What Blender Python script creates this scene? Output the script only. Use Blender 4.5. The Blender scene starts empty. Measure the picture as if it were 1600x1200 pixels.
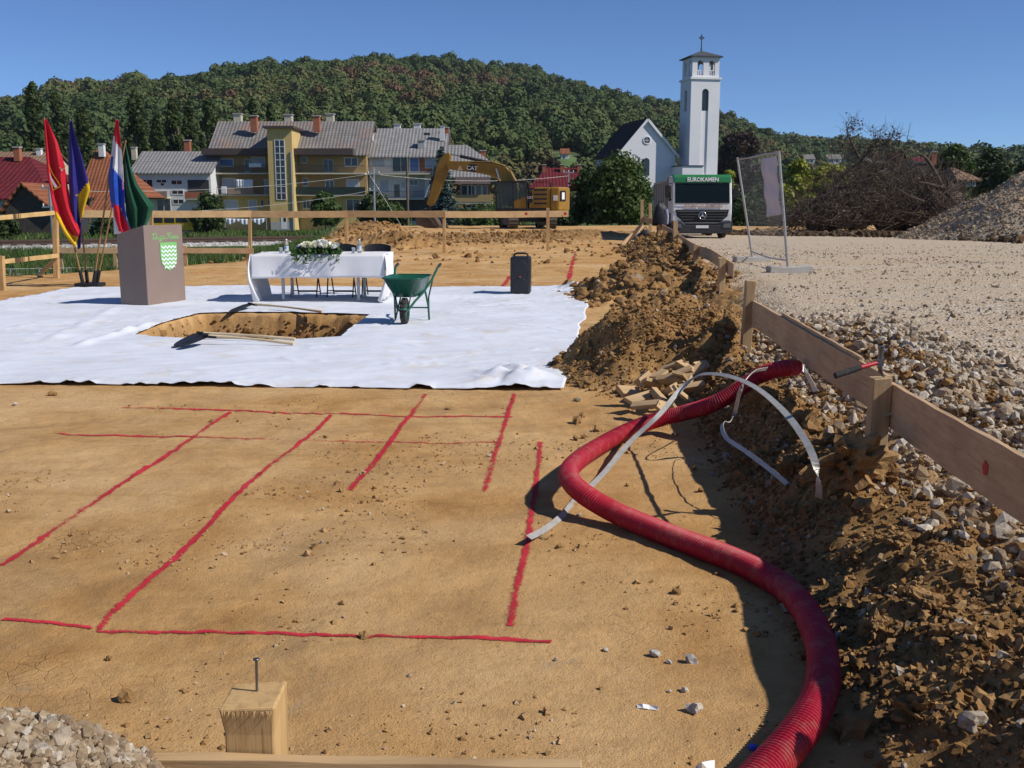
import bpy, bmesh, math, random
import numpy as np
from mathutils import Vector, Matrix, Euler, noise as mnoise
R = math.radians
scene = bpy.context.scene
COL = scene.collection
random.seed(7)
rng = np.random.default_rng(7)

# ------------------------------------------------------------------ camera
FPX = 1600.0                      # focal length in photo pixels (photo is 1600 wide)
CAM_H = 1.54
PITCH = math.atan(282.0 / FPX)
cam_d = bpy.data.cameras.new('camera')
cam_d.sensor_width = 36.0
cam_d.lens = 36.0 * FPX / 1600.0
cam_d.clip_start = 0.05
cam_d.clip_end = 8000
cam = bpy.data.objects.new('camera', cam_d)
COL.objects.link(cam)
cam.location = (0, 0, CAM_H)
cam.rotation_euler = (math.pi / 2 - PITCH, 0, 0)
scene.camera = cam

# ------------------------------------------------------------------ sky and sun
SUN_EL = R(42)
SUN_AZ = R(17)                    # the sun stands to the right and a little behind the camera
sun_dir = Vector((math.cos(SUN_EL) * math.cos(SUN_AZ), -math.cos(SUN_EL) * math.sin(SUN_AZ), math.sin(SUN_EL)))
world = bpy.data.worlds.new('World')
scene.world = world
world.use_nodes = True
wn = world.node_tree.nodes
wl = world.node_tree.links
bg = wn['Background']
sky = wn.new('ShaderNodeTexSky')
sky.sky_type = 'NISHITA'
sky.sun_disc = False
sky.sun_elevation = SUN_EL
sky.sun_rotation = math.pi / 2 + SUN_AZ
sky.altitude = 150
sky.air_density = 0.6
sky.dust_density = 0.0
sky.ozone_density = 10.0
wl.new(sky.outputs['Color'], bg.inputs['Color'])
bg.inputs['Strength'].default_value = 0.120
sun_l = bpy.data.lights.new('sun', 'SUN')
sun_l.energy = 5.0
sun_l.angle = R(0.53)
sun_l.color = (1.0, 0.955, 0.88)
sun_o = bpy.data.objects.new('sun', sun_l)
COL.objects.link(sun_o)
sun_o.location = (30, -12, 40)
sun_o.rotation_euler = (-sun_dir).to_track_quat('-Z', 'Y').to_euler()

scene.view_settings.view_transform = 'Standard'
scene.view_settings.look = 'None'
scene.view_settings.exposure = -0.08
scene.view_settings.gamma = 1.0
scene.view_settings.use_curve_mapping = False
scene.render.engine = 'CYCLES'
scene.cycles.max_bounces = 6
scene.cycles.transparent_max_bounces = 16

# ------------------------------------------------------------------ pixel helpers (directions only)
_c, _s = math.cos(PITCH), math.sin(PITCH)
def ray(px, py):
    u = (px - 800) / FPX; v = (600 - py) / FPX
    return Vector((u, _c + v * _s, -_s + v * _c))
def G(px, py, z=0.0):
    r = ray(px, py); t = (z - CAM_H) / r.z
    return Vector((r.x * t, r.y * t, z))
def D(px, py, y):
    r = ray(px, py); t = y / r.y
    return Vector((r.x * t, y, CAM_H + r.z * t))

# ------------------------------------------------------------------ numpy noise
_perm = np.random.default_rng(3).permutation(1024)
_val = np.random.default_rng(4).random(1024) * 2 - 1
def _h(ix, iy):
    return _perm[(_perm[ix & 1023] + iy) & 1023]
def vnoise(x, y):
    x = np.asarray(x, float); y = np.asarray(y, float)
    ix = np.floor(x).astype(int); iy = np.floor(y).astype(int)
    fx = x - ix; fy = y - iy
    u = fx * fx * fx * (fx * (fx * 6 - 15) + 10); v = fy * fy * fy * (fy * (fy * 6 - 15) + 10)
    a = _val[_h(ix, iy)]; b = _val[_h(ix + 1, iy)]; c = _val[_h(ix, iy + 1)]; d = _val[_h(ix + 1, iy + 1)]
    return (a * (1 - u) + b * u) * (1 - v) + (c * (1 - u) + d * u) * v
def fbm(x, y, oct=4, lac=2.03, gain=0.5):
    s = 0.0; a = 1.0; f = 1.0; n = 0.0
    for i in range(oct):
        s = s + a * vnoise(np.asarray(x) * f + 17.3 * i, np.asarray(y) * f - 9.1 * i); n += a; a *= gain; f *= lac
    return s / n
def worley(x, y):
    """distance to the nearest jittered cell point, and that point's random value"""
    x = np.asarray(x, float); y = np.asarray(y, float)
    ix = np.floor(x).astype(int); iy = np.floor(y).astype(int)
    best = np.full(x.shape, 9.0); rv = np.zeros(x.shape)
    for dx in (-1, 0, 1):
        for dy in (-1, 0, 1):
            cx = ix + dx; cy = iy + dy
            h1 = _h(cx, cy); h2 = _perm[(h1 + 77) & 1023]; h3 = _perm[(h1 + 301) & 1023]
            d = np.hypot(cx + h1 / 1023.0 - x, cy + h2 / 1023.0 - y)
            m = d < best
            best = np.where(m, d, best); rv = np.where(m, h3 / 1023.0, rv)
    return best, rv
def sstep(a, b, x):
    t = np.clip((x - a) / (b - a), 0, 1)
    return t * t * (3 - 2 * t)

# ------------------------------------------------------------------ mesh builder
class MB:
    """collects shapes into one mesh object"""
    def __init__(s):
        s.v = []; s.f = []; s.m = []; s.sm = []
        s.mi = 0; s.smooth = False
        s.M = None
    def add(s, vs, fs, mi=None, smooth=None):
        o = len(s.v)
        if s.M is not None: vs = [s.M @ Vector(v) for v in vs]
        s.v.extend([tuple(v) for v in vs])
        for f in fs:
            s.f.append([i + o for i in f]); s.m.append(s.mi if mi is None else mi)
            s.sm.append(s.smooth if smooth is None else smooth)
        return s
    def box(s, c, d, rot=None, mi=None, taper=None):
        hx, hy, hz = d[0] / 2, d[1] / 2, d[2] / 2
        tx, ty = taper if taper else (1, 1)
        vs = [Vector((-hx, -hy, -hz)), Vector((hx, -hy, -hz)), Vector((hx, hy, -hz)), Vector((-hx, hy, -hz)),
              Vector((-hx * tx, -hy * ty, hz)), Vector((hx * tx, -hy * ty, hz)), Vector((hx * tx, hy * ty, hz)), Vector((-hx * tx, hy * ty, hz))]
        if rot is not None:
            m = rot if isinstance(rot, Matrix) else Euler(rot).to_matrix()
            vs = [m @ v for v in vs]
        c = Vector(c)
        return s.add([v + c for v in vs], [(0, 3, 2, 1), (4, 5, 6, 7), (0, 1, 5, 4), (1, 2, 6, 5), (2, 3, 7, 6), (3, 0, 4, 7)], mi, False)
    def bb(s, x0, x1, y0, y1, z0, z1, mi=None):
        return s.box(((x0 + x1) / 2, (y0 + y1) / 2, (z0 + z1) / 2), (abs(x1 - x0), abs(y1 - y0), abs(z1 - z0)), None, mi)
    def bar(s, p0, p1, w, h, up=(0, 0, 1), mi=None):
        p0 = Vector(p0); p1 = Vector(p1); d = p1 - p0; L = d.length
        d.normalize(); up = Vector(up)
        if abs(d.dot(up)) > 0.98: up = Vector((0, 1, 0))
        sd = d.cross(up).normalized(); u = sd.cross(d).normalized()
        m = Matrix((sd, d, u)).transposed()
        return s.box((p0 + p1) / 2, (w, L, h), m, mi)
    def cyl(s, p0, p1, r0, r1=None, n=12, mi=None, cap=True, smooth=True):
        if r1 is None: r1 = r0
        p0 = Vector(p0); p1 = Vector(p1); d = (p1 - p0).normalized()
        a = d.orthogonal().normalized(); b = d.cross(a)
        vs = []
        for p, r in ((p0, r0), (p1, r1)):
            for i in range(n):
                t = 2 * math.pi * i / n
                vs.append(p + a * (r * math.cos(t)) + b * (r * math.sin(t)))
        s.add(vs, [(i, (i + 1) % n, n + (i + 1) % n, n + i) for i in range(n)], mi, smooth)
        if cap:
            o = [tuple(range(n - 1, -1, -1)), tuple(range(n, 2 * n))]
            s.add(vs, o, mi, False)
        return s
    def tube(s, pts, r, n=8, mi=None, cap=True, smooth=True):
        pts = [Vector(p) for p in pts]
        rs = r if hasattr(r, '__len__') else [r] * len(pts)
        vs = []; a = None
        for i, p in enumerate(pts):
            d = (pts[min(i + 1, len(pts) - 1)] - pts[max(i - 1, 0)])
            if d.length < 1e-9: d = Vector((0, 0, 1))
            d.normalize()
            a = d.orthogonal() if a is None else a - d * a.dot(d)
            a.normalize(); b = d.cross(a)
            for k in range(n):
                t = 2 * math.pi * k / n
                vs.append(p + a * (rs[i] * math.cos(t)) + b * (rs[i] * math.sin(t)))
        fs = []
        for i in range(len(pts) - 1):
            for k in range(n):
                k2 = (k + 1) % n
                fs.append((i * n + k, i * n + k2, (i + 1) * n + k2, (i + 1) * n + k))
        s.add(vs, fs, mi, smooth)
        if cap:
            e = (len(pts) - 1) * n
            s.add(vs, [tuple(range(n - 1, -1, -1)), tuple(range(e, e + n))], mi, False)
        return s
    def lathe(s, prof, n=20, c=(0, 0, 0), mi=None, smooth=True, axis=None):
        c = Vector(c); vs = []
        q = Vector((0, 0, 1)).rotation_difference(Vector(axis)) if axis else None
        for r, z in prof:
            for k in range(n):
                t = 2 * math.pi * k / n
                v = Vector((r * math.cos(t), r * math.sin(t), z))
                if q: v = q @ v
                vs.append(v + c)
        fs = []
        for i in range(len(prof) - 1):
            for k in range(n):
                k2 = (k + 1) % n
                fs.append((i * n + k, i * n + k2, (i + 1) * n + k2, (i + 1) * n + k))
        return s.add(vs, fs, mi, smooth)
    def prism(s, outline, axis, a0, a1, mi=None):
        """outline: 2-D points in the plane normal to axis ('x','y','z'), extruded a0..a1"""
        n = len(outline)
        def P(p, a):
            if axis == 'x': return (a, p[0], p[1])
            if axis == 'y': return (p[0], a, p[1])
            return (p[0], p[1], a)
        vs = [P(p, a0) for p in outline] + [P(p, a1) for p in outline]
        fs = [tuple(range(n)), tuple(range(2 * n - 1, n - 1, -1))] + [(i, n + i, n + (i + 1) % n, (i + 1) % n) for i in range(n)]
        return s.add(vs, fs, mi, False)
    def quad(s, a, b, c, d, mi=None):
        return s.add([a, b, c, d], [(0, 1, 2, 3)], mi, False)
    def build(s, name, mats, parent=None, loc=None, rot=None, bevel=0.0, fix=True):
        me = bpy.data.meshes.new(name)
        me.from_pydata(s.v, [], s.f)
        if not isinstance(mats, (list, tuple)): mats = [mats]
        for m in mats: me.materials.append(m)
        me.polygons.foreach_set('material_index', np.array(s.m, dtype=np.int32))
        me.polygons.foreach_set('use_smooth', np.array(s.sm, dtype=bool))
        if fix:
            bm = bmesh.new(); bm.from_mesh(me)
            bmesh.ops.recalc_face_normals(bm, faces=bm.faces)
            bm.to_mesh(me); bm.free()
        me.update()
        o = bpy.data.objects.new(name, me)
        COL.objects.link(o)
        if parent is not None: o.parent = parent
        if loc is not None: o.location = loc
        if rot is not None: o.rotation_euler = rot
        if bevel:
            b = o.modifiers.new('bevel', 'BEVEL'); b.width = bevel; b.segments = 2; b.limit_method = 'ANGLE'; b.angle_limit = R(40)
        return o

def empty(name, loc=(0, 0, 0), rz=0.0):
    o = bpy.data.objects.new(name, None); COL.objects.link(o)
    o.location = loc; o.rotation_euler = (0, 0, rz); o.empty_display_size = 0.1
    return o
def tag(o, label=None, cat=None, group=None, kind=None):
    if label: o['label'] = label
    if cat: o['category'] = cat
    if group: o['group'] = group
    if kind: o['kind'] = kind
    return o
def np_mesh(name, V, F, mats, parent=None, smooth=False, mi=None, attrs=None):
    """V (N,3); F (M,k) constant polygon size"""
    V = np.ascontiguousarray(V, dtype=np.float32); F = np.ascontiguousarray(F, dtype=np.int32)
    k = F.shape[1]
    me = bpy.data.meshes.new(name)
    me.vertices.add(len(V)); me.vertices.foreach_set('co', V.ravel())
    me.loops.add(F.size); me.loops.foreach_set('vertex_index', F.ravel())
    me.polygons.add(len(F)); me.polygons.foreach_set('loop_start', np.arange(0, F.size, k, dtype=np.int32))
    me.polygons.foreach_set('use_smooth', np.full(len(F), smooth, dtype=bool))
    if not isinstance(mats, (list, tuple)): mats = [mats]
    for m in mats: me.materials.append(m)
    if mi is not None: me.polygons.foreach_set('material_index', np.asarray(mi, dtype=np.int32))
    if attrs:
        for an, av in attrs.items():
            at = me.attributes.new(an, 'FLOAT', 'POINT'); at.data.foreach_set('value', np.asarray(av, dtype=np.float32))
    me.update(calc_edges=True); me.validate()
    o = bpy.data.objects.new(name, me); COL.objects.link(o)
    if parent is not None: o.parent = parent
    return o

# ------------------------------------------------------------------ rock / clod shapes
def rock_variants(n, sub=1, rough=0.28, seed=0, flat=0.7, cuts=7):
    out = []
    r = np.random.default_rng(seed)
    for i in range(n):
        bm = bmesh.new(); bmesh.ops.create_icosphere(bm, subdivisions=sub, radius=1.0)
        V = np.array([v.co[:] for v in bm.verts]); F = np.array([[v.index for v in f.verts] for f in bm.faces]); bm.free()
        # cut by random planes to give facets, then roughen
        for k in range(cuts):
            d = r.normal(size=3); d /= np.linalg.norm(d); lim = r.uniform(0.55, 0.9)
            p = V @ d; over = np.clip(p - lim, 0, None); V = V - np.outer(over * 0.9, d)
        q = r.uniform(0, 90)
        lum = np.array([mnoise.fractal(Vector((v[0] * 1.7 + q, v[1] * 1.7, v[2] * 1.7)), 0.7, 2.2, 4) for v in V])[:, None]
        V = V * (1 + rough * 0.9 * lum + rough * 0.4 * r.uniform(-0.5, 0.5, (len(V), 1)))
        V = V * np.array([r.uniform(0.75, 1.15), r.uniform(0.7, 1.05), r.uniform(flat * 0.8, flat * 1.1)])
        out.append((V, F))
    return out
def rand_rot(n, r, tilt=1.0):
    a = r.uniform(0, 2 * math.pi, n); b = r.normal(0, tilt, n); c = r.normal(0, tilt, n)
    ca, sa, cb, sb, cc, sc = np.cos(a), np.sin(a), np.cos(b), np.sin(b), np.cos(c), np.sin(c)
    Rz = np.zeros((n, 3, 3)); Rz[:, 0, 0] = ca; Rz[:, 0, 1] = -sa; Rz[:, 1, 0] = sa; Rz[:, 1, 1] = ca; Rz[:, 2, 2] = 1
    Rx = np.zeros((n, 3, 3)); Rx[:, 0, 0] = 1; Rx[:, 1, 1] = cb; Rx[:, 1, 2] = -sb; Rx[:, 2, 1] = sb; Rx[:, 2, 2] = cb
    Ry = np.zeros((n, 3, 3)); Ry[:, 1, 1] = 1; Ry[:, 0, 0] = cc; Ry[:, 0, 2] = sc; Ry[:, 2, 0] = -sc; Ry[:, 2, 2] = cc
    return Rz @ Rx @ Ry
def scatter(name, variants, P, S, mats, r, tilt=0.5, parent=None, smooth=False):
    """one joined mesh of many rocks; attribute 'rnd' varies per rock"""
    Vs = []; Fs = []; A = []; off = 0
    which = r.integers(0, len(variants), len(P)); rot = rand_rot(len(P), r, tilt); rv = r.random(len(P))
    for k, (V, F) in enumerate(variants):
        idx = np.nonzero(which == k)[0]
        if len(idx) == 0: continue
        W = np.einsum('nij,vj->nvi', rot[idx], V) * S[idx][:, None, None] + P[idx][:, None, :]
        Vs.append(W.reshape(-1, 3)); n = len(V)
        Fs.append((F[None] + (np.arange(len(idx)) * n)[:, None, None] + off).reshape(-1, 3)); off += n * len(idx)
        A.append(np.repeat(rv[idx], n))
    return np_mesh(name, np.concatenate(Vs), np.concatenate(Fs), mats, parent, smooth, None, {'rnd': np.concatenate(A)})
# ------------------------------------------------------------------ materials
class NT:
    def __init__(s, name):
        s.m = bpy.data.materials.new(name); s.m.use_nodes = True
        s.n = s.m.node_tree.nodes; s.l = s.m.node_tree.links
        s.b = s.n['Principled BSDF']; s.out = s.n['Material Output']
    def new(s, t, **kw):
        x = s.n.new(t)
        for k, v in kw.items(): setattr(x, k, v)
        return x
    def coord(s, kind='Object', scale=None):
        t = s.new('ShaderNodeTexCoord')
        if scale is None: return t.outputs[kind]
        mp = s.new('ShaderNodeMapping'); mp.inputs['Scale'].default_value = scale
        s.l.new(t.outputs[kind], mp.inputs['Vector']); return mp.outputs[0]
    def pos(s):
        return s.new('ShaderNodeNewGeometry').outputs['Position']
    def noise(s, vec, scale, detail=4, rough=0.55, dist=0.0):
        x = s.new('ShaderNodeTexNoise'); x.inputs['Scale'].default_value = scale; x.inputs['Detail'].default_value = detail
        x.inputs['Roughness'].default_value = rough; x.inputs['Distortion'].default_value = dist
        if vec is not None: s.l.new(vec, x.inputs['Vector'])
        return x.outputs['Fac']
    def voro(s, vec, scale, feature='F1', out='Distance'):
        x = s.new('ShaderNodeTexVoronoi'); x.feature = feature; x.inputs['Scale'].default_value = scale
        s.l.new(vec, x.inputs['Vector']); return x.outputs[out]
    def ramp(s, fac, stops):
        x = s.new('ShaderNodeValToRGB'); e = x.color_ramp.elements
        while len(e) > 1: e.remove(e[-1])
        for i, (p, c) in enumerate(stops):
            if i == 0: e[0].position = p; el = e[0]
            else: el = e.new(p)
            el.color = (c, c, c, 1) if not hasattr(c, '__len__') else (*c, 1)
        s.l.new(fac, x.inputs[0]); return x.outputs[0]
    def mix(s, fac, a, b, mode='MIX'):
        x = s.new('ShaderNodeMix'); x.data_type = 'RGBA'; x.blend_type = mode
        for sock, v in ((x.inputs[0], fac), (x.inputs[6], a), (x.inputs[7], b)):
            if isinstance(v, (int, float)): sock.default_value = v
            elif hasattr(v, '__len__'): sock.default_value = (*v, 1)
            else: s.l.new(v, sock)
        return x.outputs[2]
    def math(s, op, a, b=None, clamp=False):
        x = s.new('ShaderNodeMath'); x.operation = op; x.use_clamp = clamp
        for i, v in enumerate((a, b)):
            if v is None: continue
            if isinstance(v, (int, float)): x.inputs[i].default_value = v
            else: s.l.new(v, x.inputs[i])
        return x.outputs[0]
    def attr(s, name, typ='GEOMETRY'):
        x = s.new('ShaderNodeAttribute'); x.attribute_name = name; x.attribute_type = typ; return x
    def bump(s, h, strength=0.3, dist=0.01):
        x = s.new('ShaderNodeBump'); x.inputs['Strength'].default_value = strength; x.inputs['Distance'].default_value = dist
        s.l.new(h, x.inputs['Height']); s.l.new(x.outputs[0], s.b.inputs['Normal']); return x
    def set(s, col=None, rough=None, metal=None, spec=None):
        if col is not None:
            if hasattr(col, '__len__'): s.b.inputs['Base Color'].default_value = (*col, 1)
            else: s.l.new(col, s.b.inputs['Base Color'])
        for k, v in (('Roughness', rough), ('Metallic', metal), ('Specular IOR Level', spec)):
            if v is None: continue
            if isinstance(v, (int, float)): s.b.inputs[k].default_value = v
            else: s.l.new(v, s.b.inputs[k])
        return s

def pmat(name, c1, c2=None, scale=6.0, rough=0.6, bump=0.0, bscale=40.0, bdist=0.004, metal=0.0, spec=0.4, detail=5, dirt=None, coord='Object'):
    """noisy two-tone surface with fine relief"""
    t = NT(name); v = t.coord(coord)
    if c2 is None: c2 = tuple(min(1, x * 0.82) for x in c1)
    col = t.ramp(t.noise(v, scale, detail, 0.6), [(0.3, c2), (0.7, c1)])
    if dirt:
        col = t.mix(t.ramp(t.noise(v, scale * 2.7, 6, 0.7), [(0.52, 0.0), (0.72, dirt[1])]), col, dirt[0])
    t.set(col, rough, metal, spec)
    if rough < 0.7: t.set(None, t.ramp(t.noise(v, scale * 3, 4), [(0.3, rough * 0.85), (0.7, min(1, rough * 1.25))]))
    if bump: t.bump(t.noise(v, bscale, 6, 0.65), bump, bdist)
    return t.m

def glass_mat(name, c=(0.02, 0.025, 0.03), rough=0.08, spec=0.6):
    t = NT(name); t.set(c, rough, 0.0, spec); v = t.coord()
    t.bump(t.noise(v, 3.0, 2), 0.05, 0.02); return t.m

def wood_mat(name, c1, c2, axis=0, scale=1.0, stain=None, rough=0.75):
    t = NT(name); sc = [14 * scale] * 3; sc[axis] = 0.9 * scale
    v = t.coord('Object', tuple(sc)); o = t.coord('Object')
    g = t.noise(v, 3.0, 8, 0.65, 0.6)
    col = t.ramp(g, [(0.25, c2), (0.5, c1), (0.8, tuple(min(1, x * 1.18) for x in c1))])
    col = t.mix(t.ramp(t.noise(o, 2.2, 4, 0.6), [(0.45, 0.0), (0.75, 0.55)]), col, stain if stain else tuple(x * 0.7 for x in c2))
    sv = [90 * scale] * 3; sv[axis] = 3 * scale
    saw = t.noise(t.coord('Object', tuple(sv)), 2.0, 3, 0.7)
    t.set(col, rough, 0, 0.25); t.bump(t.math('ADD', g, saw), 0.35, 0.0025)
    return t.m

def leaf_mat(name, c1, c2, c3=None, trans=0.25):
    """foliage with per-leaf tint from the 'rnd' attribute"""
    t = NT(name); a = t.attr('rnd').outputs['Fac']
    st = [(0.0, c2), (0.55, c1)]
    if c3: st += [(0.82, c1), (1.0, c3)]
    else: st += [(1.0, tuple(min(1, x * 1.35) for x in c1))]
    col = t.ramp(a, st); t.set(col, 0.6, 0, 0.25)
    tr = t.new('ShaderNodeBsdfTranslucent'); t.l.new(col, tr.inputs['Color'])
    mx = t.new('ShaderNodeMixShader'); mx.inputs[0].default_value = trans
    t.l.new(t.b.outputs[0], mx.inputs[1]); t.l.new(tr.outputs[0], mx.inputs[2]); t.l.new(mx.outputs[0], t.out.inputs['Surface'])
    return t.m

def terrain_mat():
    t = NT('terrain'); p = t.pos()
    gr = t.attr('gravel').outputs['Fac']; gs = t.attr('grass').outputs['Fac']; lo = t.attr('loose').outputs['Fac']
    # compacted soil
    big = t.noise(p, 0.45, 5, 0.6, 0.4); mid = t.noise(p, 2.3, 6, 0.65, 0.3); fine = t.noise(p, 22, 6, 0.75); grit = t.noise(p, 140, 4, 0.7)
    soil = t.ramp(mid, [(0.22, (0.24, 0.13, 0.048)), (0.42, (0.37, 0.215, 0.085)), (0.6, (0.46, 0.285, 0.122)), (0.8, (0.54, 0.37, 0.185))])
    soil = t.mix(t.ramp(big, [(0.42, 0.0), (0.64, 0.75)]), soil, (0.56, 0.40, 0.225))
    soil = t.mix(t.ramp(t.noise(p, 0.9, 6, 0.7, 0.8), [(0.54, 0.0), (0.68, 0.6)]), soil, (0.26, 0.18, 0.10))
    soil = t.mix(t.ramp(t.noise(t.coord('Object', (0.35, 2.2, 1)), 1.6, 6, 0.7, 0.6), [(0.5, 0.0), (0.72, 0.5)]), soil, (0.30, 0.17, 0.065))
    soil = t.mix(t.ramp(fine, [(0.3, 0.5), (0.46, 0.0)]), soil, (0.26, 0.15, 0.06))
    soil = t.mix(t.ramp(grit, [(0.62, 0.0), (0.75, 0.45)]), soil, (0.55, 0.42, 0.27))
    soil = t.mix(t.ramp(t.noise(p, 1.3, 5, 0.75, 1.2), [(0.64, 0.0), (0.72, 0.5)]), soil, (0.30, 0.27, 0.22))
    # cracks only in some dried patches
    wv = t.new('ShaderNodeVectorMath'); wv.operation = 'ADD'
    wnz = t.new('ShaderNodeTexNoise'); wnz.inputs['Scale'].default_value = 5; t.l.new(p, wnz.inputs['Vector'])
    sc = t.new('ShaderNodeVectorMath'); sc.operation = 'SCALE'; sc.inputs[3].default_value = 0.12
    t.l.new(wnz.outputs['Color'], sc.inputs[0]); t.l.new(p, wv.inputs[0]); t.l.new(sc.outputs[0], wv.inputs[1])
    cr = t.voro(wv.outputs[0], 15.0, 'DISTANCE_TO_EDGE')
    crk = t.math('MULTIPLY', t.ramp(cr, [(0.0, 1.0), (0.035, 0.0)]), t.ramp(t.noise(p, 0.8, 4, 0.6), [(0.56, 0.0), (0.72, 0.7)]))
    soil = t.mix(t.math('MULTIPLY', crk, 0.65), soil, (0.13, 0.07, 0.03))
    soil = t.mix(1.0, soil, (1.22, 1.13, 1.0), 'MULTIPLY')
    loose = t.ramp(t.noise(p, 9, 7, 0.7), [(0.3, (0.19, 0.105, 0.038)), (0.55, (0.33, 0.185, 0.072)), (0.75, (0.43, 0.26, 0.115))])
    soil = t.mix(lo, soil, loose)
    # crushed stone road
    cell = t.voro(p, 38, 'F1', 'Color'); cd = t.voro(p, 38, 'F1', 'Distance')
    sep = t.new('ShaderNodeSeparateColor'); t.l.new(cell, sep.inputs[0])
    stone = t.ramp(sep.outputs[0], [(0.0, (0.38, 0.29, 0.195)), (0.45, (0.56, 0.455, 0.335)), (0.85, (0.71, 0.62, 0.50)), (1.0, (0.78, 0.72, 0.62))])
    stone = t.mix(t.ramp(cd, [(0.45, 0.0), (0.8, 0.5)]), stone, (0.30, 0.22, 0.14))
    lane = t.noise(t.coord('Object', (0.10, 0.7, 1)), 1.2, 5, 0.6, 0.5)
    road = t.mix(t.ramp(lane, [(0.38, 0.0), (0.62, 0.8)]), stone, (0.57, 0.425, 0.275))
    col = t.mix(gr, soil, road)
    gcol = t.ramp(t.noise(p, 1.1, 6, 0.7), [(0.3, (0.075, 0.075, 0.03)), (0.5, (0.06, 0.095, 0.025)), (0.72, (0.09, 0.14, 0.035)), (0.85, (0.16, 0.13, 0.07))])
    col = t.mix(gs, col, gcol)
    t.set(col, 0.95, 0, 0.12)
    h = t.math('ADD', t.math('MULTIPLY', fine, 0.55), t.math('MULTIPLY', grit, 0.28))
    h = t.math('ADD', h, t.math('MULTIPLY', mid, 0.9))
    h = t.math('SUBTRACT', h, t.math('MULTIPLY', crk, 0.5))
    h = t.math('ADD', h, t.math('MULTIPLY', t.math('SUBTRACT', 1.0, cd), t.math('MULTIPLY', gr, 0.9)))
    t.bump(h, 0.9, 0.026)
    return t.m

def rnd_rock_mat(name, stops, rough=0.95, bs=60, coord=None):
    t = NT(name); a = t.attr('rnd').outputs['Fac']; p = t.pos()
    col = t.ramp(a, stops)
    col = t.mix(t.ramp(t.noise(p, bs, 5, 0.7), [(0.35, 0.5), (0.65, 0.0)]), col, tuple(x * 0.6 for x in stops[0][1]))
    t.set(col, rough, 0, 0.15); t.bump(t.noise(p, bs * 1.6, 6, 0.7), 0.6, 0.006)
    return t.m
def obj_rock_mat(name, c1, c2, bs=45, coord='Object'):
    """for single stones: tint per object"""
    t = NT(name); oi = t.new('ShaderNodeObjectInfo').outputs['Random']; p = t.pos()
    col = t.ramp(oi, [(0.0, c1), (1.0, c2)])
    col = t.mix(t.ramp(t.noise(p, bs, 6, 0.7), [(0.35, 0.6), (0.62, 0.0)]), col, tuple(x * 0.62 for x in c1))
    t.set(col, 0.95, 0, 0.15); t.bump(t.noise(p, bs * 1.3, 7, 0.72), 0.8, 0.01)
    return t.m

M = {}
M['terrain'] = terrain_mat()
CL = [(0.0, (0.19, 0.10, 0.036)), (0.4, (0.28, 0.152, 0.056)), (0.75, (0.37, 0.21, 0.085)), (0.95, (0.45, 0.285, 0.13)), (1.0, (0.5, 0.44, 0.36))]
ST = [(0.0, (0.26, 0.18, 0.11)), (0.35, (0.40, 0.30, 0.20)), (0.7, (0.52, 0.44, 0.33)), (1.0, (0.66, 0.60, 0.51))]
M['clods'] = rnd_rock_mat('clods', CL)
M['crumbs'] = rnd_rock_mat('crumbs', [(0.0, (0.30, 0.17, 0.065)), (0.6, (0.45, 0.27, 0.115)), (0.85, (0.52, 0.335, 0.165)), (1.0, (0.58, 0.48, 0.36))])
M['stones_tan'] = rnd_rock_mat('stones_tan', [(0.0, (0.24, 0.16, 0.095)), (0.5, (0.38, 0.28, 0.175)), (0.85, (0.48, 0.39, 0.28)), (1.0, (0.62, 0.55, 0.45))], bs=50)
M['stones'] = rnd_rock_mat('stones', ST, bs=80)
M['clod'] = obj_rock_mat('clod', (0.25, 0.138, 0.052), (0.40, 0.24, 0.105))
M['stone'] = obj_rock_mat('stone', (0.42, 0.33, 0.23), (0.70, 0.65, 0.56), 70)
M['greystone'] = obj_rock_mat('greystone', (0.34, 0.32, 0.29), (0.55, 0.53, 0.5), 70)
M['pinelight'] = wood_mat('pine_light', (0.54, 0.345, 0.15), (0.33, 0.19, 0.075), 2, stain=(0.30, 0.17, 0.08))
M['board_x'] = wood_mat('board_x', (0.50, 0.33, 0.165), (0.36, 0.215, 0.10), 0, stain=(0.26, 0.15, 0.08))
M['board_y'] = wood_mat('board_y', (0.52, 0.345, 0.19), (0.36, 0.22, 0.115), 1, stain=(0.24, 0.14, 0.08))
M['board_new'] = wood_mat('board_new', (0.62, 0.42, 0.18), (0.48, 0.31, 0.12), 1)
M['post'] = wood_mat('post', (0.50, 0.34, 0.175), (0.35, 0.22, 0.105), 2, stain=(0.24, 0.14, 0.07))
M['offcut'] = wood_mat('offcut', (0.50, 0.34, 0.18), (0.33, 0.21, 0.105), 0, 1.5, stain=(0.2, 0.13, 0.08))
M['handle'] = wood_mat('handle', (0.68, 0.54, 0.34), (0.55, 0.42, 0.25), 0, 1.5, rough=0.55)
M['flagpole'] = wood_mat('flagpole', (0.30, 0.165, 0.065), (0.2, 0.10, 0.04), 2, rough=0.5)
M['redmark'] = pmat('red_mark', (0.55, 0.03, 0.02), (0.42, 0.03, 0.02), 30, 0.7)
M['steel'] = pmat('galvanised_steel', (0.50, 0.50, 0.49), (0.36, 0.37, 0.37), 25, 0.45, 0.1, 60, 0.001, metal=0.75)
M['strip'] = pmat('zinc_strip', (0.52, 0.50, 0.46), (0.38, 0.36, 0.32), 18, 0.55, 0.1, 80, 0.001, metal=0.35)
M['concrete'] = pmat('concrete', (0.46, 0.44, 0.40), (0.36, 0.335, 0.30), 7, 0.9, 0.4, 70, 0.004, dirt=((0.33, 0.25, 0.16), 0.6))
M['black'] = pmat('black_plastic', (0.016, 0.016, 0.018), (0.010, 0.010, 0.011), 9, 0.5)
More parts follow.
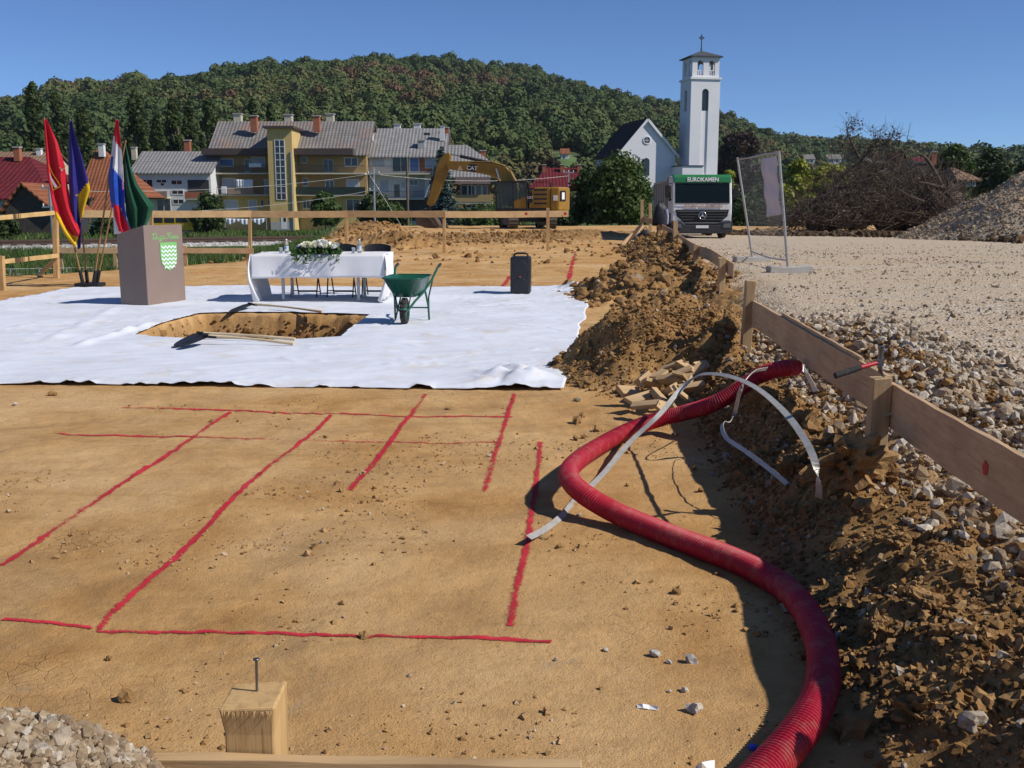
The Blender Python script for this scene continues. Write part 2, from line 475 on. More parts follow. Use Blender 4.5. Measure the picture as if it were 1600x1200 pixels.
M['blackmetal'] = pmat('black_metal', (0.02, 0.02, 0.022), (0.012, 0.012, 0.012), 12, 0.4)
M['rubber'] = pmat('rubber', (0.03, 0.028, 0.026), (0.02, 0.02, 0.02), 9, 0.85, 0.3, 50, 0.004, dirt=((0.22, 0.16, 0.10), 0.6))
M['white'] = pmat('white_paint', (0.80, 0.79, 0.77), (0.72, 0.71, 0.69), 3, 0.4)
M['chrome'] = pmat('chrome', (0.7, 0.7, 0.7), (0.6, 0.6, 0.6), 5, 0.18, metal=1.0)
M['glass'] = glass_mat('dark_glass')
M['bark'] = pmat('bark', (0.16, 0.115, 0.075), (0.08, 0.06, 0.042), 9, 0.95, 0.8, 30, 0.02)
# ------------------------------------------------------------------ terrain
FY = [-40, 0, 2.3, 3.06, 4.75, 8.6, 14.5, 19.2, 27.3, 39, 60, 90, 400]
FX = [1.3, 1.5, 1.57, 1.61, 1.735, 1.98, 3.0, 3.42, 4.35, 5.0, 6.6, 9.0, 60]
def fence_x(y): return np.interp(y, FY, FX)
def road_z(y): return np.interp(y, [-40, 4, 18, 42, 60, 400], [0.36, 0.40, 0.43, 0.12, 0.03, 0.0])
EY = [-60, 19, 21, 22.3, 26, 27.7, 35, 65, 75, 400]
EX = [-45, -40, -14, -10.5, -8, -7.2, -6.6, -9.8, -12, -60]
PIT = [G(*p) for p in [(209, 525), (235, 514), (262, 504), (312, 491), (380, 490), (450, 490), (520, 491), (577, 493), (556, 510), (531, 529), (470, 532), (400, 533), (275, 530), (240, 528)]]
PIT = np.array([(p.x, p.y) for p in PIT])
def poly_sd(x, y, poly):
    """signed distance, positive inside"""
    x = np.asarray(x, float); y = np.asarray(y, float)
    d = np.full(x.shape, 1e9); ins = np.zeros(x.shape, bool); n = len(poly)
    for i in range(n):
        ax, ay = poly[i]; bx, by = poly[(i + 1) % n]
        ex, ey = bx - ax, by - ay
        t = np.clip(((x - ax) * ex + (y - ay) * ey) / (ex * ex + ey * ey), 0, 1)
        d = np.minimum(d, np.hypot(x - ax - t * ex, y - ay - t * ey))
        c = (ay > y) != (by > y)
        with np.errstate(divide='ignore', invalid='ignore'):
            ins ^= c & (x < (bx - ax) * (y - ay) / (by - ay if by != ay else 1e-9) + ax)
    return np.where(ins, d, -d)
MOUNDS = [  # cx, cy, rx, ry, height
    (1.32, 9.55, 0.98, 1.6, 0.50), (1.85, 10.9, 0.75, 1.4, 0.30), (0.95, 9.0, 0.55, 0.7, 0.10),
    (2.25, 17.3, 1.35, 2.9, 0.48), (2.9, 19.5, 0.9, 2.0, 0.22), (3.5, 24.0, 1.0, 4.0, 0.42), (4.3, 31.0, 1.0, 6.0, 0.40),
    (1.62, 6.3, 0.36, 0.9, 0.10), (1.50, 4.75, 0.34, 0.5, 0.10), (2.55, 7.4, 0.55, 2.2, 0.13), (2.55, 4.4, 0.5, 1.6, 0.10),
    (-3.9, 37.5, 1.9, 2.2, 0.5), (-5.0, 41.0, 2.2, 3.5, 0.35), (-1.0, 46, 6, 6, 0.12), (-7.9, 58, 2.4, 9, 0.45), (3.5, 52, 4, 6, 0.18)]
def out_edge(x, y):
    return np.maximum((np.interp(y, EY, EX) - x) * 0.9, y - 74) + 0.35 * fbm(x * 0.7, y * 0.7, 3)
TRACKS = [(-7, 4.6, 1.2, 7.3, 0.007), (-7, 6.3, 0.6, 8.2, 0.006), (-5, 2.2, 0.4, 4.0, 0.006), (-12, 21, 3.0, 23.5, 0.02), (-12, 22.8, 3.0, 25.6, 0.02), (-5, 28, 3, 44, 0.03), (-3, 28, 5, 44, 0.03)]
def rail_y(x): return 50 + (x + 25) * 0.49
def height(x, y, rough=True):
    x = np.asarray(x, float); y = np.asarray(y, float)
    z = 0.018 * fbm(x * 0.55, y * 0.55, 3) + 0.02 * fbm(x * 1.9, y * 1.9 + 5, 3) * sstep(20, 34, y)
    t = x - fence_x(y) + 0.08 * fbm(x * 1.4, y * 1.4, 3)
    rz = road_z(y)
    bank = 0.24 * sstep(-0.62, 0.0, t) + (rz - 0.24) * sstep(0.05, 0.75, t)
    bank = np.where(rz < 0.20, rz * sstep(-0.6, 0.6, t), bank)
    z = z * (1 - 0.5 * sstep(0.4, 1.5, t)) + bank
    mm = np.zeros_like(z)
    for cx, cy, rx, ry, h in MOUNDS:
        r = np.hypot((x - cx) / rx, (y - cy) / ry) + 0.22 * fbm(x * 2.1 + cx, y * 2.1, 3)
        k = sstep(1.0, 0.12, r); z = z + h * k; mm = np.maximum(mm, k)
    bankm = np.maximum(sstep(-0.66, -0.25, t) * sstep(0.75, 0.25, t) * sstep(50, 30, y), sstep(0.0, 0.35, mm))
    if rough:
        w, rv = worley(x * 5.2, y * 5.2); w2, rv2 = worley(x * 13, y * 13)
        lump = (0.75 - w).clip(0) * (0.25 + rv) * 0.085 + (0.7 - w2).clip(0) * (0.2 + rv2) * 0.030 + 0.035 * fbm(x * 7, y * 7, 4)
        z = z + bankm * lump
        z = z + (0.007 * fbm(x * 4.5, y * 6, 4) + 0.006 * fbm(x * 17, y * 17, 4) + 0.012 * (fbm(x * 1.3, y * 9 + x * 2, 3) - 0.25).clip(0)) * (y < 24)
        # faint tyre tracks pressed into the soil
        for ax, ay, bx_, by_, dp in TRACKS:
            ex, ey = bx_ - ax, by_ - ay; L = math.hypot(ex, ey); q = ((x - ax) * ex + (y - ay) * ey) / L; d = ((x - ax) * ey - (y - ay) * ex) / L + 0.05 * np.sin(q * 0.8)
            lug = 0.5 + 0.5 * np.sign(np.sin(q * 2 * math.pi / 0.13 + np.abs(d) * 16)); k = sstep(0.24, 0.19, np.abs(d)) * sstep(-0.1, 0.5, q) * sstep(L + 0.1, L - 0.5, q) * sstep(-0.25, 0.15, fbm(x * 0.8, y * 0.8 + 9, 3))
            z = z - dp * k * (0.45 + 0.55 * lug) + dp * 0.5 * sstep(0.20, 0.26, np.abs(d)) * sstep(0.34, 0.27, np.abs(d)) * k.max() * 0.4
        # tyre and bucket marks in the far part of the site
        far = sstep(22, 28, y) * sstep(-0.3, -1.5, t)
        z = z + far * 0.035 * fbm(x * 0.7, y * 2.6, 4)
        gb = sstep(0.2, 0.6, t) * sstep(2.6, 1.4, t) * sstep(12, 8, y)
        z = z + gb * 0.05 * fbm(x * 3.3, y * 3.3, 4)
    do = out_edge(x, y)
    z = z - 0.62 * sstep(-0.2, 4.0, do) - 1.25 * sstep(55, 135, y) * sstep(0, 3, do)
    sd = poly_sd(x, y, PIT)
    inp = sstep(0.02, 0.17, sd + 0.03 * fbm(x * 9, y * 9, 3)) * (sd > 0)
    z = z - inp * (0.52 + 0.12 * fbm(x * 4, y * 4, 3) + 0.10 * fbm(x * 11, y * 11, 3))
    return z
def zones(x, y):
    t = x - fence_x(y) + 0.12 * fbm(x * 1.4, y * 1.4, 4)
    gravel = sstep(0.12, 0.45, t + 0.2 * fbm(x * 5, y * 5, 3)) * sstep(62, 50, y)
    do = out_edge(x, y); grass = sstep(0.1, 1.0, do + 0.5 * fbm(x * 2, y * 2, 3))
    mm = np.zeros_like(x)
    for cx, cy, rx, ry, h in MOUNDS:
        r = np.hypot((x - cx) / rx, (y - cy) / ry) + 0.22 * fbm(x * 2.1 + cx, y * 2.1, 3)
        mm = np.maximum(mm, sstep(1.0, 0.5, r))
    loose = np.maximum(mm, sstep(-0.68, -0.42, t) * sstep(45, 30, y)) * (1 - gravel)
    loose = np.maximum(loose, (poly_sd(x, y, PIT) > 0.03) * 0.55)
    return gravel, grass, loose
def hz(x, y): return float(height(np.array([x]), np.array([y]))[0])
def steps(a, b, s0, g, smax):
    out = [a]; s = s0
    while out[-1] < b: s = min(s * g, smax); out.append(out[-1] + s)
    return out
xr = steps(4.6, 900, 0.034, 1.075, 60); xl = [-v for v in steps(6.6, 900, 0.034, 1.075, 60)][::-1]
XS = np.array(xl + list(np.arange(-6.57, 4.58, 0.034)) + xr)
yn = list(np.arange(1.3, 8.6, 0.026)) + list(np.arange(8.6, 20, 0.05))
YS = np.array([-60, -30, -12, -5, -2, 0, 0.7, 1.0] + yn + steps(20, 900, 0.06, 1.03, 40))
gx, gy = np.meshgrid(XS, YS); shp = gx.shape
gx = gx.ravel(); gy = gy.ravel(); gzv = height(gx, gy); ga, gb_, gl = zones(gx, gy)
nx = shp[1]; ii = np.arange(shp[0] - 1)[:, None] * nx + np.arange(nx - 1)[None, :]
FQ = np.stack([ii, ii + 1, ii + nx + 1, ii + nx], -1).reshape(-1, 4)
fa = ga[FQ].mean(1); fb = gb_[FQ].mean(1)
VV = np.stack([gx, gy, gzv], -1)
def sub_mesh(name, mask):
    F = FQ[mask]; used = np.unique(F); remap = np.full(len(VV), -1); remap[used] = np.arange(len(used))
    o = np_mesh(name, VV[used], remap[F], M['terrain'], None, True, None, {'gravel': ga[used], 'grass': gb_[used], 'loose': gl[used]})
    return tag(o, kind='structure')
soil_ground = sub_mesh('soil_ground', (fa <= 0.5) & (fb <= 0.5))
gravel_road = sub_mesh('gravel_road', (fa > 0.5) & (fb <= 0.5))
grass_field = sub_mesh('grass_field', fb > 0.5)
tag(soil_ground, 'bare brown compacted soil of the building plot', 'ground')
tag(gravel_road, 'pale crushed stone haul road beside the plank fence', 'road')
tag(grass_field, 'low green field beyond the edge of the plot', 'field')

# ------------------------------------------------------------------ crumbs, clods and stones
rv1 = rock_variants(8, 1, 0.30, 11, 0.72); rv0 = rock_variants(8, 0, 0.30, 12, 0.72) if False else None
def ico0(n, seed, flat=0.7):
    out = []; r = np.random.default_rng(seed)
    bm = bmesh.new(); bmesh.ops.create_icosphere(bm, subdivisions=1, radius=1.0)
    bm.free()
    for i in range(n):
        bm = bmesh.new(); bmesh.ops.create_cube(bm, size=1.3)
        V = np.array([v.co[:] for v in bm.verts]); bm.faces.ensure_lookup_table()
        F = []
        for f in bm.faces:
            q = [v.index for v in f.verts]; F += [[q[0], q[1], q[2]], [q[0], q[2], q[3]]]
        bm.free()
        V = V * r.uniform(0.65, 1.15, V.shape) + r.normal(0, 0.12, V.shape); V[:, 2] *= flat
        out.append((V, np.array(F)))
    return out
rvc = ico0(10, 5)
rv2 = rock_variants(10, 2, 0.8, 31, 0.72, 2)
def place(n, x0, x1, y0, y1, dens, r):
    """random spots kept with probability dens(x, y)"""
    x = r.uniform(x0, x1, n); y = r.uniform(y0, y1, n)
    k = r.random(n) < dens(x, y); return x[k], y[k]
r_ = np.random.default_rng(21)
def bank_t(x, y): return x - fence_x(y)
def in_mound(x, y):
    m = np.zeros_like(x)
    for cx, cy, rx, ry, h in MOUNDS: m = np.maximum(m, sstep(1.15, 0.8, np.hypot((x - cx) / rx, (y - cy) / ry)))
    return m
SHEET_NEAR = 8.4
def under_sheet(x, y): return (y > 8.3) & (y < 19.6) & (x < np.interp(y, [8.4, 12.3, 19], [0.42, 1.05, 1.5]))
# tiny crumbs over the compacted soil, in drifts
def d_crumb(x, y):
    return sstep(0.0, 0.5, fbm(x * 1.1, y * 1.1, 4)) * (bank_t(x, y) < -0.3) * (~under_sheet(x, y)) * (0.15 + sstep(9, 2.5, y))
x, y = place(130000, -6.5, 2, 2.0, 24, d_crumb, r_)
s = np.clip(r_.lognormal(math.log(0.0055), 0.5, len(x)), 0.002, 0.022)
tag(scatter('soil_crumbs', rvc, np.stack([x, y, height(x, y) + s * 0.25], -1), s, M['crumbs'], r_), 'small brown soil crumbs strewn over the bare ground', 'crumbs', kind='stuff')
# loose clods on the banks and mounds
def d_clod(x, y):
    t = bank_t(x, y)
    return np.maximum(sstep(-0.68, -0.36, t) * sstep(0.5, 0.1, t) * (y < 12), in_mound(x, y)) * (0.45 + 0.55 * sstep(-0.2, 0.3, fbm(x * 2, y * 2, 3)))
x, y = place(125000, 0.1, 3.2, 1.8, 12.5, d_clod, r_)
s = np.clip(r_.lognormal(math.log(0.0095), 0.58, len(x)), 0.0035, 0.07)
P = np.stack([x, y, height(x, y) + s * 0.2], -1)
big = s > 0.026
tag(scatter('soil_clods', rvc, P[~big], s[~big], M['clods'], r_), 'fine crumbly soil dug up along the plank fence', 'clods', kind='stuff')
x, y = x[big][:800], y[big][:800]; s = np.clip(s[big][:800], 0, 0.044)
tag(scatter('soil_clods', rv2, np.stack([x, y, height(x, y) + s * 0.15], -1), s, M['clods'], r_), 'loose brown clods dug up along the plank fence', 'clods', kind='stuff')
x, y = place(22000, 0.6, 6, 12.5, 40, lambda x, y: in_mound(x, y), r_)
s = np.clip(r_.lognormal(math.log(0.032), 0.6, len(x)), 0.012, 0.13)
tag(scatter('soil_clods', rv1, np.stack([x, y, height(x, y) + s * 0.2], -1), s, M['clods'], r_), 'brown clods of the far bank beside the lath fence', 'clods', kind='stuff')
x, y = place(6000, -9, 4, 26, 60, lambda x, y: 0.1 + in_mound(x, y) * (x < 2), r_)
s = np.clip(r_.lognormal(math.log(0.05), 0.5, len(x)), 0.02, 0.17)
tag(scatter('soil_clods', rvc, np.stack([x, y, height(x, y) + s * 0.2], -1), s, M['clods'], r_), 'scattered clods on the far ground around the excavator', 'clods', kind='stuff')
x, y = place(9000, -4.7, -1.8, 11.5, 14.7, lambda x, y: sstep(0.04, 0.10, poly_sd(x, y, PIT)) * (0.3 + 0.7 * sstep(0.5, 0.1, poly_sd(x, y, PIT))), r_)
s = np.clip(r_.lognormal(math.log(0.022), 0.55, len(x)), 0.008, 0.08)
tag(scatter('soil_clods', rv1, np.stack([x, y, height(x, y) + s * 0.1], -1), s, M['clods'], r_), 'crumbling clods on the walls of the dug pit', 'clods', kind='stuff')
# crushed stone on the bank right of the planks and over the road
def d_grav(x, y):
    t = bank_t(x, y); return sstep(-0.12, 0.3, t + 0.15 * fbm(x * 4, y * 4, 3)) * sstep(1.75, 0.9, t + 0.3 * fbm(x, y, 3)) * sstep(11, 8.5, y)
x, y = place(26000, 1.6, 5.0, 2.2, 11, d_grav, r_)
s = np.clip(r_.lognormal(math.log(0.021), 0.42, len(x)), 0.008, 0.055)
tag(scatter('gravel_stones', rv1, np.stack([x, y, height(x, y) + s * 0.3], -1), s, M['stones'], r_, 0.9), 'pale crushed stones banked behind the planks', 'gravel', kind='stuff')
x, y = place(46000, 2.4, 22, 6.5, 36, lambda x, y: sstep(0.3, 0.9, bank_t(x, y)) * (0.25 + 0.75 * sstep(0, 0.3, fbm(x * 0.5, y * 1.1, 4))) * sstep(40, 8, y), r_)
s = np.clip(r_.lognormal(math.log(0.014), 0.45, len(x)), 0.006, 0.04)
tag(scatter('gravel_stones', rvc, np.stack([x, y, height(x, y) + s * 0.25], -1), s, M['stones'], r_), 'small crushed stones loose on the haul road', 'gravel', kind='stuff')
x, y = place(3000, 1.0, 4.6, 2.2, 22, lambda x, y: sstep(-0.8, -0.1, bank_t(x, y)) * sstep(0.6, 0.2, bank_t(x, y)) * 0.6, r_)
s = np.clip(r_.lognormal(math.log(0.014), 0.4, len(x)), 0.006, 0.035)
tag(scatter('gravel_stones', rv1, np.stack([x, y, height(x, y) + s * 0.3], -1), s, M['stones'], r_), 'pale stones spilled into the brown bank', 'gravel', kind='stuff')
# the largest ones, each a piece of its own
def rock_objs(name, parent, xs, ys, ss, mat, seed, sub=2, tilt=0.5, lift=0.3, rough=0.5):
    r = np.random.default_rng(seed); var = rock_variants(8, sub, rough if name == 'stone' else 0.8, seed, 0.75, 7 if name == 'stone' else 2); meshes = []
    for V, F in var:
        me = bpy.data.meshes.new(name); me.from_pydata([tuple(v) for v in V], [], F.tolist()); me.materials.append(mat); me.update(); meshes.append(me)
    zz = height(np.array(xs), np.array(ys)); out = []
    for i in range(len(xs)):
        o = bpy.data.objects.new(name, meshes[int(r.integers(0, 8))]); COL.objects.link(o)
        o.location = (xs[i], ys[i], zz[i] + ss[i] * lift); o.scale = (ss[i],) * 3
        o.rotation_euler = (r.normal(0, tilt), r.normal(0, tilt), r.uniform(0, 6.28))
        if parent is not None: o.parent = parent
        out.append(o)
    return out
x, y = place(1500, 0.4, 2.3, 2.2, 12, lambda x, y: d_clod(x, y) * 0.9, r_); x, y = x[:90], y[:90]
rock_objs('clod', soil_ground, x, y, np.clip(r_.lognormal(math.log(0.036), 0.35, len(x)), 0.022, 0.075), M['clod'], 41)
x, y = place(900, 0.8, 4.5, 14, 28, lambda x, y: in_mound(x, y), r_); x, y = x[:60], y[:60]
rock_objs('clod', soil_ground, x, y, np.clip(r_.lognormal(math.log(0.085), 0.35, len(x)), 0.05, 0.18), M['clod'], 42)
x, y = place(900, 1.8, 4.2, 2.6, 9.5, lambda x, y: d_grav(x, y) * 0.7, r_); x, y = x[:200], y[:200]
rock_objs('stone', gravel_road, x, y, np.clip(r_.lognormal(math.log(0.036), 0.25, len(x)), 0.025, 0.06), M['stone'], 43, 1, 0.8, 0.5)
# single stones lying on the bare soil (photo spots)
for px, py, sz, mt in [(1085, 1118, 0.030, 'stone'), (1057, 932, 0.022, 'clod'), (1022, 1026, 0.022, 'greystone'), (1080, 1037, 0.024, 'greystone'), (1070, 1082, 0.017, 'stone'),
                       (946, 1020, 0.012, 'stone'), (1045, 1037, 0.012, 'greystone'), (1046, 1084, 0.010, 'stone'), (869, 1036, 0.009, 'stone'), (905, 808, 0.013, 'stone'),
                       (912, 822, 0.011, 'stone'), (902, 660, 0.04, 'clod'), (910, 652, 0.03, 'clod'), (933, 672, 0.035, 'clod'), (900, 686, 0.025, 'clod'), (912, 683, 0.022, 'clod'),
                       (875, 702, 0.014, 'stone'), (902, 628, 0.03, 'stone'), (432, 646, 0.02, 'clod'), (83, 618, 0.035, 'clod'), (25, 632, 0.02, 'stone'), (196, 1096, 0.025, 'clod'),
                       (568, 996, 0.02, 'clod'), (430, 776, 0.012, 'clod'), (545, 740, 0.012, 'clod'), (330, 660, 0.02, 'clod'), (700, 640, 0.02, 'clod'), (640, 1060, 0.01, 'stone'),
                       (170, 1030, 0.012, 'clod'), (1120, 900, 0.012, 'clod'), (1150, 960, 0.012, 'clod'), (1095, 770, 0.02, 'clod'), (1085, 735, 0.018, 'clod'), (980, 760, 0.016, 'clod')]:
    p = G(px, py); o = rock_objs('stone' if mt != 'clod' else 'clod', soil_ground, [p.x], [p.y], [sz], M[mt], px + py, 2, 0.3, 0.45)
# large clods lying at the foot of the planks
for px, py, sz in [(1318, 792, 0.155), (1300, 745, 0.10), (1240, 760, 0.09), (1195, 715, 0.085), (1190, 665, 0.09), (1255, 700, 0.08), (1310, 690, 0.07), (1230, 790, 0.06),
                   (1350, 770, 0.07), (1385, 790, 0.06), (1370, 960, 0.05), (1430, 1080, 0.055), (1450, 960, 0.06), (1330, 870, 0.05), (1400, 880, 0.045), (1480, 1010, 0.05)]:
    p = G(px, py, 0.16); rock_objs('clod', soil_ground, [p.x], [p.y], [sz], M['clod'], px, 4, 0.25, 0.25, 0.62)
# ------------------------------------------------------------------ heaps of crushed stone
def heap(name, cx, cy, rx, ry, h, zb, seed, step, mats, label, ns, ssz, nbig, big, pw=1.25, box=None):
    r = np.random.default_rng(seed)
    hx = np.arange(cx - rx * 1.1, cx + rx * 1.1, step); hy = np.arange(cy - ry * 1.1, cy + ry * 1.1, step)
    X, Y = np.meshgrid(hx, hy); X = X.ravel(); Y = Y.ravel()
    def hh(X, Y):
        q = np.hypot((X - cx) / rx, (Y - cy) / ry) + 0.10 * fbm(X / rx * 2.2 + seed, Y / ry * 2.2, 4)
        return zb - 0.15 + (h + 0.15) * np.clip(1 - q, 0, 1) ** (1 / pw) * (1 + 0.05 * fbm(X * 3 / rx, Y * 3 / ry, 3)) + 0.03 * h * fbm(X * 8 / rx, Y * 8 / ry, 4)
    Z = hh(X, Y); n = len(hx); i = np.arange(len(hy) - 1)[:, None] * n + np.arange(n - 1)[None]
    root = np_mesh(name, np.stack([X, Y, Z], -1), np.stack([i, i + 1, i + n + 1, i + n], -1).reshape(-1, 4), mats[0], None, True)
    tag(root, label, 'gravel heap')
    bx0, bx1, by0, by1 = box if box else (cx - rx, cx + rx, cy - ry, cy + ry)
    x, y = place(ns, bx0, bx1, by0, by1, lambda x, y: np.hypot((x - cx) / rx, (y - cy) / ry) < 1.0, r)
    s = np.clip(r.lognormal(math.log(ssz), 0.4, len(x)), ssz * 0.4, ssz * 2.6)
    o = scatter('stones', rv1, np.stack([x, y, hh(x, y) + s * 0.3], -1), s, mats[1], r, 0.9, root); tag(o, kind='stuff')
    if nbig:
        x, y = place(nbig * 3, bx0, bx1, by0, by1, lambda x, y: np.hypot((x - cx) / rx, (y - cy) / ry) < 0.97, r); x = x[:nbig]; y = y[:nbig]
        for k, o in enumerate(rock_objs('stone', root, x, y, np.clip(r.lognormal(math.log(big), 0.25, len(x)), big * 0.6, big * 1.8), M['stone'], seed, 2, 0.8, 0.4)):
            o.location.z = float(hh(np.array([x[k]]), np.array([y[k]]))[0]) + o.scale.x * 0.35
    return root
M['heap'] = pmat('heap_stone', (0.44, 0.35, 0.25), (0.30, 0.22, 0.145), 3.0, 0.95, 0.9, 30, 0.03, coord='Object')
M['heap_pale'] = pmat('heap_stone_pale', (0.46, 0.37, 0.27), (0.33, 0.25, 0.17), 12.0, 0.95, 0.9, 60, 0.01)
heap('gravel_heap', 20.4, 41.5, 4.7, 4.6, 2.8, 0.10, 51, 0.10, (M['heap'], M['stones_tan']), 'tall conical heap of crushed stone beside the brush pile', 17000, 0.036, 0, 0, 1.05)
heap('gravel_bank', -1.2, 1.35, 1.3, 0.9, 0.985, 0.0, 52, 0.014, (M['heap_pale'], M['stones_tan']), 'low bank of pale stones at the end of the short plank', 22000, 0.0072, 280, 0.0125, 1.6, (-1.15, -0.3, 1.25, 2.1))

# ------------------------------------------------------------------ railway beyond the plot
tr = NT('ballast'); pz = tr.pos(); cc = tr.voro(pz, 9, 'F1', 'Color'); sp = tr.new('ShaderNodeSeparateColor'); tr.l.new(cc, sp.inputs[0])
tr.set(tr.ramp(sp.outputs[0], [(0, (0.22, 0.20, 0.18)), (1, (0.50, 0.48, 0.45))]), 0.95); tr.bump(tr.voro(pz, 9), 1.0, 0.05); M['ballast'] = tr.m
M['rail'] = pmat('rail_steel', (0.16, 0.10, 0.07), (0.09, 0.06, 0.045), 4, 0.6, metal=0.5)
M['sleeper'] = pmat('sleeper_wood', (0.075, 0.055, 0.04), (0.04, 0.03, 0.024), 5, 0.9, 0.4, 30, 0.01)
rw = empty('railway', (-16, rail_y(-16), -0.72), math.atan(0.49))
tag(rw, 'single railway track on grey ballast below the plot', 'railway', kind='structure')
mb = MB(); mb.prism([(-2.2, -0.35), (2.2, -0.35), (1.5, 0.28), (-1.5, 0.28)], 'x', -75, 75); mb.build('ballast', M['ballast'], rw)
for s in (-0.72, 0.72):
    mb = MB(); mb.bb(-75, 75, s - 0.035, s + 0.035, 0.44, 0.50); mb.bb(-75, 75, s - 0.012, s + 0.012, 0.33, 0.44); mb.bb(-75, 75, s - 0.07, s + 0.07, 0.31, 0.33); mb.build('rail', M['rail'], rw)
mb = MB(); mb.box((0, 0, 0), (0.26, 2.5, 0.16), taper=(0.9, 1)); s0 = mb.build('sleeper', M['sleeper'], rw); s0.location = (-30, 0, 0.245)
for k in range(1, 90):
    o = s0.copy(); COL.objects.link(o); o.location = (-30 + 0.65 * k, 0, 0.245)
# ------------------------------------------------------------------ grass
def grass(name, x, y, hgt, wid, mat, label, r):
    n = len(x); z = height(x, y, False)
    V = np.zeros((n, 3, 3)); a = r.uniform(0, 6.28, n); h = hgt * r.uniform(0.5, 1.3, n); w = wid * r.uniform(0.6, 1.3, n)
    dx, dy = np.cos(a) * w, np.sin(a) * w; lx, ly = r.normal(0, 0.45, n) * h, r.normal(0, 0.45, n) * h
    V[:, 0] = np.stack([x - dx, y - dy, z - 0.03], -1); V[:, 1] = np.stack([x + dx, y + dy, z - 0.03], -1); V[:, 2] = np.stack([x + lx, y + ly, z + h], -1)
    o = np_mesh(name, V.reshape(-1, 3), np.arange(n * 3).reshape(-1, 3), mat, None, False, None, {'rnd': np.repeat(r.random(n), 3)})
    return tag(o, label, 'grass', kind='stuff')
M['grassblade'] = leaf_mat('grass_blade', (0.085, 0.15, 0.03), (0.05, 0.075, 0.022), (0.22, 0.19, 0.085), 0.3)
x, y = place(90000, -30, -5.5, 21, 48, lambda x, y: sstep(0.3, 1.3, out_edge(x, y)) * (0.35 + 0.65 * sstep(-0.1, 0.2, fbm(x * 0.6, y * 0.6, 3))), r_)
grass('grass', x, y, 0.24, 0.022, M['grassblade'], 'rough green grass and weeds beyond the edge of the plot', r_)
x, y = place(60000, -75, 40, 58, 132, lambda x, y: sstep(0.5, 3, out_edge(x, y)) * (np.abs(y - rail_y(x)) > 3.2) * (0.25 + 0.75 * sstep(0, 0.3, fbm(x * 0.2, y * 0.2, 3))), r_)
grass('grass', x, y, 0.30, 0.06, M['grassblade'], 'grass between the railway and the houses', r_)
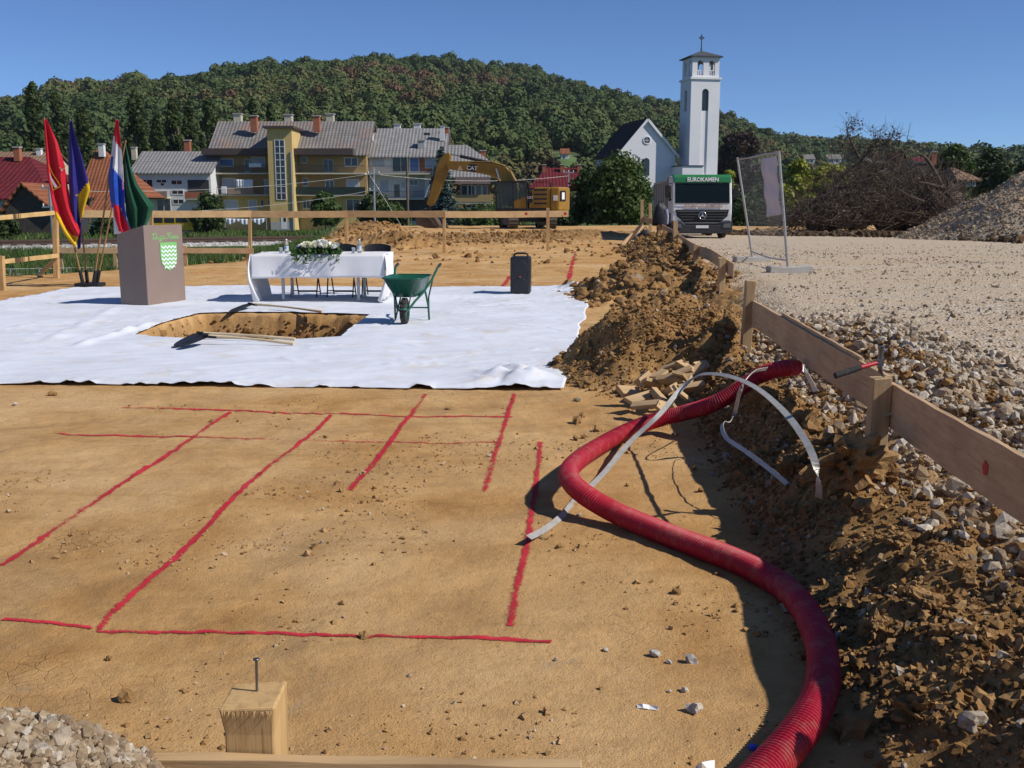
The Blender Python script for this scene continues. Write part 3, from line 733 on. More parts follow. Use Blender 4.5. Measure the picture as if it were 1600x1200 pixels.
# ------------------------------------------------------------------ white sheet on the ground
ft = NT('white_fleece'); v = ft.pos()
ft.set(ft.ramp(ft.noise(v, 1.1, 6, 0.6), [(0.3, (0.585, 0.605, 0.66)), (0.6, (0.675, 0.70, 0.765))]), 0.9, 0, 0.15)
fcol = ft.ramp(ft.noise(v, 2.6, 7, 0.72, 0.6), [(0.52, 0.0), (0.70, 0.55)])
ft.set(ft.mix(fcol, ft.b.inputs['Base Color'].links[0].from_socket, (0.55, 0.45, 0.33)))
ft.bump(ft.math('ADD', ft.noise(v, 6, 5, 0.6, 1.0), ft.math('MULTIPLY', ft.noise(v, 160, 3), 0.12)), 0.25, 0.02)
M['fleece'] = ft.m
def sheet():
    ns, nt = 300, 300
    s = np.linspace(0, 1, ns); t = np.linspace(0, 1, nt); S, T = np.meshgrid(s, t); S = S.ravel(); T = T.ravel()
    xn = -8.3 + S * (0.42 + 8.3); yn = 8.86 + S * (8.40 - 8.86)
    xf = -8.05 + S * (1.50 + 8.05); yf = 18.75 + 0.55 * np.sin(S * math.pi) ** 0.6 * (1 - S) + S * 0.15
    w = 0.022 * fbm(S * 22, T * 0 + 3, 4)
    X = xn * (1 - T) + xf * T + 0.05 * fbm(S * 0 + 1, T * 14, 3) * (S > 0.9); Y = (yn + w * 1.3) * (1 - T) + (yf + w * 2.5) * T
    # cut out the pit: snap the rim to its outline
    sd = poly_sd(X, Y, PIT); eps = 1e-3
    gxn = (poly_sd(X + eps, Y, PIT) - sd) / eps; gyn = (poly_sd(X, Y + eps, PIT) - sd) / eps
    near = (sd > 0) & (sd < 0.038)
    X = np.where(near, X - gxn * sd, X); Y = np.where(near, Y - gyn * sd, Y)
    base = 0.018 * fbm(X * 0.55, Y * 0.55, 3)
    # broad soft swells, long drawn folds and sharp pulled creases
    fold = 0.013 * fbm(X * 0.7 + 3, Y * 1.5, 4) + 0.007 * fbm(X * 2.4 + Y * 1.3, Y * 5 - X, 3) + 0.010 * fbm(X * 1.1 - Y * 2.3, Y * 0.5 + X * 0.3, 3)
    cr1 = (1 - np.abs(fbm(X * 0.9 + Y * 1.7, Y * 1.2 - X * 0.4 + 8, 3)) * 11).clip(0) * 0.013 * sstep(-0.1, 0.25, fbm(X * 0.5 + 9, Y * 0.5, 2))
    cr2 = (1 - np.abs(fbm(X * 2.2 - Y * 1.2, Y * 2.6 + X * 0.9, 3)) * 10).clip(0) * 0.009 * sstep(0.0, 0.3, fbm(X * 0.4, Y * 0.6 + 4, 2))
    def ridge(ax, ay, bx, by, h, wd):
        ex, ey = bx - ax, by - ay; L2 = ex * ex + ey * ey
        q = ((X - ax) * ex + (Y - ay) * ey) / L2; d = np.abs((X - ax) * ey - (Y - ay) * ex) / math.sqrt(L2)
        return h * np.exp(-(d / wd) ** 2) * sstep(-0.08, 0.15, q) * sstep(1.08, 0.8, q) * (0.7 + 0.5 * fbm(X * 5, Y * 5, 2))
    a = G(118, 545); b = G(260, 503); c = G(70, 540); d = G(190, 480)
    rd = ridge(a.x, a.y, b.x, b.y, 0.055, 0.07) + ridge(-7.0, 14.2, -4.6, 15.2, 0.02, 0.12) + ridge(c.x, c.y, d.x, d.y, 0.025, 0.10)
    # crumpled right hand corners
    cor = np.exp(-(((X - 0.12) / 0.42) ** 2 + ((Y - 8.85) / 0.55) ** 2)); cor2 = np.exp(-(((X - 1.2) / 0.45) ** 2 + ((Y - 18.2) / 0.8) ** 2))
    crum = (cor * 0.12 + cor2 * 0.13) * sstep(0.0, 0.035, T) * sstep(1.0, 0.955, S) * (0.15 + 0.9 * np.abs(fbm(X * 3.0 + Y * 1.6, Y * 1.5 - X * 2.2, 3)) * 1.6)
    seam = np.exp(-((Y - 10.85 - 0.02 * fbm(X, Y, 2)) / 0.015) ** 2) * 0.006 * (X > -2.2)
    edge = np.exp(-T * 120) * ((fbm(S * 52, T * 0, 4) - 0.05).clip(0) * 0.075 - 0.012)
    Z = base + 0.014 + (fold + cr1 + cr2 + 0.012).clip(0.0) + rd + crum + edge + seam
    rimlow = np.exp(-(np.abs(sd) / 0.10) ** 2); Z = Z * (1 - 0.5 * rimlow) + rimlow * 0.5 * (base + 0.018)
    i = np.arange(nt - 1)[:, None] * ns + np.arange(ns - 1)[None]
    F = np.stack([i, i + 1, i + ns + 1, i + ns], -1).reshape(-1, 4)
    cx = X[F].mean(1); cy = Y[F].mean(1); F = F[poly_sd(cx, cy, PIT) < 0.004]
    o = np_mesh('white_sheet', np.stack([X, Y, Z], -1), F, M['fleece'], None, True)
    m = o.modifiers.new('thick', 'SOLIDIFY'); m.thickness = 0.004; m.offset = -1
    return tag(o, 'large white fleece sheet spread on the soil around the pit', 'sheet')
sheet()
def sheet_z(x, y): return 0.03 + float(0.018 * fbm(np.array([x * 0.55]), np.array([y * 0.55]), 3)[0])

# ------------------------------------------------------------------ sprayed red lines
rp = NT('red_spray'); v = rp.pos()
rp.set(rp.ramp(rp.noise(v, 9, 5), [(0.3, (0.40, 0.018, 0.030)), (0.7, (0.62, 0.035, 0.060))]), 0.8, 0, 0.2)
al = rp.math('MULTIPLY', rp.ramp(rp.noise(v, 55, 6, 0.75), [(0.36, 0.0), (0.50, 1.0)]), rp.attr('cover').outputs['Fac'])
cov_ = rp.attr('cover').outputs['Fac']; nz_ = rp.math('MULTIPLY', rp.math('SUBTRACT', rp.noise(v, 70, 7, 0.8), 0.5), 2.6)
nz2_ = rp.math('MULTIPLY', rp.math('SUBTRACT', rp.noise(v, 14, 4, 0.6), 0.5), 0.9)
al2 = rp.ramp(rp.math('ADD', rp.math('ADD', cov_, nz_), nz2_), [(0.30, 0.0), (0.62, 0.92)])
rp.l.new(al2, rp.b.inputs['Alpha']); rp.bump(rp.noise(v, 90, 5, 0.7), 0.5, 0.006); M['spray'] = rp.m
def line(pts, w, label, seed, fade=1.0):
    P = [G(*p) for p in pts]; r = np.random.default_rng(seed)
    seg = []; 
    for a, b in zip(P[:-1], P[1:]):
        n = max(4, int((b - a).length / 0.02)); seg += [a.lerp(b, k / n) for k in range(n)]
    seg.append(P[-1]); A = np.array([(p.x, p.y) for p in seg]); n = len(A)
    q = np.arange(n) * 0.02
    A[:, 0] += 0.012 * fbm(q * 1.4 + seed, q * 0, 3); A[:, 1] += 0.012 * fbm(q * 1.4, q * 0 + seed, 3)
    dv = np.gradient(A, axis=0); dv /= np.linalg.norm(dv, axis=1)[:, None] + 1e-9; nr = np.stack([-dv[:, 1], dv[:, 0]], -1)
    cols = np.linspace(-1, 1, 7); V = []; C = []
    for c in cols:
        ww = w * 0.5 * (1 + 0.35 * fbm(q * 6 + seed, q * 0 + c, 3)) * 1.9
        xy = A + nr * (c * ww)[:, None]
        V.append(np.stack([xy[:, 0], xy[:, 1], height(xy[:, 0], xy[:, 1]) + 0.004], -1))
        cov = (0.92 - abs(c) ** 1.2 * 1.05) * (0.9 + 0.75 * fbm(q * 1.1 + seed * 3, q * 0 + 7, 3)) * fade
        C.append(cov)
    V = np.concatenate(V); C = np.concatenate(C); i = np.arange(6)[:, None] * n + np.arange(n - 1)[None]
    o = np_mesh('painted_line', V, np.stack([i, i + n, i + n + 1, i + 1], -1).reshape(-1, 4), M['spray'], None, True, None, {'cover': C})
    return tag(o, label, 'painted line', 'red layout lines sprayed on the soil')
LINES = [
    ([(0, 887), (40, 858), (200, 752), (300, 685), (360, 645)], 0.034, 'long slanting red line running into the faint cross lines, farthest from the hose', 1.0),
    ([(152, 983), (170, 962), (300, 850), (345, 798), (430, 722), (490, 675), (516, 650)], 0.029, 'long slanting red line that starts at the corner of the low cross line', 1.0),
    ([(547, 768), (570, 740), (610, 690), (640, 650), (664, 616)], 0.033, 'short thick red line ending alone, pointing at the sheet', 1.0),
    ([(755, 771), (768, 735), (785, 670), (802, 615)], 0.033, 'short red line running up to the sheet beside the mound', 0.9),
    ([(846, 690), (836, 755), (822, 850), (806, 930), (797, 983)], 0.03, 'red line passing under the end of the metal strip', 1.0),
    ([(150, 984), (300, 987), (480, 990), (640, 997), (800, 1004), (860, 1008)], 0.021, 'long red cross line that ends in a faded smear', 1.0),
    ([(0, 974), (90, 978), (140, 982)], 0.021, 'short red dash continuing the low cross line', 0.9),
    ([(85, 677), (250, 682), (420, 688), (600, 690), (775, 690)], 0.032, 'faint red cross line, the lower of the two', 1.2),
    ([(190, 637), (330, 641), (470, 646), (640, 651), (800, 651)], 0.032, 'faint red cross line, nearer to the white sheet', 1.12),
    ([(780, 455), (797, 432)], 0.08, 'red line appearing behind the loudspeaker', 0.95),
    ([(886, 446), (893, 418), (899, 393)], 0.088, 'red line on the far soil beside the clod bank', 0.9),
    ([(620, 440), (740, 443), (880, 441)], 0.04, 'faint red line crossing behind the wheelbarrow', 0.72),
    ([(290, 425), (430, 430), (560, 432)], 0.04, 'faint red line crossing behind the table', 0.72)]
for k, (p, w, lab, fd) in enumerate(LINES): line(p, w, lab, k + 1, fd)

# ------------------------------------------------------------------ lectern
M['lectern'] = pmat('lectern_laminate', (0.255, 0.185, 0.150), (0.225, 0.162, 0.130), 2.5, 0.5, 0.05, 120, 0.001)
M['crest_green'] = pmat('crest_green', (0.22, 0.50, 0.16), (0.19, 0.45, 0.14), 8, 0.5)
M['crest_white'] = pmat('crest_white', (0.80, 0.82, 0.80), (0.76, 0.78, 0.76), 8, 0.5)
FL = Vector((-5.47, 15.37)); FR = Vector((-5.17, 16.22)); fw = (FR - FL).length; fd_ = (FR - FL).normalized(); sd_ = Vector((-fd_.y, fd_.x)); dep = 0.50
lz = sheet_z(-5.4, 15.8) - 0.012
lec = empty('lectern', (FL.x, FL.y, lz), math.atan2(fd_.y, fd_.x))
tag(lec, 'brown lectern with a green and white shield standing on the white sheet', 'lectern')
# local: x along the front, y towards the back, front face at y = 0
mb = MB(); mb.prism([(0, 0), (dep, 0), (dep, 1.06), (0, 1.20)], 'x', 0, fw); mb.build('body', M['lectern'], lec, bevel=0.006)
sw, sh, sx, sz = fw * 0.44, 0.43, fw * 0.60, 0.715         # shield centre
def shield(a):  # outline as (x, z), a = scale
    pts = [(-0.5, 0.5), (-0.3, 0.505), (0, 0.51), (0.3, 0.505), (0.5, 0.5), (0.5, 0.0), (0.47, -0.14), (0.38, -0.28), (0.22, -0.41), (0, -0.5), (-0.22, -0.41), (-0.38, -0.28), (-0.47, -0.14), (-0.5, 0.0)]
    return [(sx + p[0] * sw * a, sz + p[1] * sh * a) for p in pts]
mb = MB(); mb.prism(shield(1.0), 'y', -0.008, -0.001); cr = mb.build('crest', M['crest_green'], lec)
def half_w(z):
    q = (z - sz) / sh
    return sw * 0.5 * 0.93 * (1.0 if q > 0 else math.sqrt(max(0, 1 - (q / 0.5) ** 2)) ** 0.75)
for k in range(6):
    zc = sz + sh * (0.34 - k * 0.142); mb = MB(); N = 40; top = []; bot = []
    for i in range(N + 1):
        xx = -1 + 2 * i / N; z = zc + 0.014 * math.sin(xx * 14.0 + 0.8); hw = half_w(min(z, zc))
        x = sx + xx * sw * 0.5
        if abs(xx * sw * 0.5) <= hw: top.append((x, z + 0.0135)); bot.append((x, z - 0.0135))
    if len(top) > 2:
        vs = [(p[0], -0.0105, p[1]) for p in top] + [(p[0], -0.0105, p[1]) for p in bot]; n = len(top)
        mb.add(vs, [(i, i + 1, n + i + 1, n + i) for i in range(n - 1)]); mb.build('wave_stripe', M['crest_white'], cr)
# the handwritten town name above the shield: strokes of a flowing script
def ribbon(mb, pts, w, y):
    pts = [Vector(p) for p in pts]; sm = []
    for i in range(len(pts) - 1):      # Catmull-Rom
        p0 = pts[max(i - 1, 0)]; p1 = pts[i]; p2 = pts[i + 1]; p3 = pts[min(i + 2, len(pts) - 1)]
        for k in range(7):
            t = k / 7; sm.append(0.5 * ((2 * p1) + (-p0 + p2) * t + (2 * p0 - 5 * p1 + 4 * p2 - p3) * t * t + (-p0 + 3 * p1 - 3 * p2 + p3) * t ** 3))
    sm.append(pts[-1]); L = []; 
    for i, p in enumerate(sm):
        d = (sm[min(i + 1, len(sm) - 1)] - sm[max(i - 1, 0)]); d = d.normalized() if d.length > 0 else Vector((1, 0))
        n = Vector((-d.y, d.x)); ww = w * (0.65 + 0.55 * abs(d.y)); L.append((p + n * ww, p - n * ww))
    vs = [(a.x, y, a.y) for a, b in L] + [(b.x, y, b.y) for a, b in L]; n = len(L)
    mb.add(vs, [(i, i + 1, n + i + 1, n + i) for i in range(n - 1)])
SCRIPT = {
    'D': [[(0.25, 1.0), (0.1, 0.1), (-0.05, 0.02)], [(-0.1, 0.75), (0.2, 1.05), (0.75, 0.95), (0.85, 0.5), (0.5, 0.08), (0.0, 0.03), (-0.15, 0.15)]],
    'u': [[(0.0, 0.45), (0.0, 0.1), (0.15, 0.0), (0.35, 0.2), (0.42, 0.48), (0.4, 0.1), (0.5, 0.02), (0.62, 0.2)]],
    'g': [[(0.42, 0.42), (0.2, 0.5), (0.02, 0.25), (0.12, 0.02), (0.35, 0.15), (0.45, 0.48), (0.35, -0.3), (0.1, -0.45), (0.0, -0.3), (0.3, -0.05), (0.6, 0.2)]],
    'a': [[(0.42, 0.42), (0.2, 0.5), (0.02, 0.25), (0.12, 0.02), (0.35, 0.15), (0.45, 0.48), (0.42, 0.1), (0.5, 0.02), (0.62, 0.18)]],
    'R': [[(0.25, 1.0), (0.1, 0.1), (-0.08, 0.0)], [(-0.1, 0.7), (0.15, 1.02), (0.6, 1.05), (0.7, 0.75), (0.4, 0.55), (0.2, 0.55), (0.45, 0.35), (0.65, 0.02), (0.85, 0.12)]],
    'e': [[(0.02, 0.22), (0.3, 0.3), (0.3, 0.48), (0.1, 0.42), (0.02, 0.15), (0.2, 0.0), (0.48, 0.2)]],
    's': [[(0.0, 0.1), (0.25, 0.52), (0.3, 0.3), (0.35, 0.08), (0.15, 0.0), (0.05, 0.08), (0.4, 0.1), (0.55, 0.2)]]}
mb = MB(); cx = 0.0; hgt = 0.085; xo = fw * 0.20
for ch in 'Duga Resa':
    if ch == ' ': cx += 0.42; continue
    for st in SCRIPT[ch]: ribbon(mb, [(xo + (cx + p[0] + p[1] * 0.12) * hgt * 1.30, 0.985 + p[1] * hgt) for p in st], 0.0062, -0.003)
    cx += {'D': 0.92, 'R': 0.9, 'u': 0.6, 'g': 0.6, 'a': 0.6, 'e': 0.48, 's': 0.5}[ch]
mb.build('lettering', M['crest_green'], lec, fix=False)

# ------------------------------------------------------------------ flag stand and four flags
fs = G(141, 449); fsz = sheet_z(fs.x, fs.y)
st = empty('flag_stand', (fs.x, fs.y, fsz - 0.015)); tag(st, 'black flag stand with four sockets behind the lectern', 'flag stand')
mb = MB(); mb.box((0, 0, 0.035), (0.46, 0.34, 0.07)); mb.build('base_plate', M['black'], st, bevel=0.012)
FYD = fs.y
def px_at(px, py, y=None): return D(px, py, y if y else FYD)
POLES = [((130, 445), (70, 187), -0.02), ((137, 445), (110, 190), 0.05), ((146, 445), (183, 190), -0.06), ((151, 444), (196, 222), 0.06)]
for (a, b, dy) in POLES:
    p0 = px_at(*a, FYD + dy); p1 = px_at(*b, FYD + dy); d = (p1 - p0).normalized(); p0.z = fsz + 0.02
    mb = MB(); l0 = p0 - Vector(st.location); mb.cyl(l0, l0 + d * 0.27, 0.034, 0.032, 12); mb.build('socket', M['black'], st)
def cloth_mat(name, c, t=0.35):
    n = NT(name); v = n.coord(); col = n.ramp(n.noise(v, 5, 4), [(0.3, tuple(x * 0.88 for x in c)), (0.7, c)]); n.set(col, 0.55, 0, 0.3)
    n.b.inputs['Sheen Weight'].default_value = 0.15
    tr = n.new('ShaderNodeBsdfTranslucent'); n.l.new(col, tr.inputs['Color']); mx = n.new('ShaderNodeMixShader'); mx.inputs[0].default_value = t
    n.l.new(n.b.outputs[0], mx.inputs[1]); n.l.new(tr.outputs[0], mx.inputs[2]); n.l.new(mx.outputs[0], n.out.inputs['Surface'])
    n.bump(n.noise(v, 14, 3), 0.2, 0.01); return n.m
CR, CY, CB, CW, CG, CBB = [cloth_mat('flag_' + k, c) for k, c in (('red', (0.72, 0.014, 0.035)), ('yellow', (0.86, 0.58, 0.01)), ('navy', (0.035, 0.03, 0.26)), ('white', (0.80, 0.80, 0.82)), ('green', (0.010, 0.105, 0.045)), ('blue', (0.02, 0.10, 0.55)))]
def inpoly(p, poly):
    x, y = p; c = False; n = len(poly)
    for i in range(n):
        ax, ay = poly[i]; bx, by = poly[(i + 1) % n]
        if (ay > y) != (by > y) and x < (bx - ax) * (y - ay) / (by - ay) + ax: c = not c
    return c
def flag(label, pole, L, Rr, colf, mats, y0, folds, amp, seed):
    (a, b, dy) = pole; p0 = px_at(*a, FYD + dy); p1 = px_at(*b, FYD + dy); d = (p1 - p0).normalized(); p0 = p0 + d * 0.03
    root = empty('flag', p0); tag(root, label, 'flag', None)
    mb = MB(); mb.cyl((0, 0, 0), p1 - p0, 0.017, 0.014, 10); mb.build('pole', M['flagpole'], root)
    mb = MB(); e = p1 - p0; mb.lathe([(0.0, 0.05), (0.010, 0.04), (0.016, 0.015), (0.017, 0.0)], 10, e - d * 0.005, axis=d); mb.build('finial', M['flagpole'], root)
    NTt, NS = 56, 40; r = np.random.default_rng(seed); ph = r.uniform(0, 6)
    def samp(pl, t):
        # by cumulative length
        d_ = [0]
        for i in range(1, len(pl)): d_.append(d_[-1] + math.hypot(pl[i][0] - pl[i - 1][0], pl[i][1] - pl[i - 1][1]))
        return np.interp(t * d_[-1], d_, [p[0] for p in pl]), np.interp(t * d_[-1], d_, [p[1] for p in pl])
    V = []; PX = []
    for i in range(NTt + 1):
        t = i / NTt; lx, ly = samp(L, t); rx, ry = samp(Rr, t)
        for j in range(NS + 1):
            s = j / NS
            px = lx + (rx - lx) * s; py = ly + (ry - ly) * s + 2.0 * math.sin(s * math.pi) * t
            ap = amp * min(1, 0.15 + t * 1.6)
            yy = y0 + ap * math.sin(s * folds * math.pi * 2 + ph + 1.1 * math.sin(t * 3)) + 0.35 * ap * math.sin(s * folds * 4.1 + t * 5 + ph) + 0.03 * math.sin(t * 7 + s * 3)
            V.append(px_at(px, py, yy) - p0); PX.append((px, py, s, t))
    mb = MB(); W = NS + 1
    for i in range(NTt):
        for j in range(NS):
            k = i * W + j; q = [k, k + 1, k + W + 1, k + W]
            m = tuple(sum(PX[x][c] for x in q) / 4 for c in range(4))
            mb.f.append(q); mb.m.append(colf(*m)); mb.sm.append(True)
    mb.v = [tuple(v) for v in V]
    o = mb.build('cloth', mats, root, fix=False); so = o.modifiers.new('thick', 'SOLIDIFY'); so.thickness = 0.003
    return root, p0
# red and yellow
yel = [(70, 312), (92, 336), (102, 356), (112, 367), (127, 372), (121, 395), (96, 382), (70, 345)]
root, p0 = flag('red flag with a yellow lower edge and a gold lined shield', POLES[0],
    [(69, 186), (71, 230), (74, 270), (80, 310), (88, 340), (100, 365), (117, 388)], [(73, 186), (90, 222), (101, 258), (106, 292), (112, 322), (119, 345), (125, 360)],
    lambda px, py, s, t: 1 if inpoly((px, py), yel) else 0, [CR, CY], FYD - 0.12, 1.6, 0.055, 1)
def decal(root, p0, name, polys, mat, y):
    mb = MB()
    for pl in polys:
        vs = [px_at(a, b, y) - p0 for a, b in pl]; mb.add(vs, [tuple(range(len(vs)))])
    mb.build(name, mat, root, fix=False)
def stroke(pts, w):
    out = []
    for (ax, ay), (bx, by) in zip(pts[:-1], pts[1:]):
        L = math.hypot(bx - ax, by - ay); nx_, ny_ = -(by - ay) / L * w, (bx - ax) / L * w
        out.append([(ax + nx_, ay + ny_), (bx + nx_, by + ny_), (bx - nx_, by - ny_), (ax - nx_, ay - ny_)])
    return out
decal(root, p0, 'emblem_outline', stroke([(76, 257), (82, 271), (95, 291), (83, 297), (80, 285)], 0.5) + stroke([(92, 262), (101, 264), (102, 258)], 0.5), CY, FYD - 0.215)
decal(root, p0, 'emblem_band', [[(77, 268), (81, 278), (90, 292), (86, 294), (79, 281)], [(95, 262), (99, 263), (96, 269)]], CW, FYD - 0.215)
# navy and yellow
yel2 = [(122, 304), (138, 284), (146, 296), (130, 335), (126, 348), (123, 330)]
root, p0 = flag('navy blue flag with a yellow fold and a small star', POLES[1],
    [(109, 188), (107, 230), (107, 280), (110, 315), (115, 345), (120, 372), (121, 388)], [(112, 188), (119, 215), (130, 252), (138, 282), (141, 296), (131, 328), (127, 355), (126, 386)],
    lambda px, py, s, t: 1 if inpoly((px, py), yel2) else 0, [CB, CY], FYD - 0.05, 1.5, 0.05, 2)
sp = [(119.8 + (2.7 if k % 2 == 0 else 1.1) * math.sin(k * math.pi / 5), 305 - (2.7 if k % 2 == 0 else 1.1) * math.cos(k * math.pi / 5)) for k in range(10)]
decal(root, p0, 'star', [sp], CY, FYD - 0.15)
# red white blue
def tri(px, py, s, t):
    if px < 181.5 - (py - 187) * 0.07 and py < 283:                      # shaded fold at the hoist
        return 0 if py < 214 else (1 if py < 244 else 2)
    k = py - (px - 184) * 1.35
    if py > 318 and inpoly((px, py), [(177, 318), (186, 322), (203, 357), (204, 366), (186, 362), (178, 335)]): return 0
    if py > 325 and px < 190: return 1
    if k < 226: return 0
    if k < 272: return 1
    return 2
root, p0 = flag('red, white and blue banded flag with a checked shield', POLES[2],
    [(181, 187), (176, 222), (172, 258), (169, 275), (172, 308), (177, 335), (178, 366)], [(185, 187), (189, 225), (192, 262), (194, 290), (195, 320), (198, 342), (204, 358)],
    tri, [CR, CW, CBB], FYD - 0.17, 1.4, 0.05, 3)
decal(root, p0, 'emblem', [[(190.5, 281), (193, 281), (193.5, 296), (191.5, 297)]], CW, FYD - 0.27)
decal(root, p0, 'emblem_check', [[(190.6 + (k % 2) * 1.4, 281.5 + k * 2.6), (192 + (k % 2) * 1.4, 281.5 + k * 2.6), (192 + (k % 2) * 1.4, 284 + k * 2.6), (190.6 + (k % 2) * 1.4, 284 + k * 2.6)] for k in range(6)], CR, FYD - 0.273)
# green
flag('dark green flag hanging behind the banded one', POLES[3],
    [(191, 224), (193, 262), (194, 300), (197, 335), (202, 357)], [(196, 222), (205, 262), (215, 288), (230, 308), (241, 322), (236, 338), (229, 353)],
    lambda *a: 0, [CG], FYD + 0.10, 2.2, 0.07, 4)

# ------------------------------------------------------------------ table with cloth, flowers, bottles, chairs
TX0, TX1, TY0, TY1, TZ = -4.04, -1.96, 15.9, 16.95, 0.735
tz0 = 0.028
M['tcloth'] = None
tc = NT('tablecloth'); v = tc.coord(); tc.set(tc.ramp(tc.noise(v, 2.0, 4), [(0.3, (0.70, 0.68, 0.68)), (0.7, (0.78, 0.765, 0.76))]), 0.8, 0, 0.2)
tc.bump(tc.math('ADD', tc.noise(v, 5, 3), tc.math('MULTIPLY', tc.noise(v, 300, 2), 0.1)), 0.25, 0.015); M['tcloth'] = tc.m
tb = empty('table', ((TX0 + TX1) / 2, (TY0 + TY1) / 2, tz0)); tag(tb, 'long folding table under the white cloth beside the pit', 'table')
hx, hy = (TX1 - TX0) / 2 - 0.03, (TY1 - TY0) / 2 - 0.04
mb = MB(); mb.bb(-hx, hx, -hy, hy, TZ - 0.06, TZ - 0.03); mb.build('table_top', M['white'], tb)
for sx_ in (-1, 1):
    for sy in (-1, 1):
        x = sx_ * (hx - 0.42); mb = MB(); mb.bb(x - 0.022, x + 0.022, sy * (hy - 0.15) - 0.022, sy * (hy - 0.15) + 0.022, 0, TZ - 0.061); mb.build('leg', M['steel'], tb)
def cloth_grid(mb, fn, nu, nv):
    o = len(mb.v)
    for i in range(nv + 1):
        for j in range(nu + 1): mb.v.append(tuple(fn(j / nu, i / nv)))
    for i in range(nv):
        for j in range(nu):
            k = o + i * (nu + 1) + j; mb.f.append([k, k + 1, k + nu + 2, k + nu + 1]); mb.m.append(0); mb.sm.append(True)
def n2(a, b): return float(vnoise(np.array([a]), np.array([b]))[0])
mb = MB()
cloth_grid(mb, lambda u, v: (TX0 + u * (TX1 - TX0), TY0 + v * (TY1 - TY0), TZ + tz0 + 0.003 * n2(u * 9, v * 5)), 30, 12)
def front(u, v):
    x = TX0 + u * (TX1 - TX0); d = 0.355 * v + 0.012 * v * n2(u * 6, 2)
    return (x + 0.01 * v * n2(u * 5, v * 2), TY0 - 0.006 - 0.02 * v - 0.018 * v * math.sin(u * 23) * (0.3 + n2(u * 4, 7) ** 2) - 0.03 * v * (1 - min(1, 12 * u * (1 - u))), TZ + tz0 - d)
cloth_grid(mb, front, 60, 10)
cloth_grid(mb, lambda u, v: (TX0 + u * (TX1 - TX0), TY1 + 0.006 + 0.02 * v, TZ + tz0 - 0.30 * v), 20, 6)
def side(sg, u, v):
    X = TX0 if sg < 0 else TX1
    out = 0.022 * math.sin(min(1, v * 1.05) * math.pi) ** 1.2 + 0.02 * math.sin(u * 9 + v * 2)
    inn = 0.07 * v ** 3
    return (X + sg * (0.004 + out * (1.1 - 0.5 * u) - inn + 0.018 * v * math.sin(u * 17 + 1.3) + 0.012 * n2(u * 6 + 3, v * 4)), TY0 + u * (TY1 - TY0) * (1 - 0.12 * v) + 0.05 * v * math.sin(u * 14), TZ + tz0 - (TZ - 0.012) * v + 0.004 * n2(u * 5, v * 5))
for sg in (-1, 1):
    cloth_grid(mb, lambda u, v, sg=sg: side(sg, u, v), 22, 18)
    # the front corner hangs in a fold down to the ground and trails inwards
    def flap(u, v, sg=sg):
        X = TX0 if sg < 0 else TX1
        a = Vector(side(sg, 0.0, v)); w = (0.012 + 0.035 * math.sin(min(1, v * 1.5) * math.pi / 2) + 0.06 * v ** 2.5)
        b = a + Vector((-sg * w, -0.05 * math.sin(v * math.pi) - 0.03 * v, 0.012 * v))
        m = a.lerp(b, u); m.y -= 0.05 * math.sin(u * math.pi) * math.sin(v * math.pi * 0.9 + 0.2); m.z += 0.018 * math.sin(u * 7) * v ** 4
        return m
    cloth_grid(mb, flap, 12, 18)
tco = mb.build('tablecloth', M['tcloth'], None, fix=False); so = tco.modifiers.new('thick', 'SOLIDIFY'); so.thickness = 0.003
tag(tco, 'white cloth draped over the long table down to the sheet', 'tablecloth')

M['petal'] = pmat('petal_cream', (0.80, 0.76, 0.55), (0.70, 0.68, 0.42), 40, 0.6)
M['petal_w'] = pmat('petal_white', (0.82, 0.81, 0.74), (0.75, 0.74, 0.65), 40, 0.6)
M['leaf_fl'] = leaf_mat('bouquet_leaf', (0.06, 0.13, 0.03), (0.03, 0.07, 0.02), (0.14, 0.2, 0.06))
fl = empty('flower_arrangement', (-3.02, 16.0, TZ + tz0 + 0.004)); tag(fl, 'low arrangement of cream roses and greenery on the table edge', 'flowers')
def leaf_quads(P, N, size, r, asp=0.5):
    n = len(P); a = r.normal(size=(n, 3)); a -= N * (a * N).sum(1)[:, None]; a /= np.linalg.norm(a, axis=1)[:, None] + 1e-9; b = np.cross(N, a)
    s = (size * r.uniform(0.6, 1.3, n))[:, None]
    V = np.stack([P - a * s, P + b * s * asp - a * s * 0.1, P + a * s, P - b * s * asp - a * s * 0.1], 1)
    return V.reshape(-1, 3), np.arange(n * 4).reshape(-1, 4), np.repeat(r.random(n), 4)
r2 = np.random.default_rng(5); n = 900
P = np.stack([r2.uniform(-0.37, 0.37, n), r2.normal(-0.02, 0.10, n), r2.uniform(0.0, 0.15, n)], -1)
fr_ = P[:, 1] < -0.11; P[:, 2] = np.where(fr_, P[:, 2] - r2.uniform(0.0, 0.16, n), P[:, 2])
P[:, 2] *= np.where(P[:, 2] > 0, np.sqrt(np.clip(1 - (P[:, 0] / 0.42) ** 2, 0.05, 1)), 1)
N = r2.normal(size=(n, 3)); N[:, 2] += 0.5; N /= np.linalg.norm(N, axis=1)[:, None]
V, F, A = leaf_quads(P, N, 0.035, r2); np_mesh('greenery', V, F, M['leaf_fl'], fl, False, None, {'rnd': A})
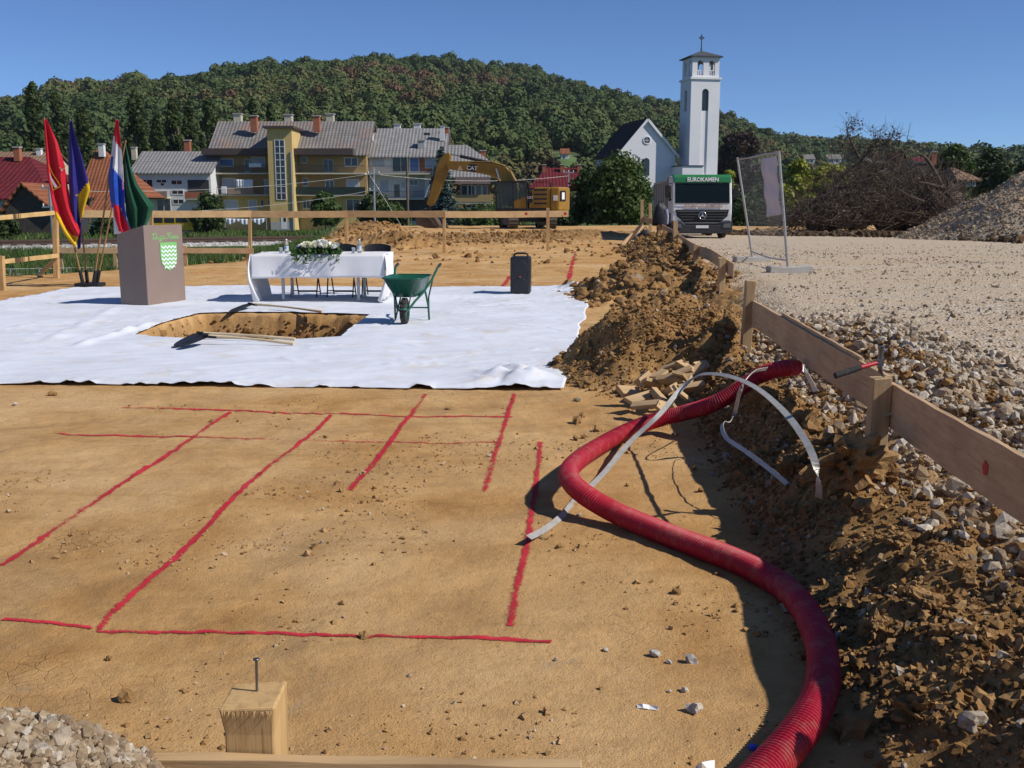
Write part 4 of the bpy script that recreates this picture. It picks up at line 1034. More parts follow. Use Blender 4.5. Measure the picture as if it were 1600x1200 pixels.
def rose(mat):
    mb = MB()
    for ring, (k, rad, h, tl) in enumerate([(5, 0.030, 0.020, 0.9), (5, 0.022, 0.028, 0.5), (4, 0.013, 0.034, 0.2)]):
        for i in range(k):
            a = 2 * math.pi * (i + ring * 0.5) / k; c, s = math.cos(a), math.sin(a); t = Vector((-s, c, 0)); o = Vector((c, s, 0))
            b = Vector((0, 0, -0.012)); e = o * rad + Vector((0, 0, h)); w = rad * 0.85
            mb.add([b + o * 0.004, b + o * rad * 0.7 + t * w, e + t * w * 0.7 + o * 0.006, e + o * 0.012, e - t * w * 0.7 + o * 0.006, b + o * rad * 0.7 - t * w], [(0, 1, 2, 3, 4, 5)], None, True)
    return mb
rm = [rose(0).build('rose', M['petal'], fl, fix=False), rose(0).build('rose', M['petal_w'], fl, fix=False)]
for i in range(34):
    o = rm[i % 2] if i < 2 else rm[i % 2].copy()
    if i >= 2: COL.objects.link(o)
    x = r2.uniform(-0.34, 0.34); y = r2.uniform(-0.15, 0.08); o.location = (x, y, 0.155 * math.sqrt(max(0.1, 1 - (x / 0.42) ** 2)) * (1 - abs(y) * 2.2) + r2.uniform(-0.01, 0.03))
    o.rotation_euler = (r2.uniform(0.2, 0.9), r2.uniform(-0.4, 0.4), r2.uniform(0, 6)); o.scale = (r2.uniform(0.9, 1.35),) * 3
mb = MB(); mb.lathe([(0.0, 0.0), (0.012, 0.0), (0.011, 0.10), (0.0, 0.105)], 10, (0.09, 0.02, 0.13)); mb.build('candle', M['white'], fl)
# bottles and glasses
wt = NT('bottle_plastic'); wt.set((0.82, 0.88, 0.92), 0.08, 0, 0.5); wt.b.inputs['Transmission Weight'].default_value = 0.85; wt.b.inputs['IOR'].default_value = 1.2; M['pet'] = wt.m
M['label_blue'] = pmat('label_blue', (0.25, 0.42, 0.62), (0.55, 0.65, 0.75), 60, 0.5)
def bottle(x, y, label):
    b = empty('water_bottle', (x, y, TZ + tz0 + 0.005)); tag(b, label, 'bottle', 'water bottles on the table')
    mb = MB(); mb.lathe([(0.0, 0.0), (0.030, 0.0), (0.033, 0.012), (0.033, 0.05), (0.031, 0.055), (0.031, 0.11), (0.033, 0.115), (0.032, 0.14), (0.022, 0.175), (0.013, 0.19), (0.013, 0.205)], 16); mb.build('body', M['pet'], b)
    mb = MB(); mb.lathe([(0.0335, 0.056), (0.0335, 0.109)], 16); mb.build('paper_label', M['label_blue'], b)
    mb = MB(); mb.lathe([(0.015, 0.198), (0.0155, 0.20), (0.0155, 0.218), (0.0, 0.219)], 12); mb.build('cap', M['white'], b)
def glass_cup(x, y, label):
    g = empty('water_glass', (x, y, TZ + tz0 + 0.005)); tag(g, label, 'glass', 'glasses on the table')
    mb = MB(); mb.lathe([(0.0, 0.0), (0.027, 0.0), (0.033, 0.09), (0.031, 0.09), (0.025, 0.008), (0.0, 0.008)], 16); mb.build('cup', M['pet'], g)
for px, lab in ((447, 'plastic water bottle on the end of the table towards the lectern'), (501, 'plastic water bottle half hidden behind the flowers'), (561, 'plastic water bottle on the end of the table towards the wheelbarrow')):
    p = D(px, 396, 16.3); bottle(p.x, 16.35, lab)
for px, lab in ((440, 'small drinking glass beside the bottle towards the lectern'), (553, 'small drinking glass beside the bottle towards the wheelbarrow'), (489, 'small drinking glass behind the flowers')):
    p = D(px, 396, 16.3); glass_cup(p.x, 16.25, lab)
def chair(x, label):
    c = empty('folding_chair', (x, 17.0, 0.030)); tag(c, label, 'chair', 'black folding chairs behind the table')
    mb = MB(); mb.box((0, 0.0, 0.45), (0.42, 0.40, 0.03)); mb.build('seat', M['black'], c, bevel=0.01)
    mb = MB()
    for i in range(8):
        t0 = -0.5 + i / 8; t1 = t0 + 1 / 8
        mb.add([(t0 * 0.44, 0.27 + 0.05 * (1 - 4 * t0 * t0), 0.68), (t1 * 0.44, 0.27 + 0.05 * (1 - 4 * t1 * t1), 0.68), (t1 * 0.44, 0.30 + 0.05 * (1 - 4 * t1 * t1), 0.845 - 0.12 * t1 ** 2), (t0 * 0.44, 0.30 + 0.05 * (1 - 4 * t0 * t0), 0.845 - 0.12 * t0 ** 2)], [(0, 1, 2, 3)], None, False)
    b = mb.build('backrest', M['black'], c); so = b.modifiers.new('t', 'SOLIDIFY'); so.thickness = 0.02
    for s in (-1, 1):
        mb = MB(); mb.tube([(s * 0.21, -0.22, 0.0), (s * 0.215, 0.0, 0.42), (s * 0.22, 0.28, 0.80)], 0.011, 8); mb.build('leg', M['blackmetal'], c)
        mb = MB(); mb.tube([(s * 0.185, 0.30, 0.0), (s * 0.185, 0.04, 0.42)], 0.011, 8); mb.build('leg', M['blackmetal'], c)
    mb = MB(); mb.cyl((-0.21, -0.17, 0.10), (0.21, -0.17, 0.10), 0.009, None, 8); mb.build('stretcher', M['blackmetal'], c)
    mb = MB(); mb.cyl((-0.185, 0.27, 0.05), (0.185, 0.27, 0.05), 0.009, None, 8); mb.build('stretcher', M['blackmetal'], c)
for px, lab in ((478, 'black folding chair tucked behind the table on the lectern side'), (534, 'black folding chair at the middle of the table'), (588, 'black folding chair tucked behind the table on the wheelbarrow side')):
    chair(D(px, 445, 17.0).x, lab)

# ------------------------------------------------------------------ loudspeaker
M['spk_red'] = pmat('red_badge', (0.75, 0.05, 0.03), (0.6, 0.04, 0.03), 50, 0.4)
M['spk'] = pmat('speaker_body', (0.020, 0.021, 0.026), (0.014, 0.015, 0.018), 6, 0.42)
M['grille'] = pmat('speaker_grille', (0.028, 0.030, 0.036), (0.018, 0.019, 0.024), 300, 0.5, 0.8, 400, 0.002)
p = G(814, 460, 0.03); sk = empty('loudspeaker', (p.x, p.y + 0.16, sheet_z(p.x, p.y + 0.16) - 0.012), R(-6)); tag(sk, 'black upright party loudspeaker on the far edge of the sheet', 'loudspeaker')
mb = MB(); mb.box((0, 0, 0.325), (0.335, 0.33, 0.63)); mb.build('cabinet', M['spk'], sk, bevel=0.035)
mb = MB(); mb.box((0, -0.166, 0.32), (0.285, 0.012, 0.545)); mb.build('grille', M['grille'], sk, bevel=0.005)
for z in (0.17, 0.45):
    mb = MB(); mb.lathe([(0.125, 0.0), (0.123, 0.002), (0.112, 0.0025), (0.0, 0.003)], 28, (0, -0.172, z), axis=(0, -1, 0)); mb.build('woofer_ring', M['grille'], sk)
mb = MB(); mb.lathe([(0.013, 0.0), (0.013, 0.006), (0.0, 0.007)], 12, (0, -0.176, 0.305), axis=(0, -1, 0)); mb.build('badge', M['spk_red'], sk)
mb = MB(); mb.tube([(-0.12, 0.02, 0.635), (-0.11, 0.02, 0.675), (-0.06, 0.02, 0.69), (0.06, 0.02, 0.69), (0.11, 0.02, 0.675), (0.12, 0.02, 0.635)], 0.017, 10); mb.build('handle', M['spk'], sk)
for s in (-1, 1):
    mb = MB(); mb.box((s * 0.11, 0, 0.006), (0.05, 0.24, 0.014)); mb.build('foot', M['rubber'], sk)

# ------------------------------------------------------------------ wheelbarrow
M['wb_green'] = pmat('wheelbarrow_green', (0.012, 0.095, 0.055), (0.009, 0.075, 0.042), 5, 0.28, 0.05, 20, 0.002, spec=0.5)
p = G(628, 510, 0.03); wb = empty('wheelbarrow', (p.x, p.y + 0.03, sheet_z(p.x, p.y) - 0.008), R(-5)); wb.scale = (0.94, 0.94, 0.94); tag(wb, 'green metal wheelbarrow with a black tyre at the edge of the pit', 'wheelbarrow')
# local: wheel at the origin, handles towards +y
w = empty('wheel', (0, 0.19, 0.175)); w.parent = wb
mb = MB(); mb.lathe([(0.115, -0.03), (0.15, -0.042), (0.168, -0.035), (0.175, -0.015), (0.175, 0.015), (0.168, 0.035), (0.15, 0.042), (0.115, 0.03)], 32, (0, 0, 0), axis=(1, 0, 0))
for k in range(26):
    a = k * 2 * math.pi / 26; mb.box((0, math.cos(a) * 0.175, math.sin(a) * 0.175), (0.06, 0.016, 0.008), (a - math.pi / 2, 0, 0.35 * (1 if k % 2 else -1)))
mb.build('tyre', M['rubber'], w)
mb = MB(); mb.lathe([(0.0, -0.02), (0.04, -0.02), (0.10, -0.012), (0.117, -0.03), (0.117, 0.03), (0.10, 0.012), (0.04, 0.02), (0.0, 0.02)], 24, axis=(1, 0, 0)); mb.build('rim', M['wb_green'], w)
def tray():
    rings = []
    for (z, x0, x1, y0, y1) in [(0.62, 0.285, 0.285, -0.02, 0.86), (0.615, 0.275, 0.275, -0.01, 0.85), (0.45, 0.20, 0.215, 0.14, 0.76), (0.36, 0.135, 0.16, 0.24, 0.70), (0.355, 0.10, 0.12, 0.27, 0.66)]:
        ring = []; n = 40
        for k in range(n):
            a = 2 * math.pi * k / n; c, s = math.cos(a), math.sin(a); e = 0.36
            cx = math.copysign(abs(c) ** e, c); sy = math.copysign(abs(s) ** e, s)
            yy = (y0 + y1) / 2 + sy * (y1 - y0) / 2; ww = x0 if sy < 0 else x1
            ring.append((cx * ww, yy, z))
        rings.append(ring)
    mb = MB(); n = 40; vs = [v for r in rings for v in r]; fs = []
    for i in range(len(rings) - 1):
        for k in range(n): fs.append((i * n + k, i * n + (k + 1) % n, (i + 1) * n + (k + 1) % n, (i + 1) * n + k))
    fs.append(tuple((len(rings) - 1) * n + k for k in range(n))); mb.add(vs, fs, None, True); return mb
t = tray().build('tray', M['wb_green'], wb, fix=False); so = t.modifiers.new('t', 'SOLIDIFY'); so.thickness = 0.006; so.offset = 0
mb = MB(); pts = [(0.285 * math.copysign(abs(math.cos(a)) ** 0.36, math.cos(a)), 0.42 + 0.44 * math.copysign(abs(math.sin(a)) ** 0.36, math.sin(a)), 0.622) for a in [2 * math.pi * k / 48 for k in range(49)]]
mb.tube(pts, 0.010, 8, cap=False); mb.build('rolled_rim', M['wb_green'], wb)
for s in (-1, 1):
    mb = MB(); mb.tube([(s * 0.04, 0.03, 0.20), (s * 0.075, 0.10, 0.21), (s * 0.13, 0.25, 0.30), (s * 0.20, 0.52, 0.40), (s * 0.27, 0.85, 0.56), (s * 0.305, 1.12, 0.70), (s * 0.31, 1.32, 0.735)], 0.017, 10); mb.build('frame_tube', M['wb_green'], wb)
    mb = MB(); mb.tube([(s * 0.308, 1.20, 0.715), (s * 0.311, 1.34, 0.738)], 0.021, 10); mb.build('grip', M['rubber'], wb)
    mb = MB(); mb.tube([(s * 0.215, 0.58, 0.42), (s * 0.235, 0.70, 0.20), (s * 0.24, 0.74, 0.0)], 0.014, 8); mb.build('leg', M['wb_green'], wb)
    mb = MB(); mb.tube([(s * 0.235, 0.74, 0.012), (s * 0.20, 0.95, 0.30), (s * 0.275, 0.90, 0.57)], 0.011, 8); mb.build('leg_brace', M['wb_green'], wb)
    mb = MB(); mb.tube([(s * 0.055, 0.19, 0.175), (s * 0.075, 0.10, 0.21)], 0.011, 8); mb.build('axle_bracket', M['wb_green'], wb)
    mb = MB(); mb.tube([(s * 0.07, 0.10, 0.22), (s * 0.12, 0.03, 0.42), (s * 0.17, 0.0, 0.58)], 0.008, 8); mb.build('tray_stay', M['wb_green'], wb)
mb = MB(); mb.tube([(-0.237, 0.72, 0.17), (0.237, 0.72, 0.17)], 0.010, 8); mb.build('cross_bar', M['wb_green'], wb)
mb = MB(); mb.tube([(-0.055, 0.19, 0.175), (0.055, 0.19, 0.175)], 0.010, 8); mb.build('axle', M['steel'], wb)
mb = MB(); mb.tube([(-0.075, 0.06, 0.205), (-0.05, -0.03, 0.22), (0.05, -0.03, 0.22), (0.075, 0.06, 0.205)], 0.013, 8); mb.build('front_guard', M['wb_green'], wb)

# ------------------------------------------------------------------ spades
M['blade'] = pmat('spade_steel', (0.035, 0.035, 0.038), (0.022, 0.022, 0.024), 12, 0.4, metal=0.4)
def spade(tip, sock, end, label, tw=0.15):
    tip = Vector(tip); sock = Vector(sock); end = Vector(end)
    root = empty('spade', (sock.x, sock.y, sheet_z(sock.x, sock.y) - 0.01)); o = Vector(root.location); tag(root, label, 'spade', 'spades by the pit')
    h = (end - sock).normalized(); mb = MB(); pts = [sock + (end - sock) * (k / 10) + Vector((0, 0, 0.012 * math.sin(k / 10 * math.pi))) for k in range(11)]
    mb.tube([p - o for p in pts], [0.0165 + 0.003 * math.cos(k * 0.6) for k in range(11)], 10); mb.build('handle', M['handle'], root)
    mb = MB(); mb.tube([sock - h * 0.05 - o, sock + h * 0.13 - o], [0.021, 0.0195], 10); mb.build('socket', M['blade'], root)
    ax = (tip - sock); L = ax.length; ax.normalize(); sd = ax.cross(Vector((0, 0, 1))).normalized(); up = sd.cross(ax)
    mb = MB(); nu, nv = 8, 12
    for i in range(nv + 1):
        t = i / nv; wd = tw / 2 * (min(1, 0.25 + t * 6) if t < 0.12 else (1 - 0.15 * t) * math.sqrt(max(0, 1 - max(0, (t - 0.55) / 0.46) ** 2)))
        for j in range(nu + 1):
            s = -1 + 2 * j / nu; mb.v.append(tuple(sock - o + ax * (L * t) + sd * (s * wd) + up * (0.018 * s * s - 0.008)))
    for i in range(nv):
        for j in range(nu): k = i * (nu + 1) + j; mb.f.append([k, k + 1, k + nu + 2, k + nu + 1]); mb.m.append(0); mb.sm.append(True)
    b = mb.build('blade', M['blade'], root, fix=False); so = b.modifiers.new('t', 'SOLIDIFY'); so.thickness = 0.004
spade(G(359, 488, 0.035), G(392, 475, 0.10), G(503, 487, 0.05), 'spade with a pale handle lying between the table and the pit')
spade(G(274, 541, 0.04), G(314, 521, 0.09), G(461, 530, 0.055), 'spade resting on the near rim of the pit, its handle closest to the hole')
spade(G(284, 541, 0.06), G(322, 525, 0.11), G(459, 537, 0.05), 'second spade crossing the first on the near rim of the pit')
# ------------------------------------------------------------------ plank fences (setting-out boards)
def add_post(parent, o, x, y, z0, z1, w=0.08, d=0.08, lean=(0, 0), mat='post', seed=0, chip=True):
    """square sawn stake with a slightly battered, uneven top; o = world origin of parent"""
    r = random.Random(seed); mb = MB(); n = 5; top = Vector((x + lean[0], y + lean[1], z1)); bot = Vector((x, y, z0))
    vs = []; lv = [0, 0.5, 0.93, 1.0]
    for t in lv:
        c = bot.lerp(top, t); g = 1.0 + (0.05 if t == 1.0 and chip else 0) 
        for sx, sy in ((-1, -1), (1, -1), (1, 1), (-1, 1)):
            j = 0.004; vs.append((c.x + sx * w / 2 * g + r.uniform(-j, j) - o[0], c.y + sy * d / 2 * g + r.uniform(-j, j) - o[1], c.z + (r.uniform(-0.01, 0.006) if t == 1.0 and chip else 0) - o[2]))
    fs = [(3, 2, 1, 0), (12, 13, 14, 15)]
    for i in range(3):
        for k in range(4): a = i * 4 + k; b = i * 4 + (k + 1) % 4; fs.append((a, b, b + 4, a + 4))
    mb.add(vs, fs); return mb.build('post', M[mat], parent, bevel=0.004)
def add_plank(parent, o, pts, h, th, mat, name='plank', sag=None):
    """plank through the points (top centre line), swept"""
    P = [Vector(p) - Vector(o) for p in pts]; sm = []
    for a, b in zip(P[:-1], P[1:]): sm += [a.lerp(b, k / 6) for k in range(6)]
    sm.append(P[-1]); mb = MB(); vs = []; 
    for i, p in enumerate(sm):
        d = sm[min(i + 1, len(sm) - 1)] - sm[max(i - 1, 0)]; d.z = 0; d.normalize(); n = Vector((-d.y, d.x, 0))
        w1 = 0.003 * math.sin(i * 1.7); 
        for a, z in ((-1, -h + w1), (1, -h + w1), (1, 0.002 * math.sin(i * 2.3)), (-1, 0.002 * math.sin(i * 2.1))): vs.append(p + n * (a * th / 2) + Vector((0, 0, z)))
    N = len(sm); fs = [(3, 2, 1, 0), (4 * N - 4, 4 * N - 3, 4 * N - 2, 4 * N - 1)]
    for i in range(N - 1):
        for k in range(4): a = i * 4 + k; b = i * 4 + (k + 1) % 4; fs.append((a, b, b + 4, a + 4))
    mb.add(vs, fs); return mb.build(name, M[mat], parent, bevel=0.002)
def red_dot(parent, o, p, rad, n, name='red_mark'):
    mb = MB(); n = Vector(n).normalized(); a = n.orthogonal().normalized(); b = n.cross(a); p = Vector(p) - Vector(o)
    vs = [p + n * 0.0025 + (a * math.cos(t) + b * math.sin(t)) * rad * (1 + 0.12 * math.sin(5 * t + 1)) for t in [k * math.pi / 7 for k in range(14)]]
    mb.add(vs, [tuple(range(14))]); mb.build(name, M['redmark'], parent, fix=False)

# near fence on the bank, running away from the camera
o = (1.735, 4.75, 0.2); nf = empty('plank_fence', o); tag(nf, 'wide plank fence on the soil bank carrying the hammer', 'fence', 'setting-out fences')
add_post(nf, o, 1.72, 4.75, -0.1, 0.742, 0.082, 0.082, (0.014, 0.0), seed=1)
add_post(nf, o, 1.965, 8.6, -0.1, 0.91, 0.08, 0.08, (0.035, 0.01), seed=2)
add_post(nf, o, 1.55, 2.34, -0.1, 0.80, 0.08, 0.08, (0, 0), seed=3)
add_plank(nf, o, [(2.05, 8.95, 0.742), (1.955, 7.45, 0.738), (1.86, 6.1, 0.735), (1.805, 4.83, 0.728)], 0.21, 0.025, 'board_y')
add_plank(nf, o, [(1.80, 4.795, 0.705), (1.705, 3.92, 0.728), (1.625, 3.06, 0.75), (1.58, 2.32, 0.765)], 0.21, 0.025, 'board_y')
add_plank(nf, o, [(1.828, 5.3, 0.75), (1.89, 6.3, 0.756), (1.965, 7.4, 0.762)], 0.035, 0.018, 'board_y', 'lath')
red_dot(nf, o, (1.662 - 0.0125, 3.46, 0.632), 0.026, (-1, 0.093, 0)); red_dot(nf, o, (2.015 - 0.0105, 8.36, 0.69), 0.026, (-1, 0.063, 0))
mb = MB(); mb.add([Vector(p) - Vector(o) for p in [(1.767, 4.715, 0.58), (1.785, 4.685, 0.572), (1.715, 4.69, 0.547), (1.762, 4.705, 0.565)]], [(0, 1, 2), (0, 2, 3), (1, 3, 2), (0, 3, 1)]); mb.build('splinter', M['offcut'], nf)
# claw hammer hooked over the top of the post
hp = Vector((1.733, 4.735, 0.735)); hm = empty('hammer', hp); tag(hm, 'claw hammer with red and black handle on top of the fence post', 'hammer')
M['hred'] = pmat('hammer_red', (0.50, 0.02, 0.03), (0.4, 0.02, 0.03), 20, 0.4); M['hsteel'] = pmat('hammer_steel', (0.20, 0.20, 0.21), (0.14, 0.14, 0.15), 20, 0.35, metal=0.8)
e0 = D(1374, 566, 4.72) - hp; e1 = D(1345, 574, 4.69) - hp; e2 = D(1305, 587, 4.65) - hp
mb = MB(); mb.tube([e0, e1], [0.010, 0.011], 10); mb.build('handle', M['hred'], hm)
mb = MB(); mb.tube([e1, e1.lerp(e2, 0.3), e1.lerp(e2, 0.7), e2], [0.012, 0.0145, 0.0135, 0.015], 10); mb.build('grip', M['rubber'], hm)
mb = MB(); mb.tube([e0 + Vector((0.004, 0, 0.012)), e0 + Vector((0.004, 0, 0.055)), e0 + Vector((0.004, 0, 0.075))], [0.012, 0.012, 0.016], 12); mb.box(e0 + Vector((0.004, 0, 0.0)), (0.026, 0.026, 0.034))
for s in (-1, 1): mb.tube([e0 + Vector((0.004, s * 0.006, -0.012)), e0 + Vector((0.008, s * 0.010, -0.045)), Vector((0.008, s * 0.014, 0.004))], [0.009, 0.007, 0.003], 6)
mb.build('head', M['hsteel'], hm)

# stake and short plank right in front
o = (-0.456, 1.69, 0.0); ff = empty('plank_fence', o); tag(ff, 'thick sawn stake with a nail and a short plank beside the stone bank', 'fence', 'setting-out fences')
add_post(ff, o, -0.456, 1.69, -0.1, 0.688, 0.088, 0.098, (0, 0), 'pinelight', 7)
add_plank(ff, o, [(-1.25, 1.655, 0.60), (-0.5, 1.626, 0.602), (0.118, 1.598, 0.606)], 0.20, 0.024, 'board_x')
mb = MB(); mb.tube([(0.0, 0.01, 0.60), (0.003, 0.012, 0.745)], 0.0024, 8); mb.lathe([(0.0, 0.0), (0.006, 0.0), (0.006, 0.002), (0.0, 0.0025)], 10, (0.003, 0.012, 0.744)); mb.build('nail', M['hsteel'], ff)
mb = MB(); rr = random.Random(4)     # frayed saw splinters on the front edge of the stake
for k in range(46):
    x = rr.uniform(-0.045, 0.045); L = rr.uniform(0.004, 0.016); mb.add([(x - 0.0014, -0.0515, 0.682), (x + 0.0014, -0.0515, 0.682), (x + rr.uniform(-0.003, 0.003), -0.0525 - rr.uniform(0, 0.009), 0.682 - L)], [(0, 1, 2)])
mb.build('splinters', M['pinelight'], ff, fix=False)

# low fence far along the bank, with a sagging lath
pts = [(1128, 402, 468, 14.5), (1087, 383, 430, 19.0), (1055, 345, 398, 27.0), (1031, 334, 380, 36.0), (1016, 318, 377, 38.5), (1003, 312, 377, 39.5)]
b0 = D(1128, 468, 14.5); o = (b0.x, b0.y, 0.15); lf = empty('lath_fence', o); tag(lf, 'low fence of stakes and bending planks along the far soil bank', 'fence', 'setting-out fences')
tops = []
for k, (px, t, b, y) in enumerate(pts):
    bt = D(px, b, y); tp = D(px, t, y); add_post(lf, o, bt.x, y, bt.z - 0.35, tp.z, 0.09 if k < 2 else 0.11, 0.09, (tp.x - bt.x, 0), 'post', 20 + k); tops.append((bt.x, y, tp.z))
pl = [D(1140, 412, 14.2), D(1128, 404, 14.6), D(1108, 391, 16.8), D(1088, 384, 19.1)]; add_plank(lf, o, [(p.x + 0.06, p.y, p.z) for p in pl], 0.19, 0.022, 'board_y')
pl = [D(1088, 385, 19.12), D(1075, 378, 22), D(1066, 372, 24.5), D(1056, 365, 27.1)]; add_plank(lf, o, [(p.x + 0.06, p.y, p.z) for p in pl], 0.20, 0.022, 'board_y')
pl = [D(1056, 362, 27.1), D(1044, 357, 31), D(1031, 350, 36)]; add_plank(lf, o, [(p.x + 0.07, p.y, p.z) for p in pl], 0.2, 0.022, 'board_y')
pl = [D(1032, 350, 36), D(1018, 342, 38), D(1003, 338, 39.5)]; add_plank(lf, o, [(p.x + 0.07, p.y, p.z) for p in pl], 0.2, 0.022, 'board_y')
mb = MB(); mb.bar(D(1004, 352, 39.3) - Vector(o), D(972, 384, 38.0) - Vector(o), 0.05, 0.2); mb.build('brace', M['board_y'], lf)
# dark jacket hung over one of the stakes, and a dark bag at its foot
M['jacket'] = cloth_mat('jacket', (0.014, 0.015, 0.022), 0.05); M['lining'] = cloth_mat('jacket_lining', (0.30, 0.32, 0.42), 0.1)
jb = D(1031, 351, 35.85); jk = empty('jacket', (jb.x, 35.85, jb.z)); jk.scale = (0.8, 0.8, 0.95); tag(jk, 'dark jacket hung over a stake of the far fence', 'jacket')
mb = MB(); J = Vector(jk.location)
def jack(u, v):
    a = u * 2 * math.pi; w = 0.19 + 0.12 * math.sin(min(1, v * 1.3) * math.pi * 0.5) + 0.03 * math.sin(a * 3 + v * 5)
    return (w * math.cos(a) * (0.35 + 0.65 * min(1, v * 5)), 0.6 * w * math.sin(a) * (0.35 + 0.65 * min(1, v * 5)), 0.80 - 0.80 * v + 0.05 * math.sin(a * 2))
cloth_grid(mb, jack, 26, 14); mb.build('body', M['jacket'], jk)
mb = MB(); mb.tube([(0.24, -0.05, 0.55), (0.30, -0.06, 0.3), (0.30, -0.08, 0.02)], [0.09, 0.08, 0.05], 10); mb.build('sleeve', M['lining'], jk)
bb_ = D(1008, 377, 39.2); mb = MB(); mb.lathe([(0.0, 0.0), (0.20, 0.0), (0.26, 0.12), (0.24, 0.32), (0.14, 0.46), (0.0, 0.5)], 14); mb.tube([(-0.1, 0, 0.45), (0, 0, 0.6), (0.1, 0, 0.45)], 0.02, 6)
bag = mb.build('bag', M['jacket'], None, (bb_.x, 39.2, hz(bb_.x, 39.2) - 0.03)); bag.scale = (1, 0.6, 1); tag(bag, 'dark bag on the soil at the foot of the far stakes', 'bag')

# back fence of horizontal boards
o = (-8.3, 32.4, -0.05); bf = empty('board_fence', o); tag(bf, 'long single board fence on tall stakes behind the table', 'fence', 'setting-out fences')
for k, (px, t, b, y) in enumerate([(236, 328, 398, 30.5), (390, 329, 398, 32.2), (541, 329, 392, 32.6), (694, 329, 396, 32.4), (856, 325, 391, 33.6)]):
    bt = D(px, b, y); tp = D(px, t, y); add_post(bf, o, bt.x, y, bt.z - 0.6, tp.z, 0.10, 0.08, (tp.x - bt.x, 0), 'pinelight', 40 + k)
def brd(a, b, ya, yb, h=0.205, mat='board_x'):
    p = D(a[0], a[1], ya); q = D(b[0], b[1], yb); add_plank(bf, o, [(p.x, p.y - 0.055, p.z), ((p.x + q.x) / 2, (p.y + q.y) / 2 - 0.05, (p.z + q.z) / 2 - 0.01), (q.x, q.y - 0.055, q.z)], h, 0.025, mat, 'board')
brd((130, 328.5), (392, 329), 29.5, 32.2); brd((392, 329.3), (541, 329.5), 32.23, 32.6); brd((541, 329), (696, 329.2), 32.63, 32.4); brd((696, 330), (888, 329), 32.43, 33.9)
red_dot(bf, o, D(822, 334, 33.2) + Vector((0, -0.02, 0)), 0.05, (0, -1, 0)); red_dot(bf, o, D(883, 334, 33.75) + Vector((0, -0.02, 0)), 0.05, (0, -1, 0))
# lower board fence at the corner of the plot
o = (-9.65, 21.6, 0.0); cf = empty('board_fence', o); tag(cf, 'corner fence of pale boards with a diagonal brace behind the flags', 'fence', 'setting-out fences')
for k, (px, t, b, y) in enumerate([(86, 329, 428, 21.6), (1, 400, 436, 18.3)]):
    bt = D(px, b, y); tp = D(px, t, y); add_post(cf, o, bt.x, y, -0.5, tp.z, 0.10, 0.09, (tp.x - bt.x, 0), 'pinelight', 50 + k)
def brd2(a, b, ya, yb, h, mat='board_new', name='board'):
    p = D(a[0], a[1], ya); q = D(b[0], b[1], yb); add_plank(cf, o, [(p.x, p.y - 0.06, p.z), ((p.x + q.x) / 2, (p.y + q.y) / 2 - 0.06, (p.z + q.z) / 2), (q.x, q.y - 0.06, q.z)], h, 0.03, mat, name)
brd2((-60, 342), (88, 329), 17.0, 21.6, 0.085); brd2((-60, 412), (92, 396), 17.0, 21.6, 0.085)
mb = MB(); mb.bar(D(90, 403, 21.6) - Vector(o), D(64, 426, 22.4) - Vector(o), 0.03, 0.10); mb.build('brace', M['board_new'], cf)
o = (-8.0, 25.6, 0.0); cf2 = empty('board_fence', o); tag(cf2, 'low weathered board fence running behind the lectern', 'fence', 'setting-out fences')
def brd3(a, b, ya, yb, h):
    p = D(a[0], a[1], ya); q = D(b[0], b[1], yb); add_plank(cf2, o, [(p.x, p.y, p.z), ((p.x + q.x) / 2, (p.y + q.y) / 2, (p.z + q.z) / 2), (q.x, q.y, q.z)], h, 0.03, 'board_y', 'board')
brd3((84, 387), (184, 387.5), 25.3, 25.5, 0.135); brd3((184, 387), (286, 387), 25.56, 25.7, 0.13); brd3((286, 387.5), (396, 388), 25.75, 25.9, 0.13)
for k, (px, y) in enumerate([(95, 25.37), (180, 25.57), (290, 25.77), (388, 25.95)]):
    bt = D(px, 410, y); tp = D(px, 384, y); add_post(cf2, o, bt.x, y + 0.02, -0.7, tp.z, 0.09, 0.05, (0, 0), 'post', 60 + k)
# low wire mesh fence among the weeds
wf = empty('wire_fence', (-11, 23.6, -0.2)); tag(wf, 'low grey wire mesh fence in the weeds at the edge of the plot', 'fence'); o = Vector(wf.location)
p = D(-30, 421, 23.0); q = D(145, 418, 24.6)
for k in range(5):
    a = p.lerp(q, k / 4); mb = MB(); mb.cyl(a - o + Vector((0, 0, -0.7)), a - o + Vector((0, 0, 0.02)), 0.02, None, 8); mb.build('post', M['steel'], wf)
mb = MB()
for k in range(60): a = p.lerp(q, k / 59) - o; mb.cyl(a + Vector((0, 0, -0.55)), a, 0.003, None, 3, cap=False)
for h in (0, -0.12, -0.24, -0.36, -0.48): mb.cyl(p - o + Vector((0, 0, h)), q - o + Vector((0, 0, h)), 0.005, None, 4, cap=False)
mb.build('wire_mesh', M['steel'], wf)
a = p.lerp(q, 0.68) - o; mb = MB(); mb.box(a + Vector((0, -0.03, -0.12)), (0.11, 0.01, 0.10)); mb.build('tag_plate', M['white'], wf)

